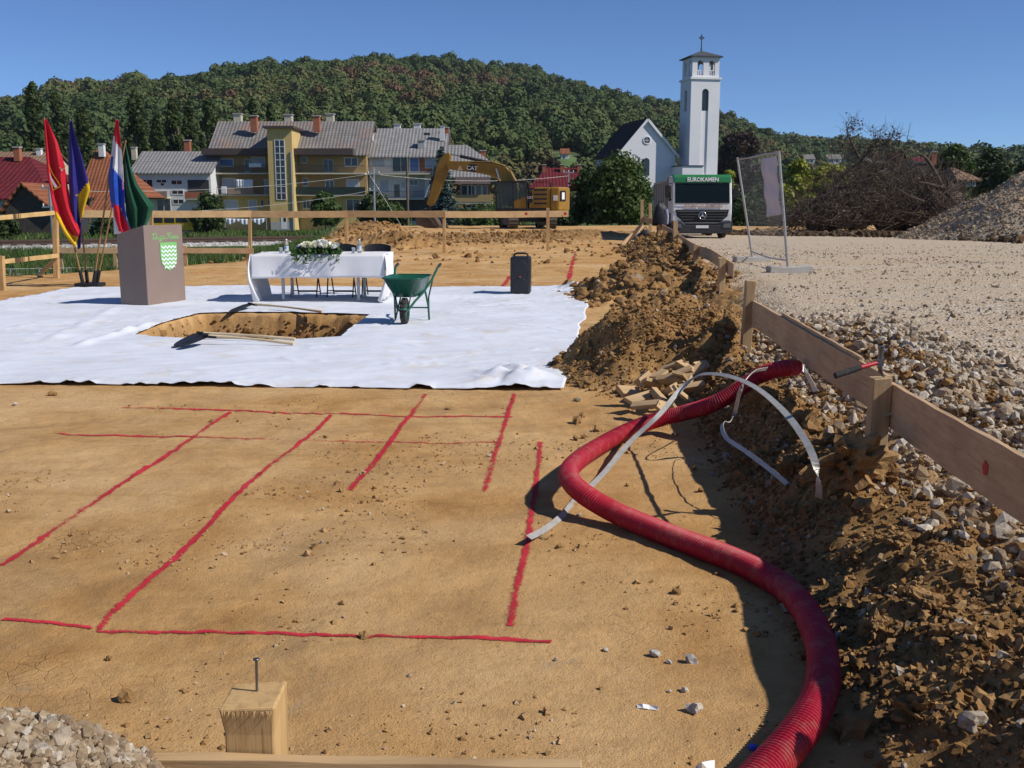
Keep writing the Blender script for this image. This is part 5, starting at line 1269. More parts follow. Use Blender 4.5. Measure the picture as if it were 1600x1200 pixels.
# ------------------------------------------------------------------ mesh site panel in concrete feet
nb = Vector((4.50, 16.75, road_z(16.75) + 0.10)); fbp = Vector((4.76, 20.35, road_z(20.3) + 0.10)); ntp = D(1217, 236, 16.65); ftp = D(1152, 246, 20.2)
mp = empty('mesh_panel', nb); tag(mp, 'leaning galvanised mesh panel with a pale banner strip', 'mesh panel'); o = nb
mb = MB(); mb.tube([nb - o - Vector((0, 0, 0.08)), ntp - o], 0.021, 12); mb.build('frame_post', M['steel'], mp)
mb = MB(); mb.tube([fbp - o - Vector((0, 0, 0.08)), ftp - o], 0.021, 12); mb.build('frame_post', M['steel'], mp)
def pan(u, v): return nb.lerp(ntp, v).lerp(fbp.lerp(ftp, v), u) - o
def sagv(u): return 0.055 - 0.03 * math.sin(u * math.pi)
mb = MB(); mb.tube([pan(u, 0.985 + 0.006 * math.sin(u * 6)) for u in np.linspace(0, 1, 9)], 0.014, 8); mb.build('top_rail', M['steel'], mp)
mb = MB(); mb.tube([pan(u, sagv(u) + 0.05 * u * (1 - u)) for u in np.linspace(0, 1, 11)], 0.014, 8); mb.build('bottom_rail', M['steel'], mp)
mb = MB()
for k in range(1, 40): u = k / 40; mb.tube([pan(u, 0.05), pan(u, 0.5) + Vector((0.03 * math.sin(u * 3.1), 0, 0)), pan(u, 0.985)], 0.0012, 4, cap=False)
for k in range(1, 9): v = 0.05 + 0.935 * k / 9; mb.tube([pan(u, v) for u in np.linspace(0, 1, 6)], 0.0014, 4, cap=False)
mb.build('wire_mesh', M['steel'], mp)
M['banner'] = cloth_mat('banner', (0.60, 0.55, 0.60), 0.25)
ba = D(1213, 241, 16.9); mb = MB()
def ban(u, v): q = pan(0.035 + 0.33 * u, 0.955 - 0.50 * v - 0.03 * u * v); return (q.x - 0.03 + 0.012 * math.sin(v * 15 + u * 2), q.y, q.z)
cloth_grid(mb, ban, 8, 30); bn = mb.build('banner_strip', M['banner'], None, fix=False); bn.data.transform(Matrix.Translation(nb)); so = bn.modifiers.new('t', 'SOLIDIFY'); so.thickness = 0.003
tag(bn, 'pale lilac banner strip tied to the mesh panel', 'banner')
def foot(c, rz, label):
    mb = MB(); mb.prism([(-0.36, 0.0), (0.36, 0.0), (0.36, 0.12), (0.30, 0.135), (0.14, 0.115), (-0.14, 0.115), (-0.30, 0.135), (-0.36, 0.12)], 'y', -0.11, 0.11)
    f = mb.build('concrete_foot', M['concrete'], None, (c[0], c[1], hz(c[0], c[1]) - 0.012), (0, 0, rz), bevel=0.012); tag(f, label, 'concrete foot', 'concrete feet of the mesh panel')
foot((nb.x + 0.02, nb.y, 0), R(6), 'concrete foot under the panel post beside the banner'); foot((fbp.x - 0.02, fbp.y, 0), R(8), 'concrete foot under the far post of the mesh panel')

# ------------------------------------------------------------------ red corrugated hose
def spline(P, step):
    P = [Vector(p) for p in P]; out = []
    for i in range(len(P) - 1):
        p0 = P[max(i - 1, 0)]; p1 = P[i]; p2 = P[i + 1]; p3 = P[min(i + 2, len(P) - 1)]; n = 30
        for k in range(n):
            t = k / n; out.append(0.5 * ((2 * p1) + (-p0 + p2) * t + (2 * p0 - 5 * p1 + 4 * p2 - p3) * t * t + (-p0 + 3 * p1 - 3 * p2 + p3) * t ** 3))
    out.append(P[-1]); cum = [0]
    for a, b in zip(out[:-1], out[1:]): cum.append(cum[-1] + (b - a).length)
    A = np.array([tuple(p) for p in out]); q = np.arange(0, cum[-1], step)
    return [Vector((np.interp(s, cum, A[:, 0]), np.interp(s, cum, A[:, 1]), np.interp(s, cum, A[:, 2]))) for s in q]
HR = 0.052
HP = [(1246, 574, 0.50), (1215, 577, 0.50), (1185, 588, 0.44), (1150, 611, 0.34), (1115, 631, 0.25), (1070, 645, 0.16), (1020, 658, 0.10), (975, 676, 0.07), (935, 698, 0.08), (905, 718, 0.12), (889, 737, 0.15),
      (895, 756, 0.15), (920, 777, 0.12), (960, 800, 0.08), (1010, 822, 0.06), (1070, 846, 0.055), (1130, 868, 0.055), (1185, 893, 0.055), (1230, 922, 0.06), (1262, 960, 0.065), (1281, 1005, 0.07), (1287, 1045, 0.07),
      (1281, 1085, 0.07), (1262, 1125, 0.07), (1236, 1160, 0.065), (1200, 1200, 0.06), (1150, 1250, 0.06), (1080, 1300, 0.06)]
path = spline([G(*p) for p in HP], 0.0036)
per = 4
rad = [HR - 0.004 + (0.0055 if (i % per) in (1, 2) else 0.0) for i in range(len(path))]
cap_n = int(0.10 / 0.0032)
for i in range(cap_n): rad[i] = HR + 0.003 if i > 6 else HR + 0.003 - 0.0012 * (6 - i)
ht = NT('hose_plastic'); v = ht.pos(); hc = ht.ramp(ht.noise(v, 4, 4), [(0.3, (0.36, 0.010, 0.028)), (0.7, (0.47, 0.016, 0.040))])
hc = ht.mix(ht.ramp(ht.noise(v, 14, 7, 0.75), [(0.5, 0.0), (0.72, 0.5)]), hc, (0.42, 0.24, 0.16)); ht.set(hc, 0.5, 0, 0.35); M['hose'] = ht.m
mb = MB(); mb.tube(path, rad, 22, smooth=False); hz0 = path[0]; ho = mb.build('corrugated_hose', M['hose'], None); tag(ho, 'thick red corrugated drainage hose snaking over the soil', 'hose')
# ------------------------------------------------------------------ galvanised earthing strips
def strip(P, w, label, seed, twist=0.0):
    path = spline(P, 0.02); mb = MB(); L = []; 
    for i, p in enumerate(path):
        d = (path[min(i + 1, len(path) - 1)] - path[max(i - 1, 0)]).normalized(); sd = d.cross(Vector((0, 0, 1)))
        sd = sd.normalized() if sd.length > 1e-4 else Vector((1, 0, 0)); sd = Matrix.Rotation(twist + 0.15 * math.sin(i * 0.05 + seed), 3, d) @ sd; n = sd.cross(d)
        L.append([p + sd * (w / 2) + n * 0.002, p - sd * (w / 2) + n * 0.002, p - sd * (w / 2) - n * 0.002, p + sd * (w / 2) - n * 0.002])
    vs = [q for l in L for q in l]; fs = [(0, 1, 2, 3), tuple(range(4 * len(L) - 1, 4 * len(L) - 5, -1))]
    for i in range(len(L) - 1):
        for k in range(4): a = i * 4 + k; b = i * 4 + (k + 1) % 4; fs.append((a, b, b + 4, a + 4))
    mb.add(vs, fs, None, False); return tag(mb.build('metal_strip', M['strip'], None), label, 'metal strip', 'flat metal strips by the hose')
strip([G(826, 840, 0.055), G(850, 828, 0.035), G(878, 806, 0.015), G(905, 775, 0.012), G(940, 743, 0.03), G(985, 690, 0.12), G(1030, 648, 0.25), G(1060, 612, 0.33), G(1085, 590, 0.42), G(1105, 584, 0.47), G(1140, 588, 0.52),
       G(1180, 605, 0.55), G(1220, 638, 0.55), G(1250, 675, 0.52), G(1270, 712, 0.46), G(1279, 750, 0.36), G(1279, 782, 0.25)], 0.032, 'long bright metal strip arching over the hose and the wood offcuts', 1, 0.35)
strip([G(1200, 576, 0.50), G(1180, 580, 0.55), G(1165, 594, 0.52), G(1155, 615, 0.44), G(1148, 645, 0.30), G(1139, 661, 0.24), G(1131, 660, 0.25), G(1128, 668, 0.25), G(1136, 685, 0.26), G(1165, 705, 0.28), G(1205, 735, 0.26), G(1243, 768, 0.20)], 0.024, 'short dull metal strip bent around the hose', 2, 0.9)
# white plastic tag and litter
M['paper'] = pmat('white_plastic', (0.80, 0.80, 0.78), (0.68, 0.68, 0.66), 40, 0.5); M['bluecap'] = pmat('blue_plastic', (0.03, 0.07, 0.55), (0.02, 0.05, 0.45), 30, 0.4)
def scrap(name, P, mat, label, cat):
    mb = MB(); c = Vector(P[0]); n = len(P) // 2
    vs = [Vector(p) - c for p in P]; mb.add(vs, [(i, i + 1, n + i + 1, n + i) for i in range(n - 1)]); o_ = mb.build(name, mat, None, c, fix=False); so = o_.modifiers.new('t', 'SOLIDIFY'); so.thickness = 0.002; tag(o_, label, cat)
scrap('plastic_tag', [G(1250, 574, 0.50), G(1258, 585, 0.45), G(1266, 602, 0.38), G(1270, 613, 0.34), G(1256, 571, 0.50), G(1264, 585, 0.46), G(1275, 604, 0.39), G(1278, 610, 0.36)], M['paper'], 'white plastic tag at the far end of the red hose', 'tag')
scrap('paper_scrap', [G(996, 1101, 0.014), G(1004, 1100, 0.022), G(1014, 1102, 0.016), G(1029, 1104, 0.022), G(996, 1107, 0.010), G(1005, 1107, 0.014), G(1015, 1109, 0.010), G(1028, 1110, 0.012)], M['paper'], 'twisted scrap of white paper on the bare soil', 'litter')
scrap('foil_scrap', [G(1088, 1196, 0.02), G(1096, 1191, 0.04), G(1105, 1189, 0.03), G(1116, 1188, 0.02), G(1086, 1206, 0.01), G(1097, 1205, 0.012), G(1107, 1204, 0.012), G(1116, 1204, 0.01)], M['paper'], 'crumpled white scrap on the soil close to the hose', 'litter')
c = G(1177, 1173, 0.0); mb = MB(); mb.lathe([(0.0, 0.0), (0.012, 0.0), (0.014, 0.004), (0.014, 0.012), (0.0, 0.012)], 16); bc = mb.build('bottle_cap', M['bluecap'], None, (c.x, c.y, hz(c.x, c.y))); tag(bc, 'blue plastic bottle cap in the shadow of the hose', 'bottle cap')

# ------------------------------------------------------------------ heap of sawn offcuts on the mound
OFF = [(1010, 632, 40, 8, -35, .02), (1040, 612, 36, 14, -50, .06), (1060, 603, 44, 16, 20, .08), (1015, 605, 30, 12, 35, .05), (1005, 590, 34, 14, 50, .06), (1030, 585, 36, 16, 55, .13), (1045, 592, 34, 12, -20, .14),
       (1070, 620, 40, 18, 40, .05), (1030, 620, 30, 10, -60, .04), (1060, 575, 40, 14, 10, .18), (1050, 562, 34, 14, -15, .22), (1085, 580, 38, 16, 35, .14), (1075, 560, 42, 18, -5, .24), (1095, 572, 34, 10, 50, .16),
       (985, 612, 26, 14, 15, .02), (1000, 622, 34, 10, 30, .02), (1055, 553, 30, 12, 5, .26), (1080, 605, 36, 14, 5, .10), (1020, 598, 28, 12, 15, .10), (1065, 588, 30, 12, 60, .16), (1035, 636, 26, 9, 70, .02), (1048, 640, 28, 11, -70, .02)]
rr = random.Random(9)
for k, (px, py, L, w, ang, lift) in enumerate(OFF):
    gz_ = 0.10 + lift; p = G(px, py, gz_); g = hz(p.x, p.y); p.z = max(g + 0.015, min(p.z, g + 0.24)); sc = 1 / 190.0; Lm = L * sc * 1.05; wm = 0.065 + 0.04 * rr.random(); tm = rr.choice((0.024, 0.03, 0.045))
    cut0 = rr.uniform(-0.5, 0.5) * wm; cut1 = rr.uniform(-0.9, 0.9) * wm
    mb = MB(); mb.prism([(-Lm / 2, -wm / 2), (Lm / 2 - cut1 * 0.5, -wm / 2), (Lm / 2 + cut1 * 0.5, wm / 2), (-Lm / 2 + cut0, wm / 2)], 'z', -tm / 2, tm / 2)
    ob = mb.build('wood_offcut', M['offcut'], None, p, (rr.uniform(-0.9, 0.9), rr.uniform(-0.6, 0.6), R(ang)), bevel=0.002)
    tag(ob, 'sawn wooden offcut lying loose on the soil at the foot of the heap' if lift < 0.035 else ('sawn wooden offcut on the very top of the heap on the mound' if lift > 0.17 else 'sawn wooden offcut wedged in the middle of the heap on the mound'), 'offcut', 'wood offcuts heaped on the mound')
# ------------------------------------------------------------------ lettering helper
def text_mesh(txt, size, mat, parent, loc, rot, name='lettering', bold=0.0, ext=0.004, align='CENTER', shear=0.0, xs=1.0):
    c = bpy.data.curves.new(name, 'FONT'); c.body = txt; c.size = size; c.align_x = align; c.align_y = 'CENTER'; c.offset = bold; c.extrude = ext; c.shear = shear; c.resolution_u = 3
    t = bpy.data.objects.new(name, c); COL.objects.link(t); bpy.context.view_layer.update()
    me = bpy.data.meshes.new_from_object(t.evaluated_get(bpy.context.evaluated_depsgraph_get())); bpy.data.objects.remove(t); bpy.data.curves.remove(c)
    me.materials.clear(); me.materials.append(mat); o = bpy.data.objects.new(name, me); COL.objects.link(o); o.parent = parent; o.location = loc; o.rotation_euler = rot; o.scale = (xs, 1, 1)
    return o
# ------------------------------------------------------------------ dump truck
M['tk_white'] = pmat('truck_white', (0.74, 0.73, 0.72), (0.66, 0.65, 0.63), 1.6, 0.35, dirt=((0.45, 0.38, 0.28), 0.4))
M['tk_green'] = pmat('truck_green', (0.03, 0.20, 0.075), (0.025, 0.17, 0.06), 2, 0.35)
M['tk_grey'] = pmat('truck_grey', (0.035, 0.036, 0.038), (0.025, 0.025, 0.027), 3, 0.55, dirt=((0.14, 0.11, 0.075), 0.4))
M['tk_body'] = pmat('tipper_body', (0.40, 0.36, 0.30), (0.30, 0.27, 0.23), 1.5, 0.6, dirt=((0.30, 0.22, 0.14), 0.5))
M['tk_orange'] = pmat('faded_letters', (0.55, 0.36, 0.24), (0.62, 0.48, 0.36), 9, 0.5)
M['screen'] = glass_mat('windscreen', (0.008, 0.013, 0.015), 0.05, 0.18); M['lamp'] = pmat('headlamp', (0.16, 0.17, 0.18), (0.10, 0.11, 0.12), 30, 0.12, metal=0.3)
TY = 43.0; tx = D(1096, 372, TY).x; tz = hz(tx, TY) - 0.03
tk = empty('tipper_truck', (tx, TY, tz), R(-2)); tag(tk, 'white and green tipper truck parked on the haul road', 'truck')
# local: front at y = 0 looking to -y, rear towards +y
mb = MB()
prof = [(0.06, 0.62), (0.02, 1.00), (0.04, 1.45), (0.30, 2.42), (0.42, 2.56), (1.75, 2.60), (1.80, 0.62)]
W = 1.22
mb.prism(prof, 'x', -W, W); cab = mb.build('cab', M['tk_white'], tk, bevel=0.05)
mb = MB(); mb.prism([(0.155, 1.43), (0.365, 2.24), (0.405, 2.24), (0.195, 1.43)], 'x', -1.10, 1.10)
mb.M = Matrix.Translation((0, -0.145, 0.03)); mb2 = MB(); mb2.prism([(0.02, 1.46), (0.245, 2.28), (0.285, 2.28), (0.06, 1.46)], 'x', -1.12, 1.12); mb2.build('windscreen', M['screen'], tk)
mb = MB(); mb.prism([(0.20, 2.29), (0.24, 2.54), (0.36, 2.63), (0.9, 2.64), (0.9, 2.40), (0.33, 2.29)], 'x', -1.19, 1.19); mb.build('sun_visor', M['tk_green'], tk, bevel=0.04)
text_mesh('EUROKAMEN', 0.235, M['white'], tk, (0.02, 0.195, 2.42), (R(90) - R(5), 0, 0), bold=0.006, xs=0.92)
text_mesh('EUROKAMEN', 0.25, M['tk_orange'], tk, (0.05, 0.008, 1.335), (R(90) - R(2), 0, 0), bold=0.004, xs=1.02)
mb = MB(); mb.prism([(-1.10, 1.20), (1.10, 1.20), (1.04, 0.92), (0.74, 0.68), (-0.74, 0.68), (-1.04, 0.92)], 'y', -0.02, 0.05); gr = mb.build('grille', M['black'], tk, bevel=0.02)
for k in range(4):
    z = 1.11 - 0.11 * k; w = 1.02 - 0.06 * k; mb = MB(); mb.prism([(-0.06, z), (-0.02, z + 0.045), (0.0, z + 0.045), (0.0, z - 0.01)], 'x', -w, w); mb.build('grille_slat', M['tk_grey'], gr)
mb = MB(); N = 28     # ring with a three pointed star
ringp = [(0.15 * math.cos(2 * math.pi * k / N), -0.09, 0.96 + 0.15 * math.sin(2 * math.pi * k / N)) for k in range(N + 1)]; mb.tube(ringp, 0.014, 8, cap=False)
for k in range(3):
    a = math.pi / 2 + k * 2 * math.pi / 3; e = Vector((0.145 * math.cos(a), -0.09, 0.96 + 0.145 * math.sin(a))); n = Vector((-math.sin(a), 0, math.cos(a))) * 0.030; c = Vector((0, -0.10, 0.96))
    mb.add([c + n, c - n, e, Vector((0, -0.075, 0.96))], [(0, 1, 2), (0, 2, 3), (1, 3, 2)])
mb.build('emblem', M['chrome'], gr, fix=False)
mb = MB(); mb.prism([(-1.24, 0.74), (-1.24, 0.30), (-1.0, 0.22), (1.0, 0.22), (1.24, 0.30), (1.24, 0.74), (0.84, 0.70), (0.70, 0.58), (-0.70, 0.58), (-0.84, 0.70)], 'y', -0.12, 0.30); bp = mb.build('bumper', M['tk_grey'], tk, bevel=0.03)
for s in (-1, 1):
    mb = MB(); mb.prism([(s * 1.18, 0.66), (s * 0.88, 0.62), (s * 0.84, 0.46), (s * 1.16, 0.46)], 'y', -0.14, -0.115); mb.build('headlight', M['lamp'], tk)
    mb = MB(); mb.prism([(s * 1.20, 1.02), (s * 1.04, 0.92), (s * 0.84, 0.76), (s * 1.20, 0.76)], 'y', -0.005, 0.03); mb.build('corner_panel', M['tk_white'], tk)
    mb = MB(); mb.box((s * 1.42, 0.30, 1.95), (0.20, 0.10, 0.52)); mi = mb.build('mirror', M['black'], tk, bevel=0.03)
    mb = MB(); mb.tube([(s * 1.20, 0.40, 2.28), (s * 1.40, 0.32, 2.26), (s * 1.42, 0.32, 1.62), (s * 1.21, 0.38, 1.60)], 0.02, 8); mb.build('mirror_arm', M['black'], tk)
    mb = MB(); mb.tube([(s * 0.15, -0.03, 1.46), (s * 0.5, -0.03, 1.50), (s * 1.0, -0.01, 1.47)], 0.014, 6); mb.build('wiper', M['black'], tk)
    for y in (1.30, 4.8, 6.1):
        w = empty('wheel', (s * 1.04, y, 0.49)); w.parent = tk
        mb = MB(); mb.lathe([(0.27, -0.14), (0.42, -0.155), (0.49, -0.12), (0.495, 0), (0.49, 0.12), (0.42, 0.155), (0.27, 0.14)], 26, axis=(1, 0, 0)); mb.build('tyre', M['rubber'], w)
        mb = MB(); mb.lathe([(0.0, s * 0.10), (0.10, s * 0.10), (0.13, s * 0.05), (0.24, s * 0.06), (0.275, s * 0.13)], 20, axis=(1, 0, 0)); mb.build('rim', M['tk_grey'], w)
mb = MB(); mb.bb(-1.18, 1.18, 0.31, 1.0, 0.24, 0.70); mb.bb(-0.75, 0.75, 1.0, 2.1, 0.30, 0.75); mb.build('underbody_light_block', M['blackmetal'], tk)  # dark underbody boxes added to block light under the cab
mb = MB(); mb.box((0, -0.13, 0.50), (0.52, 0.012, 0.115)); np_ = mb.build('number_plate', M['white'], tk)
mb = MB(); mb.box((0, 3.9, 0.85), (0.85, 6.2, 0.28)); mb.build('chassis', M['tk_grey'], tk)
mb = MB(); mb.prism([(-1.24, 1.15), (-1.24, 2.35), (-1.10, 2.35), (-1.10, 1.25), (1.10, 1.25), (1.10, 2.35), (1.24, 2.35), (1.24, 1.15)], 'y', 2.05, 7.2); mb.bb(-1.24, 1.24, 2.0, 2.06, 1.1, 2.62); mb.bb(-1.24, 1.24, 1.35, 2.04, 2.55, 2.60); mb.bb(-1.3, 1.3, 1.98, 7.3, 2.33, 2.42) if False else None
tb_ = mb.build('tipper_body', M['tk_body'], tk)
for s in (-1, 1):
    for y in (2.3, 3.3, 4.3, 5.3, 6.3, 7.1):
        mb = MB(); mb.box((s * 1.265, y, 1.75), (0.05, 0.10, 1.16)); mb.build('stake_rib', M['tk_body'], tb_)
    mb = MB(); mb.box((s * 1.26, 4.6, 2.37), (0.09, 5.2, 0.09)); mb.build('top_rail', M['tk_body'], tb_)
    mb = MB(); mb.prism([(0.62, 0.62), (0.70, 1.05), (1.90, 1.05), (1.98, 0.62), (1.80, 0.62), (1.70, 0.92), (0.92, 0.92), (0.82, 0.62)], 'x', s * 1.23, s * 1.26); mb.build('mudguard', M['tk_grey'], tk)
    mb = MB(); mb.box((s * 1.224, 1.10, 1.86), (0.012, 0.75, 0.62)); mb.build('side_window', M['screen'], tk)

# ------------------------------------------------------------------ excavator
M['cat_y'] = pmat('machine_yellow', (0.36, 0.195, 0.016), (0.24, 0.125, 0.014), 1.2, 0.5, dirt=((0.18, 0.12, 0.065), 0.75))
M['cat_b'] = pmat('machine_black', (0.02, 0.02, 0.021), (0.014, 0.014, 0.014), 2, 0.5, dirt=((0.18, 0.13, 0.08), 0.4))
M['trk'] = pmat('track_steel', (0.10, 0.085, 0.07), (0.07, 0.055, 0.04), 5, 0.7, 0.5, 20, 0.01, metal=0.3, dirt=((0.30, 0.20, 0.11), 0.8))
M['bucket'] = pmat('bucket_steel', (0.10, 0.065, 0.04), (0.06, 0.042, 0.03), 3, 0.7, 0.4, 12, 0.01, dirt=((0.26, 0.17, 0.09), 0.5))
M['decal_b'] = pmat('decal_black', (0.01, 0.01, 0.011), (0.008, 0.008, 0.009), 5, 0.4); M['seatd'] = M['black']
EY_ = 65.0; SC = D(900, 300, EY_).x - D(800, 300, EY_).x; SC /= 100.0     # metres per photo pixel at this distance
e0 = D(822, 356, EY_); ez = hz(e0.x, EY_)
ex = empty('excavator', (e0.x, EY_, ez - 0.02), R(-12)); tag(ex, 'yellow tracked excavator with its bucket resting on the soil', 'excavator')
def E2(px, py): return ((px - 822) * SC, (356 - py) * SC)     # local x, z
uc = empty('undercarriage', (0, 0.3, 0), R(21)); uc.parent = ex
for s in (-1, 1):
    x = s * 1.19; tr_ = []
    N = 46; L = 4.2; hh = 0.46; path_ = []
    per_ = [( -L / 2 + hh, 0)]
    def trackpt(q):
        per = 2 * (L - 2 * hh) + 2 * math.pi * hh; d = q * per; a = L - 2 * hh
        if d < a: return (-a / 2 + d, 0.0, 0)
        d -= a
        if d < math.pi * hh: t = d / hh; return (a / 2 + hh * math.sin(t), hh - hh * math.cos(t), t)
        d -= math.pi * hh
        if d < a: return (a / 2 - d, 2 * hh, math.pi)
        d -= a; t = d / hh; return (-a / 2 - hh * math.sin(t), hh + hh * math.cos(t), math.pi + t)
    mb = MB()
    for k in range(N):
        y, z, t = trackpt(k / N); mb.box((x, y, z + 0.02), (0.60, 0.17, 0.045), (t, 0, 0)); mb.box((x, y + 0.05 * math.cos(t) + 0.03 * math.sin(t), z + 0.02 + 0.05 * math.sin(t) - 0.03 * math.cos(t)), (0.60, 0.02, 0.05), (t, 0, 0))
    mb.build('track', M['trk'], uc)
    mb = MB(); mb.bb(x - 0.16, x + 0.16, -1.5, 1.5, 0.22, 0.66); mb.build('track_frame', M['cat_b'], uc)
    for y in (-1.65, 1.65):
        mb = MB(); mb.cyl((x - 0.18, y, 0.46), (x + 0.18, y, 0.46), 0.40, None, 20); mb.build('drive_wheel', M['trk'], uc)
mb = MB(); mb.bb(-0.9, 0.9, -0.9, 0.9, 0.42, 0.85); mb.cyl((0, 0, 0.85), (0, 0, 1.05), 0.75, None, 28); mb.build('car_body', M['cat_b'], uc)
# upper structure (boom to the left)
x0, x1 = E2(781, 0)[0], E2(889, 0)[0]
mb = MB(); mb.bb(x0 + 0.05, x1 - 0.5, -1.35, 1.35, 1.03, 1.26); mb.build('deck', M['cat_b'], ex)
cx0, cz0 = E2(780, 326); cx1, cz1 = E2(831, 284)
mb = MB(); A0, A1 = -1.38, -0.42
def frame_bar(a, b, w=0.09): mb.bar(a, b, w, w)
P8 = dict(fl=(cx0 + 0.12, cz0 + 0.0), ft=(cx0 + 0.02, cz1 - 0.02), rl=(cx1 - 0.02, cz0), rt=(cx1 - 0.20, cz1 - 0.05))
for y in (A0, A1):
    frame_bar((P8['fl'][0], y, P8['fl'][1]), (P8['ft'][0], y, P8['ft'][1])); frame_bar((P8['rl'][0], y, P8['rl'][1]), (P8['rl'][0] - 0.05, y, P8['rl'][1] + 0.9)); frame_bar((P8['rl'][0] - 0.05, y, P8['rl'][1] + 0.9), (P8['rt'][0], y, P8['rt'][1]))
    frame_bar((P8['fl'][0], y, P8['fl'][1]), (P8['rl'][0], y, P8['rl'][1]), 0.10); frame_bar((P8['fl'][0] + 1.05, y, cz0), (P8['fl'][0] + 1.0, y, cz1 - 0.06), 0.07)
mb.bb(P8['ft'][0] - 0.08, P8['rt'][0] + 0.12, A0 - 0.04, A1 + 0.04, cz1 - 0.07, cz1 + 0.03); mb.bb(cx0 + 0.05, cx1, A0, A1, cz0 - 0.08, cz0); mb.bb(cx1 - 0.06, cx1 + 0.02, A0, A1, cz0, cz0 + 0.85)
mb.build('cab_frame', M['cat_b'], ex)
cg = NT('cab_glass'); cg.set((0.03, 0.045, 0.045), 0.05, 0, 0.5); cg.b.inputs['Alpha'].default_value = 0.55; M['cabglass'] = cg.m
for y in (A0 - 0.01, A1 + 0.01):
    mb = MB(); mb.add([(P8['fl'][0], y, cz0), (P8['fl'][0] + 1.0, y, cz0), (P8['fl'][0] + 1.0, y, cz1 - 0.05), (P8['ft'][0], y, cz1 - 0.05)], [(0, 1, 2, 3)]); mb.build('cab_window', M['cabglass'], ex, fix=False)
    mb = MB(); mb.add([(P8['fl'][0] + 1.06, y, cz0 + 0.5), (P8['rl'][0] - 0.06, y, cz0 + 0.8), (P8['rt'][0], y, cz1 - 0.1), (P8['fl'][0] + 1.03, y, cz1 - 0.1)], [(0, 1, 2, 3)]); mb.build('cab_window', M['cabglass'], ex, fix=False)
mb = MB(); mb.add([(P8['fl'][0], A0, cz0), (P8['fl'][0], A1, cz0), (P8['ft'][0], A1, cz1 - 0.05), (P8['ft'][0], A0, cz1 - 0.05)], [(0, 1, 2, 3)]); mb.build('cab_window', M['cabglass'], ex, fix=False)
mb = MB(); mb.box((cx0 + 1.25, -0.9, cz0 + 0.45), (0.5, 0.5, 0.14)); mb.box((cx0 + 1.50, -0.9, cz0 + 0.85), (0.14, 0.5, 0.85), (0, 0.15, 0)); mb.build('seat', M['black'], ex, bevel=0.04)
mb = MB(); mb.tube([(cx0 + 0.75, -0.72, cz0), (cx0 + 0.72, -0.72, cz0 + 0.6)], 0.03, 6); mb.box((cx0 + 0.62, -1.1, cz0 + 0.5), (0.3, 0.15, 0.3)); mb.build('controls', M['black'], ex)
mb = MB(); mb.add([(P8['fl'][0] + 1.06, A0 - 0.012, cz0 - 0.04), (P8['rl'][0] - 0.06, A0 - 0.012, cz0 - 0.04), (P8['rl'][0] - 0.06, A0 - 0.012, cz0 + 0.78), (P8['fl'][0] + 1.06, A0 - 0.012, cz0 + 0.48)], [(0, 1, 2, 3)]); mb.build('door_panel', M['cat_y'], ex, fix=False)
hx0 = E2(833, 0)[0]; hx1 = E2(866, 0)[0]; ht_ = E2(0, 293)[1]; hb = 1.27
mb = MB(); mb.prism([(hx0, hb), (hx1, hb), (hx1, ht_), (hx0 + 0.35, ht_), (hx0 + 0.05, ht_ - 0.35)], 'y', -1.36, 1.36); mb.build('engine_housing', M['cat_y'], ex, bevel=0.05)
gx0 = E2(841, 0)[0]; gx1 = E2(861, 0)[0]
for k in range(4):
    z = hb + 0.22 + 0.27 * k; mb = MB(); mb.bb(gx0, gx1, -1.375, -1.355, z, z + 0.11); mb.build('grille_opening', M['cat_b'], ex)
mb = MB(); zc = 1.27; yw = 1.38
mb.prism([(hx1 + 0.01, -yw), (x1 - 0.35, -yw), (x1 - 0.05, -0.75), (x1, 0), (x1 - 0.05, 0.75), (x1 - 0.35, yw), (hx1 + 0.01, yw)], 'z', 1.10, ht_ + 0.02); mb.build('counterweight', M['cat_y'], ex, bevel=0.10)
mb = MB(); mb.bb(E2(831.5, 0)[0], E2(838.5, 0)[0], -1.382, -1.362, E2(0, 316)[1], E2(0, 301)[1]); mb.build('decal_plate', M['decal_b'], ex); text_mesh('CAT', 0.20, M['white'], ex, (E2(835, 0)[0], -1.386, E2(0, 308.5)[1]), (R(90), 0, 0), bold=0.004)
mb = MB(); q = Vector((x1 - 0.20, -1.06, E2(0, 306)[1])); dn = Vector((0.30, 0.63, 0)).normalized(); mb.bar(q - dn * 0.28 + Vector((0.03, -0.012, 0)), q + dn * 0.28 + Vector((0.03, -0.012, 0)), 0.01, 0.62); mb.build('decal_plate', M['decal_b'], ex)
text_mesh('325', 0.33, M['white'], ex, q + Vector((0.045, -0.022, 0)), (R(90), 0, math.atan2(dn.y, dn.x)), bold=0.004, xs=0.8) if False else None
mb = MB(); mb.bar(q - dn * 0.14 + Vector((0.045, -0.022, 0.0)), q + dn * 0.14 + Vector((0.045, -0.022, 0.0)), 0.006, 0.42); mb.build('decal_panel', M['white'], ex)
mb = MB(); mb.bb(E2(871, 0)[0], E2(878, 0)[0], -1.40, -1.385, E2(0, 313)[1], E2(0, 305)[1]); mb.build('notice_plate', M['white'], ex)
for s in (0.2, 0.9):
    mb = MB(); mb.tube([(hx0 + 0.3, -1.2 + s, ht_), (hx0 + 0.32, -1.2 + s, ht_ + 0.32), (hx0 + 0.75 + s * 0.4, -1.2 + s, ht_ + 0.34), (hx0 + 0.85 + s * 0.4, -1.2 + s, ht_)], 0.02, 6); mb.build('handrail', M['cat_b'], ex)
mb = MB(); mb.cyl((hx1 - 0.3, 0.6, ht_), (hx1 - 0.3, 0.6, ht_ + 0.30), 0.07, 0.08, 12); mb.build('exhaust', M['cat_b'], ex)
def outline(pts): return [E2(*p) for p in pts]
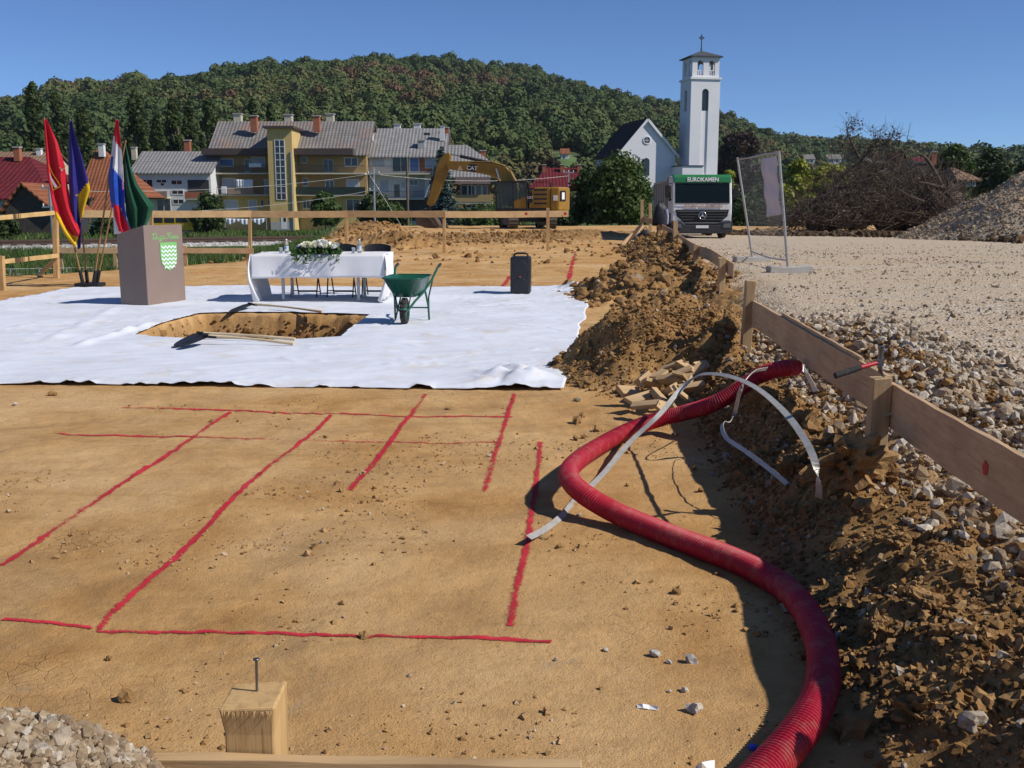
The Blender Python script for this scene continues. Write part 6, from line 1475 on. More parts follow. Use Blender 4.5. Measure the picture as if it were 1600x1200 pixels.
boom = outline([(808, 322), (812, 300), (806, 281), (799, 269), (787, 258), (769, 252.5), (733, 252), (700, 251.5), (695, 255), (696, 263), (706, 265.5), (744, 270), (764, 274), (776, 280), (786, 292), (794, 322)])
mb = MB(); mb.prism(boom, 'y', -0.30, 0.22); bo = mb.build('boom', M['cat_y'], ex, bevel=0.03)
mb = MB(); mb.prism(outline([(731, 257), (744.5, 257.5), (743, 269), (729.5, 267)]), 'y', -0.312, -0.302); mb.build('decal_plate', M['decal_b'], bo); text_mesh('CAT', 0.36, M['white'], bo, (E2(737, 0)[0], -0.318, E2(0, 263)[1]), (R(90), R(4), 0), bold=0.008)
mb = MB(); mb.prism(outline([(713, 265.3), (717.5, 258.5), (722, 265.8)]), 'y', -0.306, -0.302); mb.build('notice_plate', M['tk_orange'], bo)
mb = MB(); mb.tube([(*E2(806, 283)[:1], -0.33, E2(0, 283)[1]), (E2(795, 0)[0], -0.33, E2(0, 262)[1]), (E2(770, 0)[0], -0.33, E2(0, 255)[1]), (E2(735, 0)[0], -0.33, E2(0, 254)[1])], 0.025, 6); mb.build('hydraulic_line', M['cat_b'], bo)
stick = outline([(692, 240), (699, 238.5), (701, 243), (699, 256), (693, 275), (684, 297), (674, 316), (667, 322), (661, 318), (666, 304), (673, 282), (678, 262), (684, 249)])
mb = MB(); mb.prism(stick, 'y', -0.22, 0.14); sk_ = mb.build('stick', M['cat_y'], ex, bevel=0.02)
def cyl2(a, b, r, mat, name, y=-0.04, par=ex):
    mb = MB(); p, q = E2(*a), E2(*b); mb.cyl((p[0], y, p[1]), (q[0], y, q[1]), r, None, 14); mb.build(name, mat, par)
cyl2((699, 241), (720, 244.5), 0.045, M['chrome'], 'cylinder_rod'); cyl2((716, 244), (762, 254), 0.10, M['cat_b'], 'cylinder_barrel')
for y in (-0.42, 0.34): cyl2((776, 264), (782, 283), 0.045, M['chrome'], 'cylinder_rod', y); cyl2((781, 281), (788, 318), 0.10, M['cat_y'], 'cylinder_barrel', y)
cyl2((683, 258), (666, 287), 0.085, M['cat_b'], 'cylinder_barrel', -0.04); cyl2((666, 287), (657, 310), 0.045, M['chrome'], 'cylinder_rod', -0.04)
mb = MB(); mb.prism(outline([(657, 309), (661, 308), (668, 322), (666, 334), (661, 334), (662, 322)]), 'y', -0.20, -0.14); mb.prism(outline([(657, 309), (661, 308), (668, 322), (666, 334), (661, 334), (662, 322)]), 'y', 0.06, 0.12); mb.build('bucket_link', M['cat_b'], ex)
bk = outline([(656, 332), (668, 331), (674, 334), (681, 343), (688, 355), (678, 355.5), (662, 355), (652, 352), (646, 346), (647, 339)])
mb = MB(); mb.prism(bk, 'y', -0.75, 0.70); bko = mb.build('bucket', M['bucket'], ex, bevel=0.03)
for k in range(5):
    mb = MB(); y = -0.68 + 0.33 * k; p, q = E2(686, 352), E2(692, 357); mb.bar((p[0], y, p[1]), (q[0], y, q[1]), 0.09, 0.06); mb.build('tooth', M['bucket'], bko)
for y in (-0.757, -0.2, 0.3):
    mb = MB(); pts_ = [E2(663, 335), E2(671, 342), E2(679, 351), E2(684, 354)]; mb.tube([(a, y, b) for a, b in pts_], 0.025, 6); mb.build('wear_strip', M['bucket'], bko)
# ------------------------------------------------------------------ buildings
def bx(px, y): return D(px, 318, y).x
def bz(py, y): return D(800, py, y).z
def roof_mat(name, c1, c2, pitch=0.35, axis='X', moss=None):
    t = NT(name); v = t.coord('Object'); w = t.new('ShaderNodeTexWave'); w.wave_type = 'BANDS'; w.bands_direction = axis; w.inputs['Scale'].default_value = 0.314 / pitch; w.inputs['Distortion'].default_value = 0.3; w.inputs['Detail'].default_value = 1
    t.l.new(v, w.inputs['Vector']); col = t.ramp(t.noise(v, 0.8, 6, 0.7), [(0.3, c2), (0.7, c1)])
    w2 = t.new('ShaderNodeTexWave'); w2.bands_direction = 'Z'; w2.inputs['Scale'].default_value = 0.9; w2.inputs['Distortion'].default_value = 0.5; t.l.new(v, w2.inputs['Vector'])
    col = t.mix(t.ramp(w.outputs['Fac'], [(0.2, 0.45), (0.55, 0.0)]), col, tuple(x * 0.5 for x in c2)); col = t.mix(t.ramp(w2.outputs['Fac'], [(0.05, 0.35), (0.2, 0.0)]), col, tuple(x * 0.55 for x in c2))
    if moss: col = t.mix(t.ramp(t.noise(v, 0.35, 5, 0.7), [(0.5, 0.0), (0.65, 0.7)]), col, moss)
    t.set(col, 0.85, 0, 0.2); t.bump(w.outputs['Fac'], 0.8, 0.06); return t.m
M['rf_grey'] = roof_mat('roof_fibre_grey', (0.27, 0.25, 0.235), (0.17, 0.155, 0.145), 0.45, moss=(0.27, 0.17, 0.13))
M['rf_grey2'] = roof_mat('roof_fibre_pale', (0.31, 0.30, 0.295), (0.21, 0.20, 0.195), 0.45)
M['rf_orange'] = roof_mat('roof_tile_orange', (0.33, 0.12, 0.055), (0.21, 0.075, 0.038), 0.4, 'X'); M['rf_red'] = roof_mat('roof_red', (0.17, 0.022, 0.028), (0.115, 0.015, 0.02), 0.5)
M['rf_brown'] = roof_mat('roof_dark', (0.030, 0.022, 0.020), (0.022, 0.016, 0.015), 0.5); M['rf_tan'] = roof_mat('roof_tan', (0.30, 0.19, 0.12), (0.22, 0.13, 0.08), 0.5)
def wall_mat(name, c, d=None): return pmat(name, c, tuple(x * 0.86 for x in c), 0.5, 0.9, 0.3, 20, 0.01, dirt=((tuple(x * 0.62 for x in c)), 0.4) if d is None else d)
M['w_yellow'] = wall_mat('wall_yellow', (0.60, 0.43, 0.17)); M['w_white'] = wall_mat('wall_white', (0.68, 0.67, 0.65)); M['w_cream'] = wall_mat('wall_cream', (0.55, 0.50, 0.38)); M['w_grey'] = wall_mat('wall_grey', (0.42, 0.41, 0.40))
M['w_brick'] = wall_mat('wall_brick', (0.36, 0.125, 0.065)); M['w_ochre'] = wall_mat('wall_ochre', (0.40, 0.27, 0.12)); M['fascia'] = pmat('fascia_brown', (0.085, 0.06, 0.05), (0.065, 0.045, 0.04), 1, 0.7)
M['shutter'] = pmat('shutter_pale', (0.42, 0.47, 0.55), (0.35, 0.40, 0.48), 3, 0.6); M['shutter_b'] = pmat('shutter_blue', (0.12, 0.20, 0.42), (0.09, 0.16, 0.34), 3, 0.6); M['linen'] = pmat('linen', (0.78, 0.78, 0.80), (0.62, 0.63, 0.68), 3, 0.9)
M['railing'] = pmat('railing_dark', (0.05, 0.05, 0.05), (0.035, 0.035, 0.035), 3, 0.6); M['panel_tan'] = pmat('panel_tan', (0.30, 0.22, 0.17), (0.24, 0.17, 0.13), 2, 0.8); M['panel_green'] = pmat('panel_green', (0.02, 0.035, 0.028), (0.014, 0.026, 0.02), 2, 0.7)
M['wframe'] = pmat('window_frame', (0.70, 0.70, 0.69), (0.62, 0.62, 0.61), 3, 0.5); M['plank_dark'] = wood_mat('barn_planks', (0.085, 0.07, 0.058), (0.035, 0.028, 0.024), 2, 0.35, stain=(0.02, 0.016, 0.014))
def add_window(root, o, x0, x1, z0, z1, y, kind='glass', frame=True):
    """opening on a wall facing -y at depth y; world coordinates"""
    O = Vector(o); t = max(0.05, min(0.09, (x1 - x0) * 0.09)); mb = MB()
    if frame:
        for a, b, c, d in ((x0 - t, x1 + t, z1, z1 + t), (x0 - t, x1 + t, z0 - t * 1.3, z0), (x0 - t, x0, z0, z1), (x1, x1 + t, z0, z1)): mb.bb(a - O.x, b - O.x, y - 0.05 - O.y, y + 0.01 - O.y, c - O.z, d - O.z)
        if x1 - x0 > 0.8 and kind == 'glass': m = (x0 + x1) / 2; mb.bb(m - 0.035 - O.x, m + 0.035 - O.x, y - 0.045 - O.y, y + 0.01 - O.y, z0 - O.z, z1 - O.z)
        w = mb.build('window', M['wframe'], root)
    else: w = empty('window', (0, 0, 0)); w.parent = root
    mb = MB(); mb.bb(x0 - O.x, x1 - O.x, y - 0.022 - O.y, y - 0.004 - O.y, z0 - O.z, z1 - O.z); mb.build('pane' if kind == 'glass' else 'shutter', M['glass'] if kind == 'glass' else M[kind], w)
def gable_x(root, o, x0, x1, yf, yb, zb, ze, zr, wall, roof, over=0.5, thick=0.14, hip=(0, 0)):
    """walls and a roof whose ridge runs along x; returns the roof"""
    O = Vector(o); ym = (yf + yb) / 2; mb = MB()
    if hip[0] or hip[1]: mb.bb(x0 - O.x, x1 - O.x, yf - O.y, yb - O.y, zb - O.z, ze - O.z)
    else: mb.prism([(yf - O.y, zb - O.z), (yb - O.y, zb - O.z), (yb - O.y, ze - O.z), (ym - O.y, zr - 0.2 - O.z), (yf - O.y, ze - O.z)], 'x', x0 - O.x, x1 - O.x); mb.build('wall', M[wall], root)
    mb = MB(); k = (zr - ze) / (ym - yf); zo = ze - k * over
    for s, ye in ((1, yf - over), (-1, yb + over)):
        a = [(x0 - over * 0.6, ye, zo), (x1 + over * 0.6, ye, zo), (x1 + over * 0.6 - hip[1], ym, zr), (x0 - over * 0.6 + hip[0], ym, zr)]
        up = Vector((0, 0, thick)); v = [Vector(p) - O for p in a]; mb.add(v + [p + up for p in v], [(0, 1, 2, 3), (7, 6, 5, 4), (0, 4, 5, 1), (1, 5, 6, 2), (2, 6, 7, 3), (3, 7, 4, 0)])
    for q, hx, sx in ((0, hip[0], -1), (1, hip[1], 1)):
        if hx:
            X = x0 - over * 0.6 if q == 0 else x1 + over * 0.6; mb.add([Vector(p) - O for p in ((X, yf - over, zo + thick), (X, yb + over, zo + thick), (X - sx * hx, ym, zr + thick))], [(0, 1, 2)])
    return mb.build('roof', M[roof], root)
def chimney(roof_o, o, x, y, z0, z1, w, mat, cap=True):
    O = Vector(o); mb = MB(); mb.bb(x - w / 2 - O.x, x + w / 2 - O.x, y - w / 2 - O.y, y + w / 2 - O.y, z0 - O.z, z1 - O.z); c = mb.build('chimney', M[mat], roof_o)
    mb = MB(); mb.bb(x - w * 0.62 - O.x, x + w * 0.62 - O.x, y - w * 0.62 - O.y, y + w * 0.62 - O.y, z1 - O.z, z1 + 0.12 - O.z); mb.build('chimney_cap', M['concrete'], roof_o)
def balcony(root, o, x0, x1, y0, y1, z, panel=None, rail='railing', h=0.95):
    O = Vector(o); mb = MB(); mb.bb(x0 - O.x, x1 - O.x, y0 - O.y, y1 - O.y, z - 0.18 - O.z, z - O.z); s = mb.build('balcony_slab', M['w_cream'], root)
    if panel: mb = MB(); mb.bb(x0 - O.x, x1 - O.x, y0 - 0.04 - O.y, y0 - O.y, z + 0.02 - O.z, z + h - O.z); mb.build('balcony_panel', M[panel], s)
    else:
        mb = MB(); mb.bb(x0 - O.x, x1 - O.x, y0 - O.y, y0 + 0.05 - O.y, z + h - 0.05 - O.z, z + h - O.z)
        n = int((x1 - x0) / 0.14)
        for k in range(n + 1): x = x0 + (x1 - x0) * k / n; mb.bb(x - 0.012 - O.x, x + 0.012 - O.x, y0 + 0.01 - O.y, y0 + 0.035 - O.y, z - O.z, z + h - 0.05 - O.z)
        mb.build('railing', M[rail], s)

# yellow flats with the stair tower
Y = 136.0; zb = bz(359, Y); o = (bx(450, Y), Y, zb); ap = empty('apartment_block', o); tag(ap, 'yellow apartment block with a tall glazed stair tower', 'building'); O = Vector(o)
X = lambda p: bx(p, Y)
Z = lambda p: bz(p, Y)
rf = gable_x(ap, o, X(335), X(574), Y, Y + 11, zb, Z(236), Z(186), 'w_ochre', 'rf_grey', 0.9)
for px0, px1 in ((326, 431), (467, 557)): mb = MB(); mb.bb(X(px0) - O.x, X(px1) - O.x, -2.1, -0.3, Z(243) - O.z, Z(233) - O.z); mb.build('fascia', M['fascia'], ap)
for a, b in ((334, 430), (467, 574)):
    balcony(ap, o, X(a), X(b), Y - 1.7, Y, Z(270.5), None); balcony(ap, o, X(a), X(b), Y - 1.7, Y, Z(304), 'panel_green' if a > 400 else None)
    mb = MB(); mb.bb(X(a) - O.x, X(b) - O.x, -0.06, -0.005, Z(359) - O.z, Z(306) - O.z); mb.build('ground_storey', M['w_yellow'], ap)
mb = MB(); mb.bb(X(352) - O.x, X(402) - O.x, -1.78, -1.72, Z(303.5) - O.z, Z(293.5) - O.z); mb.build('balcony_panel', M['panel_tan'], ap)
for x0, z0, x1, z1, k in [(347, 259, 367, 249, 'shutter_b'), (385, 268, 393, 249, 'glass'), (397, 260, 416, 246, 'shutter'), (473, 254, 481, 245, 'glass'), (508, 268, 514, 249, 'glass'), (515, 268, 522, 250, 'glass'), (541, 259, 560, 247, 'glass'),
                          (350, 292, 368, 279, 'shutter'), (415, 302, 428, 281, 'shutter'), (475, 290, 482, 279, 'glass'), (510, 302, 522, 283, 'glass'), (543, 293, 561, 281, 'shutter')]: add_window(ap, o, X(x0), X(x1), Z(z0), Z(z1), Y, k)
for x0, z0, x1, z1, k in [(352, 327, 371, 313, 'shutter'), (389, 327, 401, 313, 'shutter'), (408, 323, 412, 313, 'glass'), (419, 319, 421.5, 312, 'glass'), (474, 325, 484, 312, 'glass'), (542, 330, 562, 312, 'glass')]: add_window(ap, o, X(x0), X(x1), Z(z0), Z(z1), Y - 0.062, k)
st_ = 3.0; mb = MB(); mb.bb(X(430) - O.x, X(467) - O.x, -st_, 2.5, 0, Z(203) - O.z); mb.build('stair_tower', M['w_yellow'], ap); mb = MB(); mb.bb(X(425) - O.x, X(471) - O.x, -st_ - 0.5, 3.0, Z(203) - O.z, Z(199.5) - O.z); mb.build('tower_roof', M['fascia'], ap)
gw = empty('stair_window', (0, 0, 0)); gw.parent = ap; yt = Y - st_
gx = [441, 448.2, 455.5]; gz = list(np.linspace(221, 312, 10))
for i in range(2):
    for j in range(9):
        mb = MB(); mb.bb(X(gx[i] + 0.4) - O.x, X(gx[i + 1] - 0.4) - O.x, yt - 0.03 - O.y, yt - 0.005 - O.y, Z(gz[j + 1] - 0.4) - O.z, Z(gz[j] + 0.4) - O.z); mb.build('pane', M['glass'], gw)
mb = MB()
for a in gx: mb.bb(X(a - 0.5) - O.x, X(a + 0.5) - O.x, yt - 0.07 - O.y, yt - O.y, Z(312.5) - O.z, Z(220.5) - O.z)
for j in gz: mb.bb(X(440.5) - O.x, X(456) - O.x, yt - 0.075 - O.y, yt - O.y, Z(j + 0.45) - O.z, Z(j - 0.45) - O.z)
mb.build('frame', M['wframe'], gw)
mb = MB(); mb.bb(X(446) - O.x, X(455) - O.x, yt - 0.05 - O.y, yt - 0.005 - O.y, 0.15, Z(338) - O.z); dr = mb.build('door', M['wframe'], ap); mb = MB(); mb.bb(X(450) - O.x, X(454) - O.x, yt - 0.06 - O.y, yt - 0.051 - O.y, 1.1, Z(340) - O.z); mb.build('pane', M['glass'], dr)
mb = MB(); mb.bb(X(430.2) - O.x, X(466.8) - O.x, -st_ - 0.03, -st_ - 0.004, 0, Z(346) - O.z); mb.build('plinth', M['w_grey'], ap)
mb = MB(); mb.cyl((X(465) - O.x, -st_ - 0.1, 0), (X(465) - O.x, -st_ - 0.1, Z(238) - O.z), 0.09, None, 8); mb.build('downpipe', M['steel'], ap)
kr = (Z(186) - Z(236)) / 5.5
for px, py0, py1, yy, m in ((402.5, 200, 182, 138.6, 'w_brick'), (499, 200, 182, 138.6, 'w_brick'), (378, 190, 179, 142.5, 'w_cream'), (456, 190, 180, 142.5, 'w_cream'), (520, 190, 179, 142.5, 'w_cream')): chimney(rf, o, bx(px, yy), yy, bz(py0 + 6, yy), bz(py1, yy), 0.85 if m == 'w_brick' else 1.0, m)
for k, (a, b, c, d) in enumerate([(376, 281, 402, 293.5), (353, 292, 361, 304), (397, 256, 416, 262)]):
    mb = MB(); cloth_grid(mb, lambda u, v, a=a, b=b, c=c, d=d: (X(a + (c - a) * u), Y - 1.86 + 0.05 * math.sin(u * 40), Z(b + (d - b) * v)), 40, 4); w_ = mb.build('laundry', M['linen'], None, fix=False); so = w_.modifiers.new('t', 'SOLIDIFY'); so.thickness = 0.01
    tag(w_, ['row of white laundry on the lower balcony', 'white towel hung over the lower balcony edge', 'white cloth hung on the upper balcony'][k], 'laundry')
yl = 128.0; mb = MB(); cloth_grid(mb, lambda u, v: (bx(352 + 62 * u, yl), yl + 0.05 * math.sin(u * 60), bz(341 + (7 + 3 * math.sin(u * 17)) * v + 1.2 * math.sin(u * 3.1), yl)), 70, 4); w_ = mb.build('laundry', M['linen'], None, fix=False); so = w_.modifiers.new('t', 'SOLIDIFY'); so.thickness = 0.01; tag(w_, 'long row of white washing on a line in the yard', 'laundry')
for px in (350, 415):
    mb = MB(); g = hz(bx(px, yl), yl); mb.cyl((0, 0, -0.2), (0, 0, bz(340, yl) - g), 0.05, None, 8); w_ = mb.build('washing_post', M['steel'], None, (bx(px, yl), yl, g)); tag(w_, 'thin post at the %s end of the washing line' % ('bush' if px < 400 else 'stair tower'), 'post')

# white flats
Y = 138.0; zb = bz(352, Y); o = (bx(640, Y), Y, zb); w2 = empty('apartment_block', o); tag(w2, 'white apartment block with balconies beside the blue spruce', 'building'); O = Vector(o)
rf = gable_x(w2, o, X(576), X(694), Y, Y + 12, zb, Z(241), Z(197), 'w_white', 'rf_grey2', 0.8)
balcony(w2, o, X(578), X(676), Y - 1.6, Y, Z(271), None); balcony(w2, o, X(604), X(664), Y - 1.6, Y, Z(310), None)
mb = MB(); mb.bb(X(614) - O.x, X(676) - O.x, -0.05, -0.003, Z(268) - O.z, Z(242) - O.z); mb.build('wall_panel', M['w_brick'], w2); mb = MB(); mb.bb(X(640) - O.x, X(664) - O.x, -0.05, -0.003, Z(308) - O.z, Z(274) - O.z); mb.build('wall_panel', M['w_grey'], w2)
mb = MB(); mb.bb(X(604) - O.x, X(676) - O.x, -0.06, -0.003, Z(345) - O.z, Z(312) - O.z); mb.build('garage_shade_panel', M['railing'], w2)  # solid dark panel on the wall, its colour stands for the garage's shade
for x0, z0, x1, z1, k in [(583, 260, 602, 246, 'shutter'), (595, 300, 608, 281, 'shutter'), (616, 308, 625, 288, 'glass'), (628, 293, 633, 285, 'shutter')]: add_window(w2, o, X(x0), X(x1), Z(z0), Z(z1), Y, k)
for x0, z0, x1, z1, k in [(615, 268, 640, 244, 'glass'), (642, 268, 655, 247, 'shutter_b'), (666, 262, 676, 246, 'shutter')]: add_window(w2, o, X(x0), X(x1), Z(z0), Z(z1), Y - 0.055, k)
add_window(w2, o, X(641), X(653), Z(289), Z(281), Y - 0.055, 'glass')
for px, py0, py1, yy, m in ((580, 214, 202, 140.6, 'w_white'), (692, 214, 198, 141.0, 'w_white'), (699, 216, 200, 143.0, 'w_brick'), (623, 200, 195, 145, 'w_white'), (654, 200, 194, 145, 'w_white'), (660, 232, 220, 139.4, 'w_grey')): chimney(rf, o, bx(px, yy), yy, bz(py0 + 6, yy), bz(py1, yy), 0.9 if px < 690 else 0.6, m)
mb = MB(); mb.bb(X(662) - O.x, X(672) - O.x, 1.55, 1.75, Z(210) - O.z, Z(206) - O.z); mb.build('skylight', M['glass'], rf)
# pale house behind the excavator arm
Y = 134.0; zb = bz(350, Y); o = (bx(740, Y), Y, zb); h3 = empty('house', o); tag(h3, 'pale house with a hipped grey roof behind the excavator arm', 'house', 'houses beyond the railway'); O = Vector(o)
rf = gable_x(h3, o, X(690), X(795), Y, Y + 12, zb, Z(272), Z(224), 'w_white', 'rf_grey2', 0.8, hip=(0.5, X(795) - X(722)))
mb = MB(); mb.prism([(-2.2, Z(288) - O.z), (-2.0, Z(288) - O.z), (-0.002, Z(273) - O.z), (-0.3, Z(273) - O.z)], 'x', X(713) - O.x, X(767) - O.x); mb.build('awning', M['fascia'], h3); mb = MB(); mb.bb(X(718) - O.x, X(766) - O.x, -0.05, -0.003, Z(306) - O.z, Z(288) - O.z); mb.build('wall_panel', M['w_brick'], h3)
for a, b in ((721, 730), (732, 742), (744, 752), (754, 761)): add_window(h3, o, X(a), X(b), Z(305), Z(290), Y - 0.055, 'glass')
balcony(h3, o, X(713), X(770), Y - 1.6, Y, Z(316), 'w_ochre'); add_window(h3, o, X(729), X(745), Z(324), Z(320.5), Y, 'glass')
chimney(rf, o, bx(755, 141), 141, bz(260, 141), bz(236, 141), 0.7, 'w_brick')
# grey roofed white house on the left
Y = 132.0; zb = bz(352, Y); o = (bx(268, Y), Y, zb); h4 = empty('house', o); tag(h4, 'white house with a grey corrugated roof and small balcony beside the yellow flats', 'house', 'houses beyond the railway'); O = Vector(o)
rf = gable_x(h4, o, X(210), X(331), Y, Y + 10, zb, Z(268), Z(235), 'w_white', 'rf_grey2', 0.6)
for x0, z0, x1, z1, k in [(222, 301, 240, 281, 'glass'), (247, 285, 262, 281, 'glass'), (270, 288, 286, 282, 'glass'), (253, 290, 258, 286, 'glass'), (270, 303, 287, 297, 'glass'), (271, 318, 287, 312, 'glass'), (246, 330, 266, 312, 'glass'), (214, 271.5, 234, 269, 'glass')]: add_window(h4, o, X(x0), X(x1), Z(z0), Z(z1), Y, k)
mb = MB(); mb.bb(X(295) - O.x, X(328) - O.x, -0.05, -0.003, Z(304) - O.z, Z(281) - O.z); mb.build('porch_shade_panel', M['railing'], h4); balcony(h4, o, X(234), X(268), Y - 1.5, Y, Z(308), 'panel_tan', h=0.75); balcony(h4, o, X(294), X(329), Y - 1.2, Y, Z(310), 'w_brick', h=0.8)  # porch is a flat panel, shade painted in as dark colour
chimney(rf, o, bx(215, 136), 136, bz(250, 136), bz(231, 136), 0.6, 'w_cream'); chimney(rf, o, bx(298, 137.5), 137.5, bz(248, 137.5), bz(220, 137.5), 0.75, 'w_brick')
def house(px0, px1, y, dep, pb, pe, pr, wall, roof, label, wins=(), chims=(), hip=(0, 0), over=0.5, group='houses beyond the railway', zb=None):
    zb_ = bz(pb, y) if zb is None else zb; o = (bx((px0 + px1) / 2, y), y, zb_); h = empty('house', o); tag(h, label, 'house', group)
    r = gable_x(h, o, bx(px0, y), bx(px1, y), y, y + dep, zb_, bz(pe, y), bz(pr, y), wall, roof, over, hip=hip)
    for (a, b, c, d) in wins: add_window(h, o, bx(a, y), bx(c, y), bz(b, y), bz(d, y), y)
    for (px, p0, p1, m) in chims: chimney(r, o, bx(px, y + dep * 0.4), y + dep * 0.4, bz(p0, y + dep * 0.4), bz(p1, y + dep * 0.4), 0.6, m)
    return h
house(128, 208, 118, 9, 352, 300, 233, 'w_white', 'rf_orange', 'house with a steep orange tiled roof behind the flags', [(150, 318, 160, 306), (170, 318, 180, 306)], [(165, 245, 226, 'w_white')], over=0.7, hip=(0.5, 5.0))
house(140, 182, 105, 6, 356, 331, 304, 'w_cream', 'rf_orange', 'low shed with an orange tiled roof behind the flag poles', [(150, 344, 158, 336), (165, 344, 172, 336)])
house(-60, 70, 104, 9, 356, 281, 244, 'w_cream', 'rf_red', 'house with a wide dark red roof behind the plank barn', [(20, 300, 32, 287), (42, 300, 52, 287)], [(34, 252, 231, 'w_brick')], hip=(0.5, 3.5))
house(-70, 40, 92, 7, 360, 309, 284, 'w_cream', 'rf_red', 'low annex with a bright red roof beside the plank barn', [(2, 330, 10, 318)])
house(-30, 72, 132, 9, 350, 262, 236, 'w_cream', 'rf_tan', 'house with a faded tan roof rising behind the dark red one', [], [(68, 244, 233, 'w_white')])
house(828, 908, 160, 10, 345, 292, 262, 'w_cream', 'rf_red', 'house with a bright red hipped roof beyond the excavator', [(836, 306, 846, 297), (860, 306, 872, 297)], [(850, 270, 258, 'w_brick'), (878, 270, 258, 'w_brick'), (904, 270, 258, 'w_brick')], hip=(3.0, 0.5))
house(1494, 1524, 95, 8, 318, 281, 262, 'w_cream', 'rf_tan', 'pale house half hidden behind the stone heap', [(1507, 290, 1513, 284), (1517, 290, 1521, 284)], hip=(1.2, 0.8))
house(1418, 1466, 120, 8, 318, 276, 255, 'w_cream', 'rf_brown', 'dark roofed house behind the brush pile', [(1430, 292, 1438, 283)], [(1453, 258, 238, 'w_brick')])
# plank barn with its gable to the plot
Y = 86.0; zb = bz(374, Y); o = (bx(46, Y), Y, zb); bn_ = empty('barn', o); tag(bn_, 'dark weathered plank barn with an orange tiled roof', 'barn'); O = Vector(o)
xa, xm, xb = X(8), X(39), X(82); ze, zr = Z(326), Z(288)
mb = MB(); mb.prism([(xa - O.x, 0), (xb - O.x, 0), (xb - O.x, ze - O.z), (xm - O.x, zr - O.z - 0.1), (xa - O.x, ze - O.z)], 'y', 0, 7); mb.build('wall', M['railing'], bn_)
n = 34
for k in range(n):
    x0 = xa + (xb - xa) * k / n; x1 = xa + (xb - xa) * (k + 0.86) / n; xc = (x0 + x1) / 2; top = ze + (zr - ze) * ((xc - xa) / (xm - xa) if xc < xm else (xb - xc) / (xb - xm)) - 0.12
    mb = MB(); mb.bb(x0 - O.x, x1 - O.x, -0.05, -0.01, 0.0 if k % 3 else 0.1, top - O.z); mb.build('plank', M['plank_dark'], bn_)
mb = MB()
for (ax, az, bx_, bz_) in ((xa - 0.4, ze - 0.45, xm, zr), (xb + 0.45, ze - 0.4, xm, zr)):
    v = [Vector((ax - O.x, -0.5, az - O.z)), Vector((ax - O.x, 7.4, az - O.z)), Vector((bx_ - O.x, 7.4, bz_ - O.z)), Vector((bx_ - O.x, -0.5, bz_ - O.z))]; up = Vector((0, 0, 0.16)); mb.add(v + [p + up for p in v], [(0, 1, 2, 3), (7, 6, 5, 4), (0, 4, 5, 1), (1, 5, 6, 2), (2, 6, 7, 3), (3, 7, 4, 0)])
mb.build('roof', M['rf_orange'], bn_)
# yellow van in the yard
M['van'] = pmat('van_yellow', (0.66, 0.42, 0.02), (0.58, 0.36, 0.02), 1, 0.4)
Y = 100.0; vx = bx(272, Y); vz = hz(vx, Y); vn = empty('van', (vx, Y, vz)); tag(vn, 'small yellow van parked behind the lectern', 'van')
mb = MB(); mb.prism([(-2.1, 0.35), (2.0, 0.35), (2.05, 1.05), (1.75, 1.15), (1.25, 1.85), (-2.05, 1.9), (-2.15, 1.0)], 'y', -0.85, 0.85); mb.build('body', M['van'], vn, bevel=0.06)
for a, b in ((-1.9, -0.9), (-0.75, 0.2)): mb = MB(); mb.bb(a, b, -0.865, -0.855, 1.1, 1.7); mb.build('window', M['glass'], vn)
mb = MB(); mb.prism([(0.35, 1.12), (1.55, 1.12), (1.15, 1.7), (0.35, 1.7)], 'y', -0.865, -0.855); mb.build('window', M['glass'], vn)
for x in (-1.35, 1.35):
    for s in (-1, 1):
        w = empty('wheel', (x, s * 0.74, 0.32)); w.parent = vn; mb = MB(); mb.lathe([(0.2, -0.1), (0.30, -0.1), (0.32, 0), (0.30, 0.1), (0.2, 0.1)], 20, axis=(0, 1, 0)); mb.build('tyre', M['rubber'], w); mb = MB(); mb.lathe([(0.0, s * 0.06), (0.12, s * 0.05), (0.2, s * 0.1)], 16, axis=(0, 1, 0)); mb.build('rim', M['steel'], w)
mb = MB(); mb.bb(-2.2, 2.12, -0.8, 0.8, 0.3, 0.5); mb.build('bumper', M['black'], vn)

# ------------------------------------------------------------------ church
M['ch_white'] = pmat('church_white', (0.76, 0.74, 0.745), (0.70, 0.68, 0.69), 0.25, 0.9, 0.2, 8, 0.02)
M['ch_roof'] = roof_mat('church_tower_roof', (0.10, 0.11, 0.125), (0.07, 0.075, 0.085), 0.5); M['ch_pink'] = M['ch_white']
CY_ = 190.0; crz = R(11); cb = D(1088, 330, CY_); ch = empty('church', (cb.x, CY_, -1.9), crz); tag(ch, 'white church with a tall square bell tower and dark nave roof', 'church')
pm = 8.43                                                     # photo pixels per metre at the tower
def cz(py): return 1.54 + (318 - py) / pm + 1.9               # local height
def arch(x0, x1, z0, z1, n=10):
    r = (x1 - x0) / 2; c = (x0 + x1) / 2; return [(x0, z0), (x1, z0)] + [(c + r * math.cos(t), z1 - r + r * math.sin(t)) for t in [math.pi * k / n for k in range(n + 1)]]
tw = 5.4; hw = tw / 2
tower = empty('tower', (0, 0, 0)); tower.parent = ch
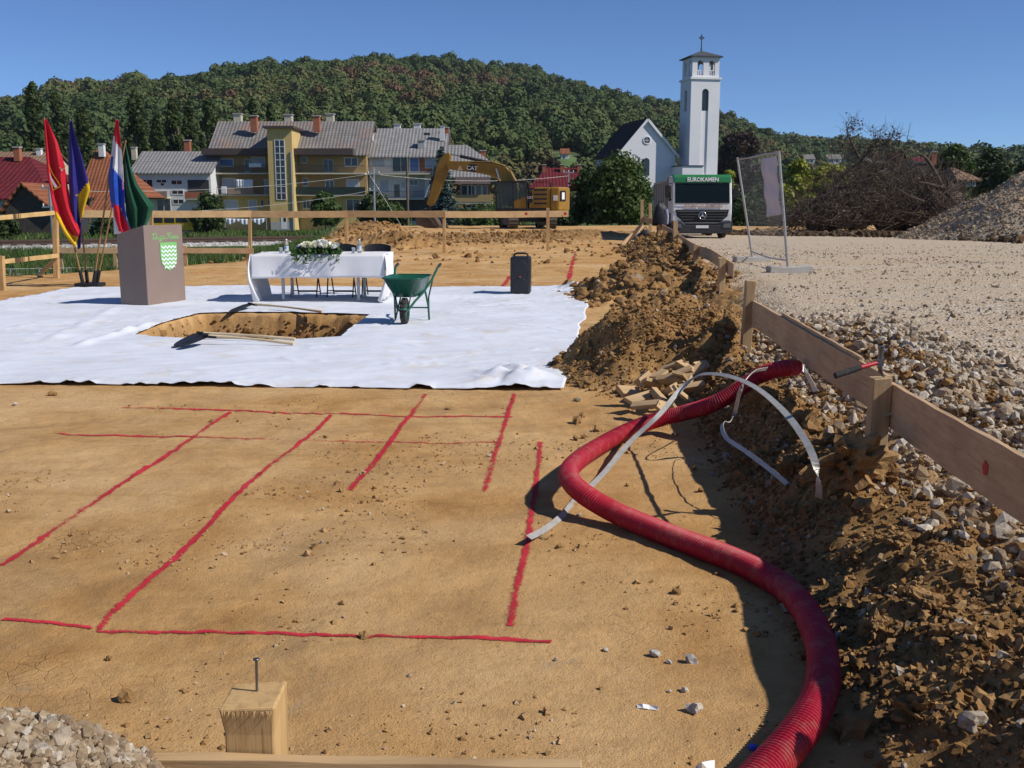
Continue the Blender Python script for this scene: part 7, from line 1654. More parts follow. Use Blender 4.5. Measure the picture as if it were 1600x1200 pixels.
def wall_with_holes(name, w, z0, z1, holes, y0, th, mat, rot, par):
    """front wall panel made of strips around arched holes"""
    mb = MB(); xs = [-w / 2]; 
    hs = sorted(holes)
    cur = -w / 2
    for (a, b, hz0, hz1) in hs:
        mb.bb(cur, a, y0, y0 + th, z0, z1); mb.bb(a, b, y0, y0 + th, z0, hz0); r = (b - a) / 2; c = (a + b) / 2; n = 8
        for k in range(n):
            t0 = math.pi * k / n; t1 = math.pi * (k + 1) / n; p0 = (c + r * math.cos(t0), hz1 - r + r * math.sin(t0)); p1 = (c + r * math.cos(t1), hz1 - r + r * math.sin(t1)); mb.prism([p0, (p0[0], z1), (p1[0], z1), p1], 'y', y0, y0 + th)
        cur = b
    mb.bb(cur, w / 2, y0, y0 + th, z0, z1); ob = mb.build(name, mat, par); ob.rotation_euler = (0, 0, rot); return ob
zc_, zt_, ze_ = cz(136), cz(104), cz(181)
# shaft: four corner sides with a recessed strip and tall arched window in the front
for k in range(4):
    wall_with_holes('shaft_wall', tw if k % 2 == 0 else tw - 0.8, 0, zc_, [(-0.62, 0.62, cz(181) if k else 0.5, cz(149.5))] if k != 1 else [(-0.4, 0.4, cz(181), cz(151))], -hw if k % 2 == 0 else -hw, 0.4, M['ch_white'], k * math.pi / 2, tower)
mb = MB(); mb.bb(-0.66, 0.66, -hw + 0.22, -hw + 0.30, 0.4, ze_); mb.build('recess_panel', M['ch_white'], tower)
mb = MB(); mb.bb(-0.7, 0.7, -hw + 0.26, -hw + 0.29, ze_, cz(149)); win = mb.build('window', M['glass'], tower)
mb = MB()
for z in np.linspace(ze_, cz(151), 6): mb.bb(-0.62, 0.62, -hw + 0.22, -hw + 0.255, z - 0.04, z + 0.04)
mb.bb(-0.04, 0.04, -hw + 0.215, -hw + 0.252, ze_, cz(150)); mb.build('frame', M['railing'], win)
mb = MB(); mb.bb(-hw + 0.3, -hw + 0.34, -0.5, 0.5, cz(181), cz(151)); mb.build('window', M['glass'], tower)
mb = MB(); mb.bb(-hw - 0.22, hw + 0.22, -hw - 0.22, hw + 0.22, zc_, zc_ + 0.35); mb.build('cornice', M['ch_white'], tower)
bw = 5.0; bh = bw / 2
for k in range(4):
    wall_with_holes('belfry_wall', bw if k % 2 == 0 else bw - 0.7, zc_ + 0.35, zt_, [(-1.55, -0.45, zc_ + 0.7, cz(108.5)), (0.60, 1.70, zc_ + 0.7, cz(108.5))], -bh, 0.35, M['ch_white'], k * math.pi / 2, tower)
    for xc in (-1.0, 1.15):
        mb = MB()
        for q in (-0.32, 0.0, 0.32): mb.cyl((xc + q, -bh + 0.17, zc_ + 0.7), (xc + q, -bh + 0.17, zc_ + 1.5), 0.08, None, 8)
        mb.bb(xc - 0.52, xc + 0.52, -bh + 0.10, -bh + 0.26, zc_ + 1.5, zc_ + 1.62); bl = mb.build('balustrade', M['ch_white'], tower); bl.rotation_euler = (0, 0, k * math.pi / 2)
mb = MB(); mb.bb(-bh + 0.36, bh - 0.36, -bh + 0.36, bh - 0.36, zc_ + 0.4, zc_ + 0.5); mb.build('bell_floor', M['railing'], tower)
M['bronze'] = pmat('bell_bronze', (0.10, 0.085, 0.05), (0.07, 0.06, 0.04), 3, 0.5, metal=0.7)
for x in (-1.0, 1.1): mb = MB(); mb.lathe([(0.0, 1.0), (0.2, 0.98), (0.3, 0.7), (0.38, 0.3), (0.55, 0.0), (0.5, 0.0)], 18, (x, 0, zc_ + 1.7)); mb.cyl((x, 0, zc_ + 2.6), (x, 0, zt_), 0.05, None, 6); mb.build('bell', M['bronze'], tower)
eo = bh + 0.5; za = cz(92); mb = MB(); mb.add([(-eo, -eo, zt_), (eo, -eo, zt_), (eo, eo, zt_), (-eo, eo, zt_), (-eo, -eo, zt_ + 0.18), (eo, -eo, zt_ + 0.18), (eo, eo, zt_ + 0.18), (-eo, eo, zt_ + 0.18), (0, 0, za)], [(3, 2, 1, 0), (0, 1, 5, 4), (1, 2, 6, 5), (2, 3, 7, 6), (3, 0, 4, 7), (4, 5, 8), (5, 6, 8), (6, 7, 8), (7, 4, 8)]); mb.build('tower_roof', M['ch_roof'], tower)
mb = MB(); mb.cyl((0, 0, za - 0.2), (0, 0, cz(68)), 0.11, 0.08, 8); mb.lathe([(0.0, -0.2), (0.22, 0.0), (0.0, 0.2)], 10, (0, 0, za + 0.2)); zx = cz(73.5); mb.bb(-0.5, 0.5, -0.07, 0.07, zx - 0.09, zx + 0.09); N = 20
mb.tube([(0.3 * math.cos(2 * math.pi * k / N), 0, zx + 0.3 * math.sin(2 * math.pi * k / N)) for k in range(N + 1)], 0.05, 6, cap=False); mb.build('cross', M['railing'], tower)
# nave with its gable to the front
ng = -0.5; nx0, nx1 = (973 - 1098) / pm, (1062 - 1098) / pm; nxm = (1016 - 1098) / pm; zev, zri = cz(243), cz(193); ny = ng + 0.6; nl = 15.0; nave = empty('nave', (0, 0, 0)); nave.parent = ch
mb = MB(); mb.prism([(nx0, 0), (nx1, 0), (nx1, zev), (nxm, zri - 0.25), (nx0, zev)], 'y', ny, ny + nl); mb.build('wall', M['ch_white'], nave)
mb = MB()
for (ax, az) in ((nx0 - 0.55, zev - 0.65), (nx1 + 0.55, zev - 0.65)):
    v = [Vector((ax, ny - 0.35, az)), Vector((ax, ny + nl + 0.3, az)), Vector((nxm, ny + nl + 0.3, zri)), Vector((nxm, ny - 0.35, zri))]; up = Vector((0, 0, 0.22)); mb.add(v + [p + up for p in v], [(0, 1, 2, 3), (7, 6, 5, 4), (0, 4, 5, 1), (1, 5, 6, 2), (2, 6, 7, 3), (3, 7, 4, 0)])
mb.build('roof', M['rf_brown'], nave)
mb = MB()
for (ax, az) in ((nx0 - 0.56, zev - 0.66), (nx1 + 0.56, zev - 0.66)):
    d = Vector((nxm - ax, 0, zri - az)); mb.bar((ax, ny - 0.42, az - 0.05), (nxm, ny - 0.42, zri - 0.05), 0.12, 0.42)
mb.build('verge_board', M['ch_white'], nave)
rwx, rwz = nxm, cz(224); mb = MB(); mb.lathe([(0.0, 0.02), (0.55, 0.02), (0.58, 0.10), (0.75, 0.10), (0.78, 0.0)], 24, (rwx, ny - 0.004, rwz), axis=(0, -1, 0)); wn_ = mb.build('round_window', M['ch_white'], nave)
mb = MB(); mb.cyl((rwx, ny - 0.05, rwz), (rwx, ny - 0.03, rwz), 0.56, None, 24); mb.build('pane', M['glass'], wn_); mb = MB(); mb.bb(rwx - 0.56, rwx + 0.56, ny - 0.075, ny - 0.055, rwz - 0.04, rwz + 0.04); mb.bb(rwx - 0.04, rwx + 0.04, ny - 0.078, ny - 0.058, rwz - 0.56, rwz + 0.56); mb.build('frame', M['wframe'], wn_)
mb = MB(); a0, a1 = (1010.5 - 1098) / pm, (1021 - 1098) / pm; mb.prism(arch(a0, a1, cz(276), cz(250)), 'y', ny - 0.05, ny - 0.01); mb.build('arched_window', M['glass'], nave); mb = MB(); mb.bb((1003.5 - 1098) / pm, (1005.5 - 1098) / pm, ny - 0.05, ny - 0.01, cz(258), cz(249)); mb.build('slit_window', M['glass'], nave)
mb = MB(); mb.bb((1057 - 1098) / pm, (1089 - 1098) / pm, -hw - 2.6, ny + 0.5, 0, cz(263.5)); mb.build('annex', M['ch_white'], ch); mb = MB(); mb.bb((1056 - 1098) / pm, (1090 - 1098) / pm, -hw - 2.75, ny + 0.4, cz(263.5), cz(262)); mb.build('annex_roof', M['ch_roof'], ch)
mb = MB(); mb.bb((1085 - 1098) / pm, (1096 - 1098) / pm, -hw - 1.2, -hw - 0.02, 0, cz(272.5)); mb.build('porch', M['ch_white'], ch)

# ------------------------------------------------------------------ utility poles and wires
M['polewood'] = pmat('pole_wood', (0.16, 0.115, 0.08), (0.11, 0.08, 0.055), 3, 0.9)
def upole(px, pt, y, mat, label, r=0.11, arms=None):
    x = bx(px, y); g = hz(x, y); h = bz(pt, y) - g; o = empty('utility_pole', (x, y, g)); tag(o, label, 'utility pole', 'poles by the railway'); mb = MB(); mb.cyl((0, 0, -0.3), (0, 0, h), r, r * 0.75, 10); mb.build('pole', M[mat], o)
    for (dz, L) in (arms or []):
        mb = MB(); mb.bb(-L, L, -0.06, 0.0, h - dz - 0.05, h - dz + 0.05); mb.build('cross_arm', M['steel'], o)
        for s in (-0.85, 0, 0.85): mb = MB(); mb.lathe([(0.03, 0), (0.05, 0.04), (0.03, 0.08), (0.05, 0.12), (0.0, 0.16)], 8, (s * L, -0.03, h - dz + 0.05)); mb.build('insulator', M['white'], o)
    return Vector((x, y, g + h))
pA = upole(585, 262, 84, 'steel', 'grey metal pole with two cross arms in front of the white flats', 0.10, [(0.5, 0.5), (1.8, 0.4)]); pB = upole(637, 246, 86, 'polewood', 'bare brown wooden pole in front of the white flats', 0.12); pC = upole(79, 286, 62, 'steel', 'grey metal pole with cross arms in front of the plank barn', 0.10, [(0.3, 0.45), (1.4, 0.5)]); pD = upole(888, 266, 95, 'steel', 'thin grey pole beside the red hipped roof', 0.07, [(0.2, 0.5)])
def wire(a, b, sag, label, dz=0.0):
    a = Vector(a) - Vector((0, 0, dz)); b = Vector(b) - Vector((0, 0, dz)); mb = MB(); mb.tube([a.lerp(b, k / 12) - Vector((0, 0, sag * 4 * (k / 12) * (1 - k / 12))) for k in range(13)], 0.014, 4); o = mb.build('overhead_wire', M['steel'], None); tag(o, label, 'wire', 'overhead wires')
wire(pC, pA, 0.5, 'upper wire strung from the barn pole to the cross arm pole', 0.45); wire(pC, pA, 0.6, 'lower wire strung from the barn pole to the cross arm pole', 1.75); wire(pA, pD, 0.5, 'wire strung from the cross arm pole towards the red roof', 0.5)
# galvanised stay beside the cross-arm pole
mb = MB(); mb.tube([pA - Vector((0.3, 0.1, 0.6)), pA - Vector((-2.6, 0, (pA.z - hz(pA.x + 2.6, 84))))], 0.02, 5); so_ = mb.build('stay_wire', M['steel'], None); tag(so_, 'slanting stay wire of the cross arm pole', 'wire', 'overhead wires')
# ------------------------------------------------------------------ hills
RP = [(-700, 190), (-300, 165), (-100, 150), (0, 143), (30, 150), (60, 155), (110, 152), (170, 147), (250, 147), (330, 141), (360, 130), (400, 117), (450, 105), (500, 96), (560, 94), (620, 93), (700, 95), (750, 100), (800, 109), (850, 117), (900, 126), (950, 137), (1000, 150), (1050, 162), (1125, 184), (1200, 214), (1300, 248), (1400, 272), (1600, 300), (2400, 316)]
RX = [(p - 800) / 1600 * 900 for p, q in RP]; RZ = [(318 - q) / 1600 * 900 - 20 for p, q in RP]
def hill1(x, y):
    zr = np.interp(x, RX, RZ); y0 = 235 + np.clip(x - 20, 0, 330) * 1.65; t = np.clip((y - y0) / (900 - y0), 0, 1.6)
    k = np.where(t < 1, (t * (1.35 - 0.35 * t)) , 1 - 0.4 * (t - 1)); k = k * sstep(0, 0.12, t)
    return -2.2 + (zr + 2.2) * k + 9 * fbm(x / 110, y / 110, 4) * sstep(0.05, 0.3, t) * sstep(1.0, 0.8, t) + 5 * fbm(x / 45, y / 60, 3) * sstep(0.1, 0.3, t) * sstep(1.05, 0.9, t)
RP2 = [(-900, 150), (600, 175), (1000, 178), (1125, 182), (1170, 185), (1200, 190), (1250, 199), (1300, 213), (1350, 228), (1400, 239), (1450, 247), (1500, 252), (1600, 258), (1900, 270), (2600, 290)]
RX2 = [(p - 800) / 1600 * 1500 for p, q in RP2]; RZ2 = [(318 - q) / 1600 * 1500 - 46 for p, q in RP2]
def hill2(x, y):
    zr = np.interp(x, RX2, RZ2); t = np.clip((y - 420) / (1500 - 420), 0, 1.5); k = np.where(t < 1, t * (1.15 - 0.15 * t), 1 - 0.4 * (t - 1)) * sstep(0, 0.15, t)
    return -2.4 + (zr + 2.4) * k + 8 * fbm(x / 160 + 5, y / 160, 4) * sstep(0.05, 0.3, t) * sstep(1, 0.85, t)
hm_ = NT('forest_floor'); v = hm_.pos(); hm_.set(hm_.ramp(hm_.noise(v, 0.02, 6, 0.7), [(0.3, (0.035, 0.05, 0.018)), (0.6, (0.06, 0.075, 0.025)), (0.8, (0.085, 0.07, 0.035))]), 0.95); M['forest_floor'] = hm_.m
def hill_mesh(name, fn, x0, x1, y0, y1, st, label):
    xs = np.arange(x0, x1, st); ys = np.arange(y0, y1, st); Xg, Yg = np.meshgrid(xs, ys); n = len(xs); i = np.arange(len(ys) - 1)[:, None] * n + np.arange(n - 1)[None]; Xf = Xg.ravel(); Yf = Yg.ravel()
    return tag(np_mesh(name, np.stack([Xf, Yf, fn(Xf, Yf)], -1), np.stack([i, i + 1, i + n + 1, i + n], -1).reshape(-1, 4), M['forest_floor'], None, True), label, 'hill', kind='structure')
hill_mesh('hill', hill1, -1100, 1500, 228, 1200, 14, 'long wooded hill behind the houses and the church'); hill_mesh('hill', hill2, -900, 2400, 415, 1900, 24, 'farther blue ridge sloping down beyond the church tower')
# green knoll with the small chapel
KY = 330.0
for yy in np.arange(242, 640, 2.0):
    q_ = D(884, 250, yy)
    if float(hill1(np.array([q_.x]), np.array([yy]))[0]) >= q_.z: KY = float(yy); break
KX = bx(888, KY)
kn = NT('meadow'); v = kn.pos(); kn.set(kn.ramp(kn.noise(v, 0.15, 5, 0.7), [(0.3, (0.07, 0.12, 0.03)), (0.7, (0.10, 0.17, 0.045))]), 0.95); M['meadow'] = kn.m
gxk, gyk = np.meshgrid(np.linspace(-1, 1, 40), np.linspace(-1, 1, 40)); q = np.hypot(gxk, gyk).clip(0, 1).ravel(); i = np.arange(39)[:, None] * 40 + np.arange(39)[None]
kxr, kyr = 26 / 1600 * KY, 22.0; kxa = KX + gxk.ravel() * kxr; kya = KY - 8 + gyk.ravel() * kyr
tag(np_mesh('knoll', np.stack([kxa, kya, hill1(kxa, kya) + 0.8 * (1 - q ** 2) - 0.3], -1), np.stack([i, i + 1, i + 41, i + 40], -1).reshape(-1, 4), M['meadow'], None, True), 'small green meadow knoll under the chapel', 'knoll', kind='structure')
house(876, 889, KY - 2, 5, 250, 240, 232, 'w_white', 'rf_orange', 'tiny white chapel with an orange roof on the green knoll', [(879, 248, 882, 243)], (), over=0.3, group='small houses on the hillside')
def hill_y(px, py):
    for yy in np.arange(430, 1400, 6.0):
        p = D(px, py, yy); g = max(float(hill1(np.array([p.x]), np.array([yy]))[0]), float(hill2(np.array([p.x]), np.array([yy]))[0]))
        if g >= p.z: return float(yy)
    return 560.0
HH = [(883, 22, KY, 240)]
def clear_view(x, y, z, s):
    keep = np.ones(len(x), bool); px = 800 + 1600 * x / (y * _c - (z - CAM_H) * _s)
    for (hpx, w, hy, hpy) in HH: keep &= ~((np.abs(px - hpx) < w / 2 + 3 + 1600 * s * 0.4 / y) & (y < hy + 8 + s) & (y > hy - 330) & (318 - 1600 * (z + s - CAM_H) / y < hpy + 9))
    return keep
for k, (px, py, w, rfm, lab) in enumerate([(1300, 246, 22, 'rf_grey', 'white house with a dark roof high on the far slope'), (1322, 243, 15, 'rf_brown', 'narrow white house beside the dark roofed one on the far slope'), (1262, 246, 16, 'rf_grey', 'small grey house behind the mesh panel on the far slope'), (1365, 245, 18, 'rf_red', 'house with a bright red roof on the far slope'), (1380, 256, 26, 'rf_grey2', 'wide house with a pale grey roof low on the far slope'), (1350, 252, 14, 'rf_grey', 'small white house under the red roofed one'), (1440, 250, 34, 'rf_red', 'long brick red roof behind the dead branches'), (1478, 252, 16, 'rf_tan', 'small house with a tan roof behind the dead tree')]):
    yy = hill_y(px, py + 13); HH.append((px, w, yy, py)); house(px - w / 2, px + w / 2, yy, 9, py + 12, py + 2, py - 5, 'w_white', rfm, lab, [(px - w * 0.3, py + 8, px - w * 0.12, py + 4), (px + w * 0.12, py + 8, px + w * 0.3, py + 4)], (), group='small houses on the hillside', zb=bz(py + 14, yy))
# ------------------------------------------------------------------ forest as instanced crowns
def crown_mesh(name, seed, n=760, conical=False, lob=7):
    r = np.random.default_rng(seed); C = r.normal(size=(lob, 3)); C /= np.linalg.norm(C, axis=1)[:, None]; C *= r.uniform(0.25, 0.62, (lob, 1)); C[:, 2] = C[:, 2] * 0.9 + 0.05; rad = r.uniform(0.34, 0.55, lob)
    w = r.integers(0, lob, n); d = r.normal(size=(n, 3)); d[:, 2] += 0.25; d /= np.linalg.norm(d, axis=1)[:, None]; P = C[w] + d * (rad[w] * r.uniform(0.75, 1.05, n))[:, None]
    if conical: P[:, :2] *= np.clip(0.62 - 0.5 * P[:, 2:3], 0.08, 1.0); P[:, 2] *= 1.5
    N = d + r.normal(0, 0.28, (n, 3)); N /= np.linalg.norm(N, axis=1)[:, None]
    V, F, A = leaf_quads(P, N, 0.115, r, 0.75); me = np_mesh(name, V, F, M['forest'], None, False, None, {'rnd': A}); COL.objects.unlink(me); return me
fm = NT('forest'); a = fm.attr('rnd').outputs['Fac']; ti = fm.attr('tint', 'INSTANCER').outputs['Fac']
fc = fm.ramp(ti, [(0.0, (0.045, 0.075, 0.026)), (0.35, (0.070, 0.105, 0.032)), (0.62, (0.10, 0.125, 0.038)), (0.78, (0.135, 0.125, 0.045)), (0.90, (0.15, 0.10, 0.05)), (1.0, (0.16, 0.085, 0.05))])
fm.set(fm.mix(fm.ramp(a, [(0, 0.25), (1, 0.0)]), fc, (0.035, 0.05, 0.02)), 0.75, 0, 0.15); M['forest'] = fm.m
protos = [crown_mesh('forest_crown', 100 + k) for k in range(5)] + [crown_mesh('forest_crown', 110, conical=True)]
def forest(name, x, y, z, s, tint, idx, label):
    me = bpy.data.meshes.new(name); me.vertices.add(len(x)); me.vertices.foreach_set('co', np.stack([x, y, z], -1).astype(np.float32).ravel())
    for nm, val in (('sc', s), ('tint', tint)): me.attributes.new(nm, 'FLOAT', 'POINT').data.foreach_set('value', np.asarray(val, np.float32))
    me.attributes.new('idx', 'INT', 'POINT').data.foreach_set('value', np.asarray(idx, np.int32)); o = bpy.data.objects.new(name, me); COL.objects.link(o)
    ng = bpy.data.node_groups.new(name, 'GeometryNodeTree'); ng.interface.new_socket('Geometry', in_out='INPUT', socket_type='NodeSocketGeometry'); ng.interface.new_socket('Geometry', in_out='OUTPUT', socket_type='NodeSocketGeometry')
    N, L = ng.nodes, ng.links; gi = N.new('NodeGroupInput'); go = N.new('NodeGroupOutput'); ip = N.new('GeometryNodeInstanceOnPoints'); jn = N.new('GeometryNodeJoinGeometry')
    for p in protos[::-1]:
        oi = N.new('GeometryNodeObjectInfo'); oi.inputs['Object'].default_value = p; oi.inputs['As Instance'].default_value = True; L.new(oi.outputs['Geometry'], jn.inputs[0])
    def na(nm, ty): q = N.new('GeometryNodeInputNamedAttribute'); q.data_type = ty; q.inputs['Name'].default_value = nm; return q.outputs['Attribute']
    ip.inputs['Pick Instance'].default_value = True; L.new(gi.outputs[0], ip.inputs['Points']); L.new(jn.outputs[0], ip.inputs['Instance']); L.new(na('idx', 'INT'), ip.inputs['Instance Index'])
    rvn = N.new('FunctionNodeRandomValue'); rvn.data_type = 'FLOAT_VECTOR'; rvn.inputs['Max'].default_value = (0.0, 0.0, 6.28); L.new(rvn.outputs[0], ip.inputs['Rotation']); L.new(na('sc', 'FLOAT'), ip.inputs['Scale']); L.new(ip.outputs[0], go.inputs[0])
    md = o.modifiers.new('crowns', 'NODES'); md.node_group = ng; return tag(o, label, 'forest', kind='stuff')
def spots(x0, x1, y0, y1, st, r):
    X_, Y_ = np.meshgrid(np.arange(x0, x1, st), np.arange(y0, y1, st)); n = X_.size; return X_.ravel() + r.uniform(-0.48, 0.48, n) * st, Y_.ravel() + r.uniform(-0.48, 0.48, n) * st
rf_ = np.random.default_rng(77)
x, y = spots(-640, 620, 238, 930, 6.3, rf_); k = (np.abs(x / y) < 0.62) & ~((np.hypot((x - KX) / kxr, (y - KY + 8) / (kyr + 2)) < 1.0)); x, y = x[k], y[k]
s = np.clip(rf_.lognormal(math.log(4.6), 0.25, len(x)), 2.8, 7.5); tint = np.clip(0.48 + 0.6 * fbm(x / 70, y / 90, 4) + rf_.normal(0, 0.13, len(x)), 0, 1); idx = rf_.integers(0, 5, len(x))
k = clear_view(x, y, hill1(x, y) + s * 0.62, s); x, y, s, tint, idx = x[k], y[k], s[k], tint[k], idx[k]
forest('forest', x, y, hill1(x, y) + s * 0.62, s, tint, idx, 'mixed green and rust coloured forest covering the long hill')
x, y = spots(60, 1250, 440, 1540, 15, rf_); k = (x / y < 0.62) & (x / y > 0.12); x, y = x[k], y[k]; s = rf_.uniform(8, 13, len(x)); tint = np.clip(0.40 + 0.45 * fbm(x / 110, y / 140, 4) + rf_.normal(0, 0.16, len(x)), 0, 1)
k = clear_view(x, y, hill2(x, y) + s * 0.5, s); x, y, s, tint = x[k], y[k], s[k], tint[k]
forest('forest', x, y, hill2(x, y) + s * 0.5, s, tint, rf_.integers(0, 5, len(x)), 'distant bluish forest on the ridge beyond the church')
# ------------------------------------------------------------------ single trees and shrubs
M['lf_dark'] = leaf_mat('leaf_dark', (0.045, 0.075, 0.020), (0.025, 0.045, 0.014), (0.085, 0.10, 0.03)); M['lf_mid'] = leaf_mat('leaf_mid', (0.07, 0.115, 0.026), (0.035, 0.065, 0.016), (0.13, 0.15, 0.035)); M['lf_poplar'] = leaf_mat('leaf_poplar', (0.058, 0.085, 0.022), (0.03, 0.05, 0.014), (0.11, 0.13, 0.03))
M['lf_yellow'] = leaf_mat('leaf_yellow', (0.27, 0.28, 0.03), (0.13, 0.17, 0.025), (0.42, 0.36, 0.04)); M['lf_spruce'] = leaf_mat('leaf_spruce', (0.085, 0.13, 0.12), (0.045, 0.075, 0.07), (0.15, 0.21, 0.20), 0.1); M['lf_rust'] = leaf_mat('leaf_rust', (0.10, 0.06, 0.03), (0.05, 0.035, 0.018), (0.18, 0.09, 0.03)); M['lf_purple'] = leaf_mat('leaf_purple', (0.05, 0.035, 0.025), (0.03, 0.022, 0.016), (0.09, 0.05, 0.03))
def tree(name, label, x, y, h, rx, mat, seed, n=3500, leaf=0.16, kind='round', group=None, trunk_h=None, z=None):
    r = np.random.default_rng(seed); g = hz(x, y) if z is None else z; root = empty(name, (x, y, g)); tag(root, label, {'poplar': 'tree', 'shrub': 'shrub'}.get(kind, 'tree') if name != 'shrub' else 'shrub', group)
    th = trunk_h if trunk_h is not None else h * 0.25; mb = MB(); tr = max(0.06, h * 0.022)
    mb.tube([(0, 0, -0.3), (0.02 * h * r.normal(), 0.01 * h, h * 0.35), (0.02 * h * r.normal(), 0, h * 0.75), (0, 0, h * 0.93)], [tr, tr * 0.8, tr * 0.45, tr * 0.1], 8)
    nb_ = 10 if kind != 'shrub' else 14; tips = []
    for k in range(nb_):
        a = r.uniform(0, 6.28); z0 = h * r.uniform(0.12 if kind != 'round' else 0.25, 0.7); L = rx * r.uniform(0.5, 0.85) * (0.5 if kind == 'poplar' else 1); rise = h * (0.22 if kind == 'poplar' else 0.14) * r.uniform(0.6, 1.3); e = (math.cos(a) * L, math.sin(a) * L, z0 + rise)
        mb.tube([(0, 0, z0), (e[0] * 0.5, e[1] * 0.5, z0 + rise * 0.4), e], [tr * 0.42, tr * 0.28, tr * 0.08], 6)
    mb.build('trunk', M['bark'], root)
    # leaf clumps through the volume of the crown
    nc = max(14, n // 90); zc = r.uniform(0, 1, nc); 
    if kind == 'poplar': prof = np.sin(np.clip(zc * 0.93 + 0.07, 0, 1) ** 0.75 * math.pi) ** 0.55 * rx; zz = th * 0.5 + zc * (h - th * 0.5)
    elif kind == 'shrub': prof = (1 - zc ** 2.2) ** 0.5 * rx; zz = 0.05 * h + zc * 0.9 * h
    else: prof = np.sin(np.clip(0.12 + zc * 0.86, 0, 1) * math.pi) ** 0.6 * rx; zz = th + zc * (h - th) * 0.95
    ang = r.uniform(0, 6.28, nc); rr_ = np.sqrt(r.uniform(0.1, 1, nc)) * prof * 0.86; C = np.stack([np.cos(ang) * rr_, np.sin(ang) * rr_, zz], -1); cr = (0.24 if kind == 'poplar' else 0.30) * rx * r.uniform(0.6, 1.25, nc) + 0.1
    w = r.integers(0, nc, n); d = r.normal(size=(n, 3)); d /= np.linalg.norm(d, axis=1)[:, None]; P = C[w] + d * (cr[w] * r.uniform(0.35, 1.08, n))[:, None] * np.array([1, 1, 1.7 if kind == 'poplar' else 0.9]); P[:, 2] = np.clip(P[:, 2], 0.05, None)
    N = d + r.normal(0, 0.6, (n, 3)) + np.array([0, 0, 0.3]); N /= np.linalg.norm(N, axis=1)[:, None]; V, F, A = leaf_quads(P, N, leaf, r, 0.6); A = np.clip(A * 0.75 + np.repeat(r.random(nc)[w], 4) * 0.35, 0, 1); np_mesh('crown', V, F, M[mat], root, False, None, {'rnd': A}); return root
def T(px, pt, pb, y, wpx, mat, label, seed, n=3000, kind='round', name='tree', group=None, leaf=None, trunk_h=None):
    x = bx(px, y); zb_ = bz(pb, y); h = bz(pt, y) - zb_; rx = wpx / 1600 * y / 2; return tree(name, label, x, y, h, rx, mat, seed, n, leaf if leaf else max(0.12, y * 0.0021), kind, group, trunk_h, zb_)
for k, (px, pt, w, y, lab) in enumerate([(64, 138, 40, 172, 'tall broad poplar rising above the red roofs'), (100, 146, 34, 176, 'slim poplar next to the broad one above the red roofs'), (138, 172, 34, 165, 'short pale poplar between the flags'), (222, 148, 46, 175, 'broad tall poplar behind the grey roofed house'), (252, 185, 28, 166, 'short poplar in the gap of the poplar row'), (278, 158, 34, 176, 'slender poplar over the red chimney'), (303, 164, 28, 179, 'thin poplar close to the flats'), (333, 157, 34, 172, 'poplar touching the roof of the yellow flats'), (402, 160, 26, 200, 'poplar top peeking over the yellow flats beside the first chimney'), (428, 163, 24, 205, 'poplar top peeking over the stair tower'), (470, 172, 28, 205, 'poplar top peeking over the far end of the yellow flats')]):
    T(px, pt, 345, y, w, 'lf_poplar', lab, 200 + k, 8000, 'poplar', 'poplar_tree', 'row of poplars behind the houses', 0.36)
T(968, 246, 350, 78, 112, 'lf_mid', 'large leafy green shrub thicket between the excavator and the truck', 301, 15000, 'shrub', 'shrub', None, 0.17); T(918, 268, 350, 80, 60, 'lf_dark', 'darker lower bush beside the large thicket', 302, 5000, 'shrub', 'shrub', None, 0.17)
T(685, 226, 348, 104, 78, 'lf_spruce', 'x', 303, 10, 'round') if False else None
def spruce(px, pt, pb, y, wpx, label, seed):
    r = np.random.default_rng(seed); x = bx(px, y); zb_ = bz(pb, y); h = bz(pt, y) - zb_; rx = wpx / 1600 * y / 2; root = empty('spruce_tree', (x, y, zb_)); tag(root, label, 'tree'); mb = MB(); mb.cyl((0, 0, -0.3), (0, 0, h * 0.97), 0.16, 0.02, 8); mb.build('trunk', M['bark'], root)
    P = []; N = []; 
    for k in range(260):
        t = r.random() ** 0.75; z0 = h * (0.03 + 0.95 * (1 - t)); L = rx * (0.08 + 0.92 * t) * r.uniform(0.7, 1.1); a = r.uniform(0, 6.28); m = int(18 + 40 * t)
        for q in range(m):
            u = r.random() ** 0.7; P.append((math.cos(a) * L * u + r.normal(0, 0.06 + 0.10 * t), math.sin(a) * L * u + r.normal(0, 0.06 + 0.10 * t), z0 - 0.28 * L * u + 0.14 * L * u ** 3 - abs(r.normal(0, 0.12)))); N.append((r.normal(0, 0.5), r.normal(0, 0.5), 1))
    P = np.array(P); N = np.array(N); N /= np.linalg.norm(N, axis=1)[:, None]; V, F, A = leaf_quads(P, N, 0.17, r, 0.45); np_mesh('crown', V, F, M['lf_spruce'], root, False, None, {'rnd': A})
spruce(690, 224, 354, 104, 76, 'blue spruce in front of the white flats, crossed by the excavator arm', 31)
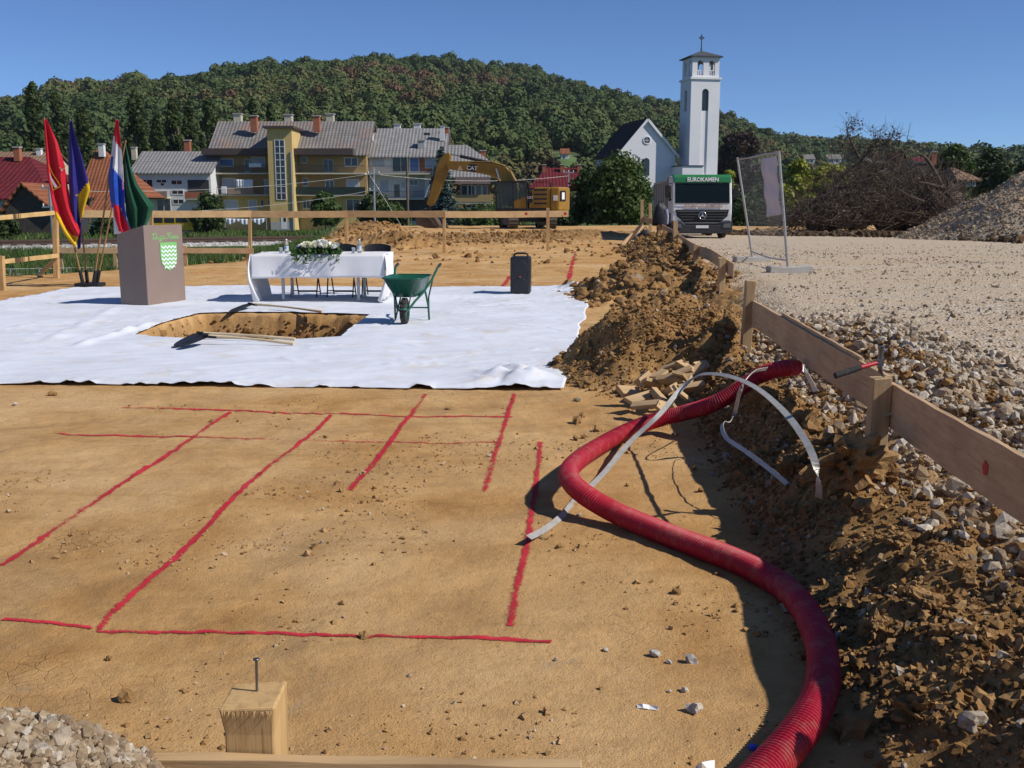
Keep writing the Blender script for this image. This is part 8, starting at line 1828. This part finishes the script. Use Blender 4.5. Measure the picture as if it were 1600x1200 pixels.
for k, (px, pt, pb, y, w, m, lab, n, kd) in enumerate([
    (325, 303, 366, 100, 62, 'lf_dark', 'round dark bush in front of the yellow flats', 5000, 'shrub'), (508, 305, 360, 112, 46, 'lf_mid', 'small round tree beside the stair tower door', 4200, 'round'), (585, 298, 358, 100, 58, 'lf_dark', 'dense bush behind the cross arm pole', 5000, 'shrub'), (615, 318, 356, 96, 60, 'lf_mid', 'low bright bush in front of the garage', 3600, 'shrub'),
    (8, 340, 374, 66, 34, 'lf_dark', 'dark bush at the near corner of the plank barn', 2500, 'shrub'), (170, 338, 372, 74, 60, 'lf_dark', 'wide dark bush behind the flag poles', 3600, 'shrub'), (770, 334, 354, 92, 120, 'lf_mid', 'long low hedge behind the excavator', 4200, 'shrub'), (890, 332, 352, 84, 50, 'lf_dark', 'low bush behind the excavator counterweight', 2600, 'shrub'),
    (860, 250, 340, 200, 60, 'lf_purple', 'dark purplish tree behind the red hipped roof', 4200, 'round'), (1152, 202, 330, 230, 75, 'lf_purple', 'large dark tree beside the church tower', 6500, 'round'), (1138, 268, 340, 92, 30, 'lf_yellow', 'yellow green bush beside the truck cab', 3000, 'shrub'), (1150, 300, 350, 88, 36, 'lf_dark', 'dark bush between the truck and the mesh panel', 2600, 'shrub'),
    (1245, 252, 345, 110, 60, 'lf_yellow', 'tall yellow green bush behind the banner strip', 5200, 'shrub'), (1290, 250, 345, 116, 80, 'lf_yellow', 'broad yellow green tree at the edge of the brush pile', 6500, 'shrub'), (1225, 290, 350, 96, 50, 'lf_yellow', 'low bright yellow bush behind the mesh panel', 3600, 'shrub'), (1345, 255, 345, 120, 80, 'lf_mid', 'green tree hidden behind the brush pile', 5200, 'shrub'),
    (1485, 229, 330, 105, 60, 'lf_mid', 'rounded feathery tree beside the dead trunk', 6500, 'round'), (1545, 236, 320, 130, 70, 'lf_dark', 'open dark tree behind the top of the stone heap', 3800, 'round'), (1598, 250, 320, 140, 50, 'lf_dark', 'dark tree beyond the stone heap', 3000, 'round'), (1400, 236, 330, 150, 60, 'lf_rust', 'reddish tree behind the dead branches', 3800, 'round'), (1210, 262, 340, 150, 70, 'lf_dark', 'dark green tree behind the mesh panel', 4200, 'round')]):
    T(px, pt, pb, y, w, m, lab, 400 + k, n, kd, 'shrub' if kd == 'shrub' else 'tree', 'shrubs and trees around the plot')
# hedge-like low growth behind the truck
T(1190, 322, 352, 72, 120, 'lf_dark', 'long dark hedge behind the truck', 450, 5200, 'shrub', 'shrub', 'shrubs and trees around the plot')
# ------------------------------------------------------------------ heap of felled trees and branches
BY = 56.0; bp_ = empty('brush_pile', (bx(1340, BY), BY, hz(bx(1340, BY), BY))); tag(bp_, 'high heap of felled trees and dry branches beside the stone heap', 'brush pile'); O = Vector(bp_.location)
M['deadwood'] = pmat('dead_wood', (0.105, 0.075, 0.055), (0.055, 0.04, 0.03), 5, 0.95, 0.6, 25, 0.02); M['deadleaf'] = leaf_mat('dead_leaf', (0.085, 0.055, 0.028), (0.045, 0.03, 0.017), (0.15, 0.085, 0.035), 0.15)
def limb(pts, r0, r1, par=bp_, y=None):
    P_ = [D(p[0], p[1], p[2] if len(p) > 2 else BY) - O for p in pts]; mb = MB(); n = len(P_); mb.tube(spline(P_, 0.25), [r0 + (r1 - r0) * k / max(1, len(spline(P_, 0.25)) - 1) for k in range(len(spline(P_, 0.25)))], 7); mb.build('branch', M['deadwood'], par)
limb([(1492, 318, 52), (1474, 295, 52), (1460, 268, 52.3), (1449, 250, 52.5), (1438, 241, 52.5), (1430, 242, 52.4)], 0.15, 0.07); limb([(1449, 250, 52.5), (1455, 238, 52.7), (1462, 230, 53)], 0.06, 0.02); limb([(1480, 305, 52), (1481, 285, 51.8), (1478, 276, 51.6)], 0.10, 0.03); limb([(1466, 292, 51.8), (1446, 286, 51.4), (1432, 284, 51)], 0.10, 0.04); limb([(1452, 300, 52), (1444, 280, 51.6), (1437, 262, 51.5)], 0.08, 0.03); limb([(1444, 315, 50), (1420, 306, 50), (1398, 292, 50)], 0.07, 0.03); limb([(1485, 300, 52), (1500, 292, 52), (1508, 284, 52)], 0.09, 0.04)
limb([(1302, 296, 56), (1320, 270, 56), (1345, 252, 56), (1362, 230, 56), (1378, 214, 56)], 0.14, 0.03); limb([(1345, 252, 56), (1330, 222, 55.6), (1324, 200, 55.5), (1333, 186, 55.5)], 0.08, 0.015); limb([(1330, 222, 55.6), (1322, 200, 55), (1326, 190, 55)], 0.04, 0.012); limb([(1362, 230, 56), (1385, 224, 56), (1398, 206, 56)], 0.06, 0.012); limb([(1352, 244, 56), (1366, 218, 56.3), (1370, 202, 56.5)], 0.06, 0.012); limb([(1302, 292, 55), (1330, 290, 55), (1360, 268, 55)], 0.08, 0.03)
r = np.random.default_rng(61); mb = MB()
def inside(px, py):   # rough silhouette of the heap, in metres on its own axis later
    return True
top = lambda px: np.interp(px, [1225, 1250, 1280, 1310, 1340, 1370, 1400, 1430, 1460, 1490, 1510], [350, 338, 318, 292, 266, 254, 256, 264, 272, 296, 322])
for k in range(2600):
    px = r.uniform(1228, 1508); py = r.uniform(min(348, top(px) - (10 if r.random() < 0.3 else 0)), 352); yy = BY + r.uniform(-6, 4) - (352 - py) * -0.02; p = D(px, py, yy) - O; d = Vector((r.normal(0, 1), r.normal(0, 0.6), r.normal(0.25, 0.5))).normalized(); L = r.uniform(0.6, 2.8); q = p + d * L * 0.5 + Vector((0, 0, r.normal(0, 0.12))); e = q + (d + Vector((r.normal(0, 0.4), r.normal(0, 0.4), r.normal(0.1, 0.3)))).normalized() * L * 0.5; w = r.uniform(0.008, 0.03)
    p.z = max(p.z, 0.05); mb.tube([p, q, e], [w, w * 0.7, w * 0.3], 4, cap=False)
for k in range(260):   # twigs standing out against the sky
    px = r.uniform(1300, 1410); py = r.uniform(190, 262) if px < 1400 else r.uniform(225, 262)
    cpt = [(1333, 186), (1324, 200), (1330, 222), (1378, 214), (1398, 206), (1370, 202), (1362, 230), (1345, 252)][r.integers(0, 8)]; p = D(cpt[0] + r.normal(0, 6), cpt[1] + abs(r.normal(0, 9)), 55.8) - O; d = Vector((r.normal(0, 0.8), r.normal(0, 0.5), r.normal(0.5, 0.5))).normalized(); L = r.uniform(0.3, 0.8); mb.tube([p, p + d * L * 0.5, p + d * L + Vector((r.normal(0, 0.1), 0, r.normal(0, 0.1)))], [0.010, 0.007, 0.004], 4, cap=False)
tw_ = mb.build('twigs', M['deadwood'], bp_, fix=False); tag(tw_, kind='stuff')
n = 3200; px = r.uniform(1226, 1505, n); py = top(px) + (352 - top(px)) * r.random(n) ** 0.8; yy = BY + r.uniform(-6, 4, n)
n2_ = 420; cl = np.array([(1328, 205), (1336, 190), (1385, 218), (1345, 236), (1366, 226), (1395, 210), (1372, 208), (1320, 225)])[r.integers(0, 8, n2_)]; px = np.concatenate([px, cl[:, 0] + r.normal(0, 7, n2_)]); py = np.concatenate([py, cl[:, 1] + r.normal(4, 7, n2_)]); yy = np.concatenate([yy, BY + r.normal(0, 0.3, n2_)])
P = np.array([tuple(D(a, b, c) - O) for a, b, c in zip(px, py, yy)]); N = r.normal(size=P.shape); N /= np.linalg.norm(N, axis=1)[:, None]; V, F, A = leaf_quads(P, N, 0.075, r, 0.6); dl = np_mesh('dry_leaves', V, F, M['deadleaf'], bp_, False, None, {'rnd': A}); tag(dl, kind='stuff')
mb = MB()   # dark packed core of tangled wood and earth
for k in range(26):
    px = r.uniform(1285, 1485); t_ = float(top(px)); py = r.uniform(max(t_ + 22, 300), 349); c = D(px, py, BY + r.uniform(-2, 3)) - O; V0, F0 = rv2[k % 10]; s_ = r.uniform(0.7, 1.25); mb.add([Vector(v) * s_ + c for v in V0], F0.tolist(), None, True)
mb.build('tangled_core', M['deadwood'], bp_, fix=False)
# low ridge of pushed-up soil and roots along the back of the road
M['darksoil'] = rnd_rock_mat('dark_soil', [(0.0, (0.06, 0.042, 0.026)), (0.6, (0.12, 0.08, 0.045)), (1.0, (0.24, 0.155, 0.085))])
rx_ = np.random.default_rng(62); n = 4200; px = rx_.uniform(1130, 1600, n); yy = np.interp(px, [1130, 1400, 1600], [50, 46, 37]) + rx_.normal(0, 0.8, n); x = np.array([bx(a, b) for a, b in zip(px, yy)]); hsz = np.clip(rx_.lognormal(math.log(0.08), 0.5, n), 0.03, 0.26)
tag(scatter('soil_clods', rv1, np.stack([x, yy, height(x, yy) + hsz * 0.35], -1), hsz, M['darksoil'], rx_), 'ridge of pushed up soil and roots at the back of the haul road', 'clods', kind='stuff')
# ------------------------------------------------------------------ thin autumn haze over the valley
mb = MB(); mb.bb(-1500, 2600, -90, 2100, -6, 240)
hzb = mb.build('haze', [], None); hzb.data.materials.clear()
hm2 = bpy.data.materials.new('haze'); hm2.use_nodes = True; hn = hm2.node_tree.nodes; hn.remove(hn['Principled BSDF'])
pv = hn.new('ShaderNodeVolumePrincipled'); pv.inputs['Color'].default_value = (0.80, 0.88, 1.0, 1); pv.inputs['Density'].default_value = 0.00006; pv.inputs['Anisotropy'].default_value = 0.0
hm2.node_tree.links.new(pv.outputs[0], hn['Material Output'].inputs['Volume']); hzb.data.materials.append(hm2); tag(hzb, 'thin pale haze filling the valley air', 'haze', kind='stuff')
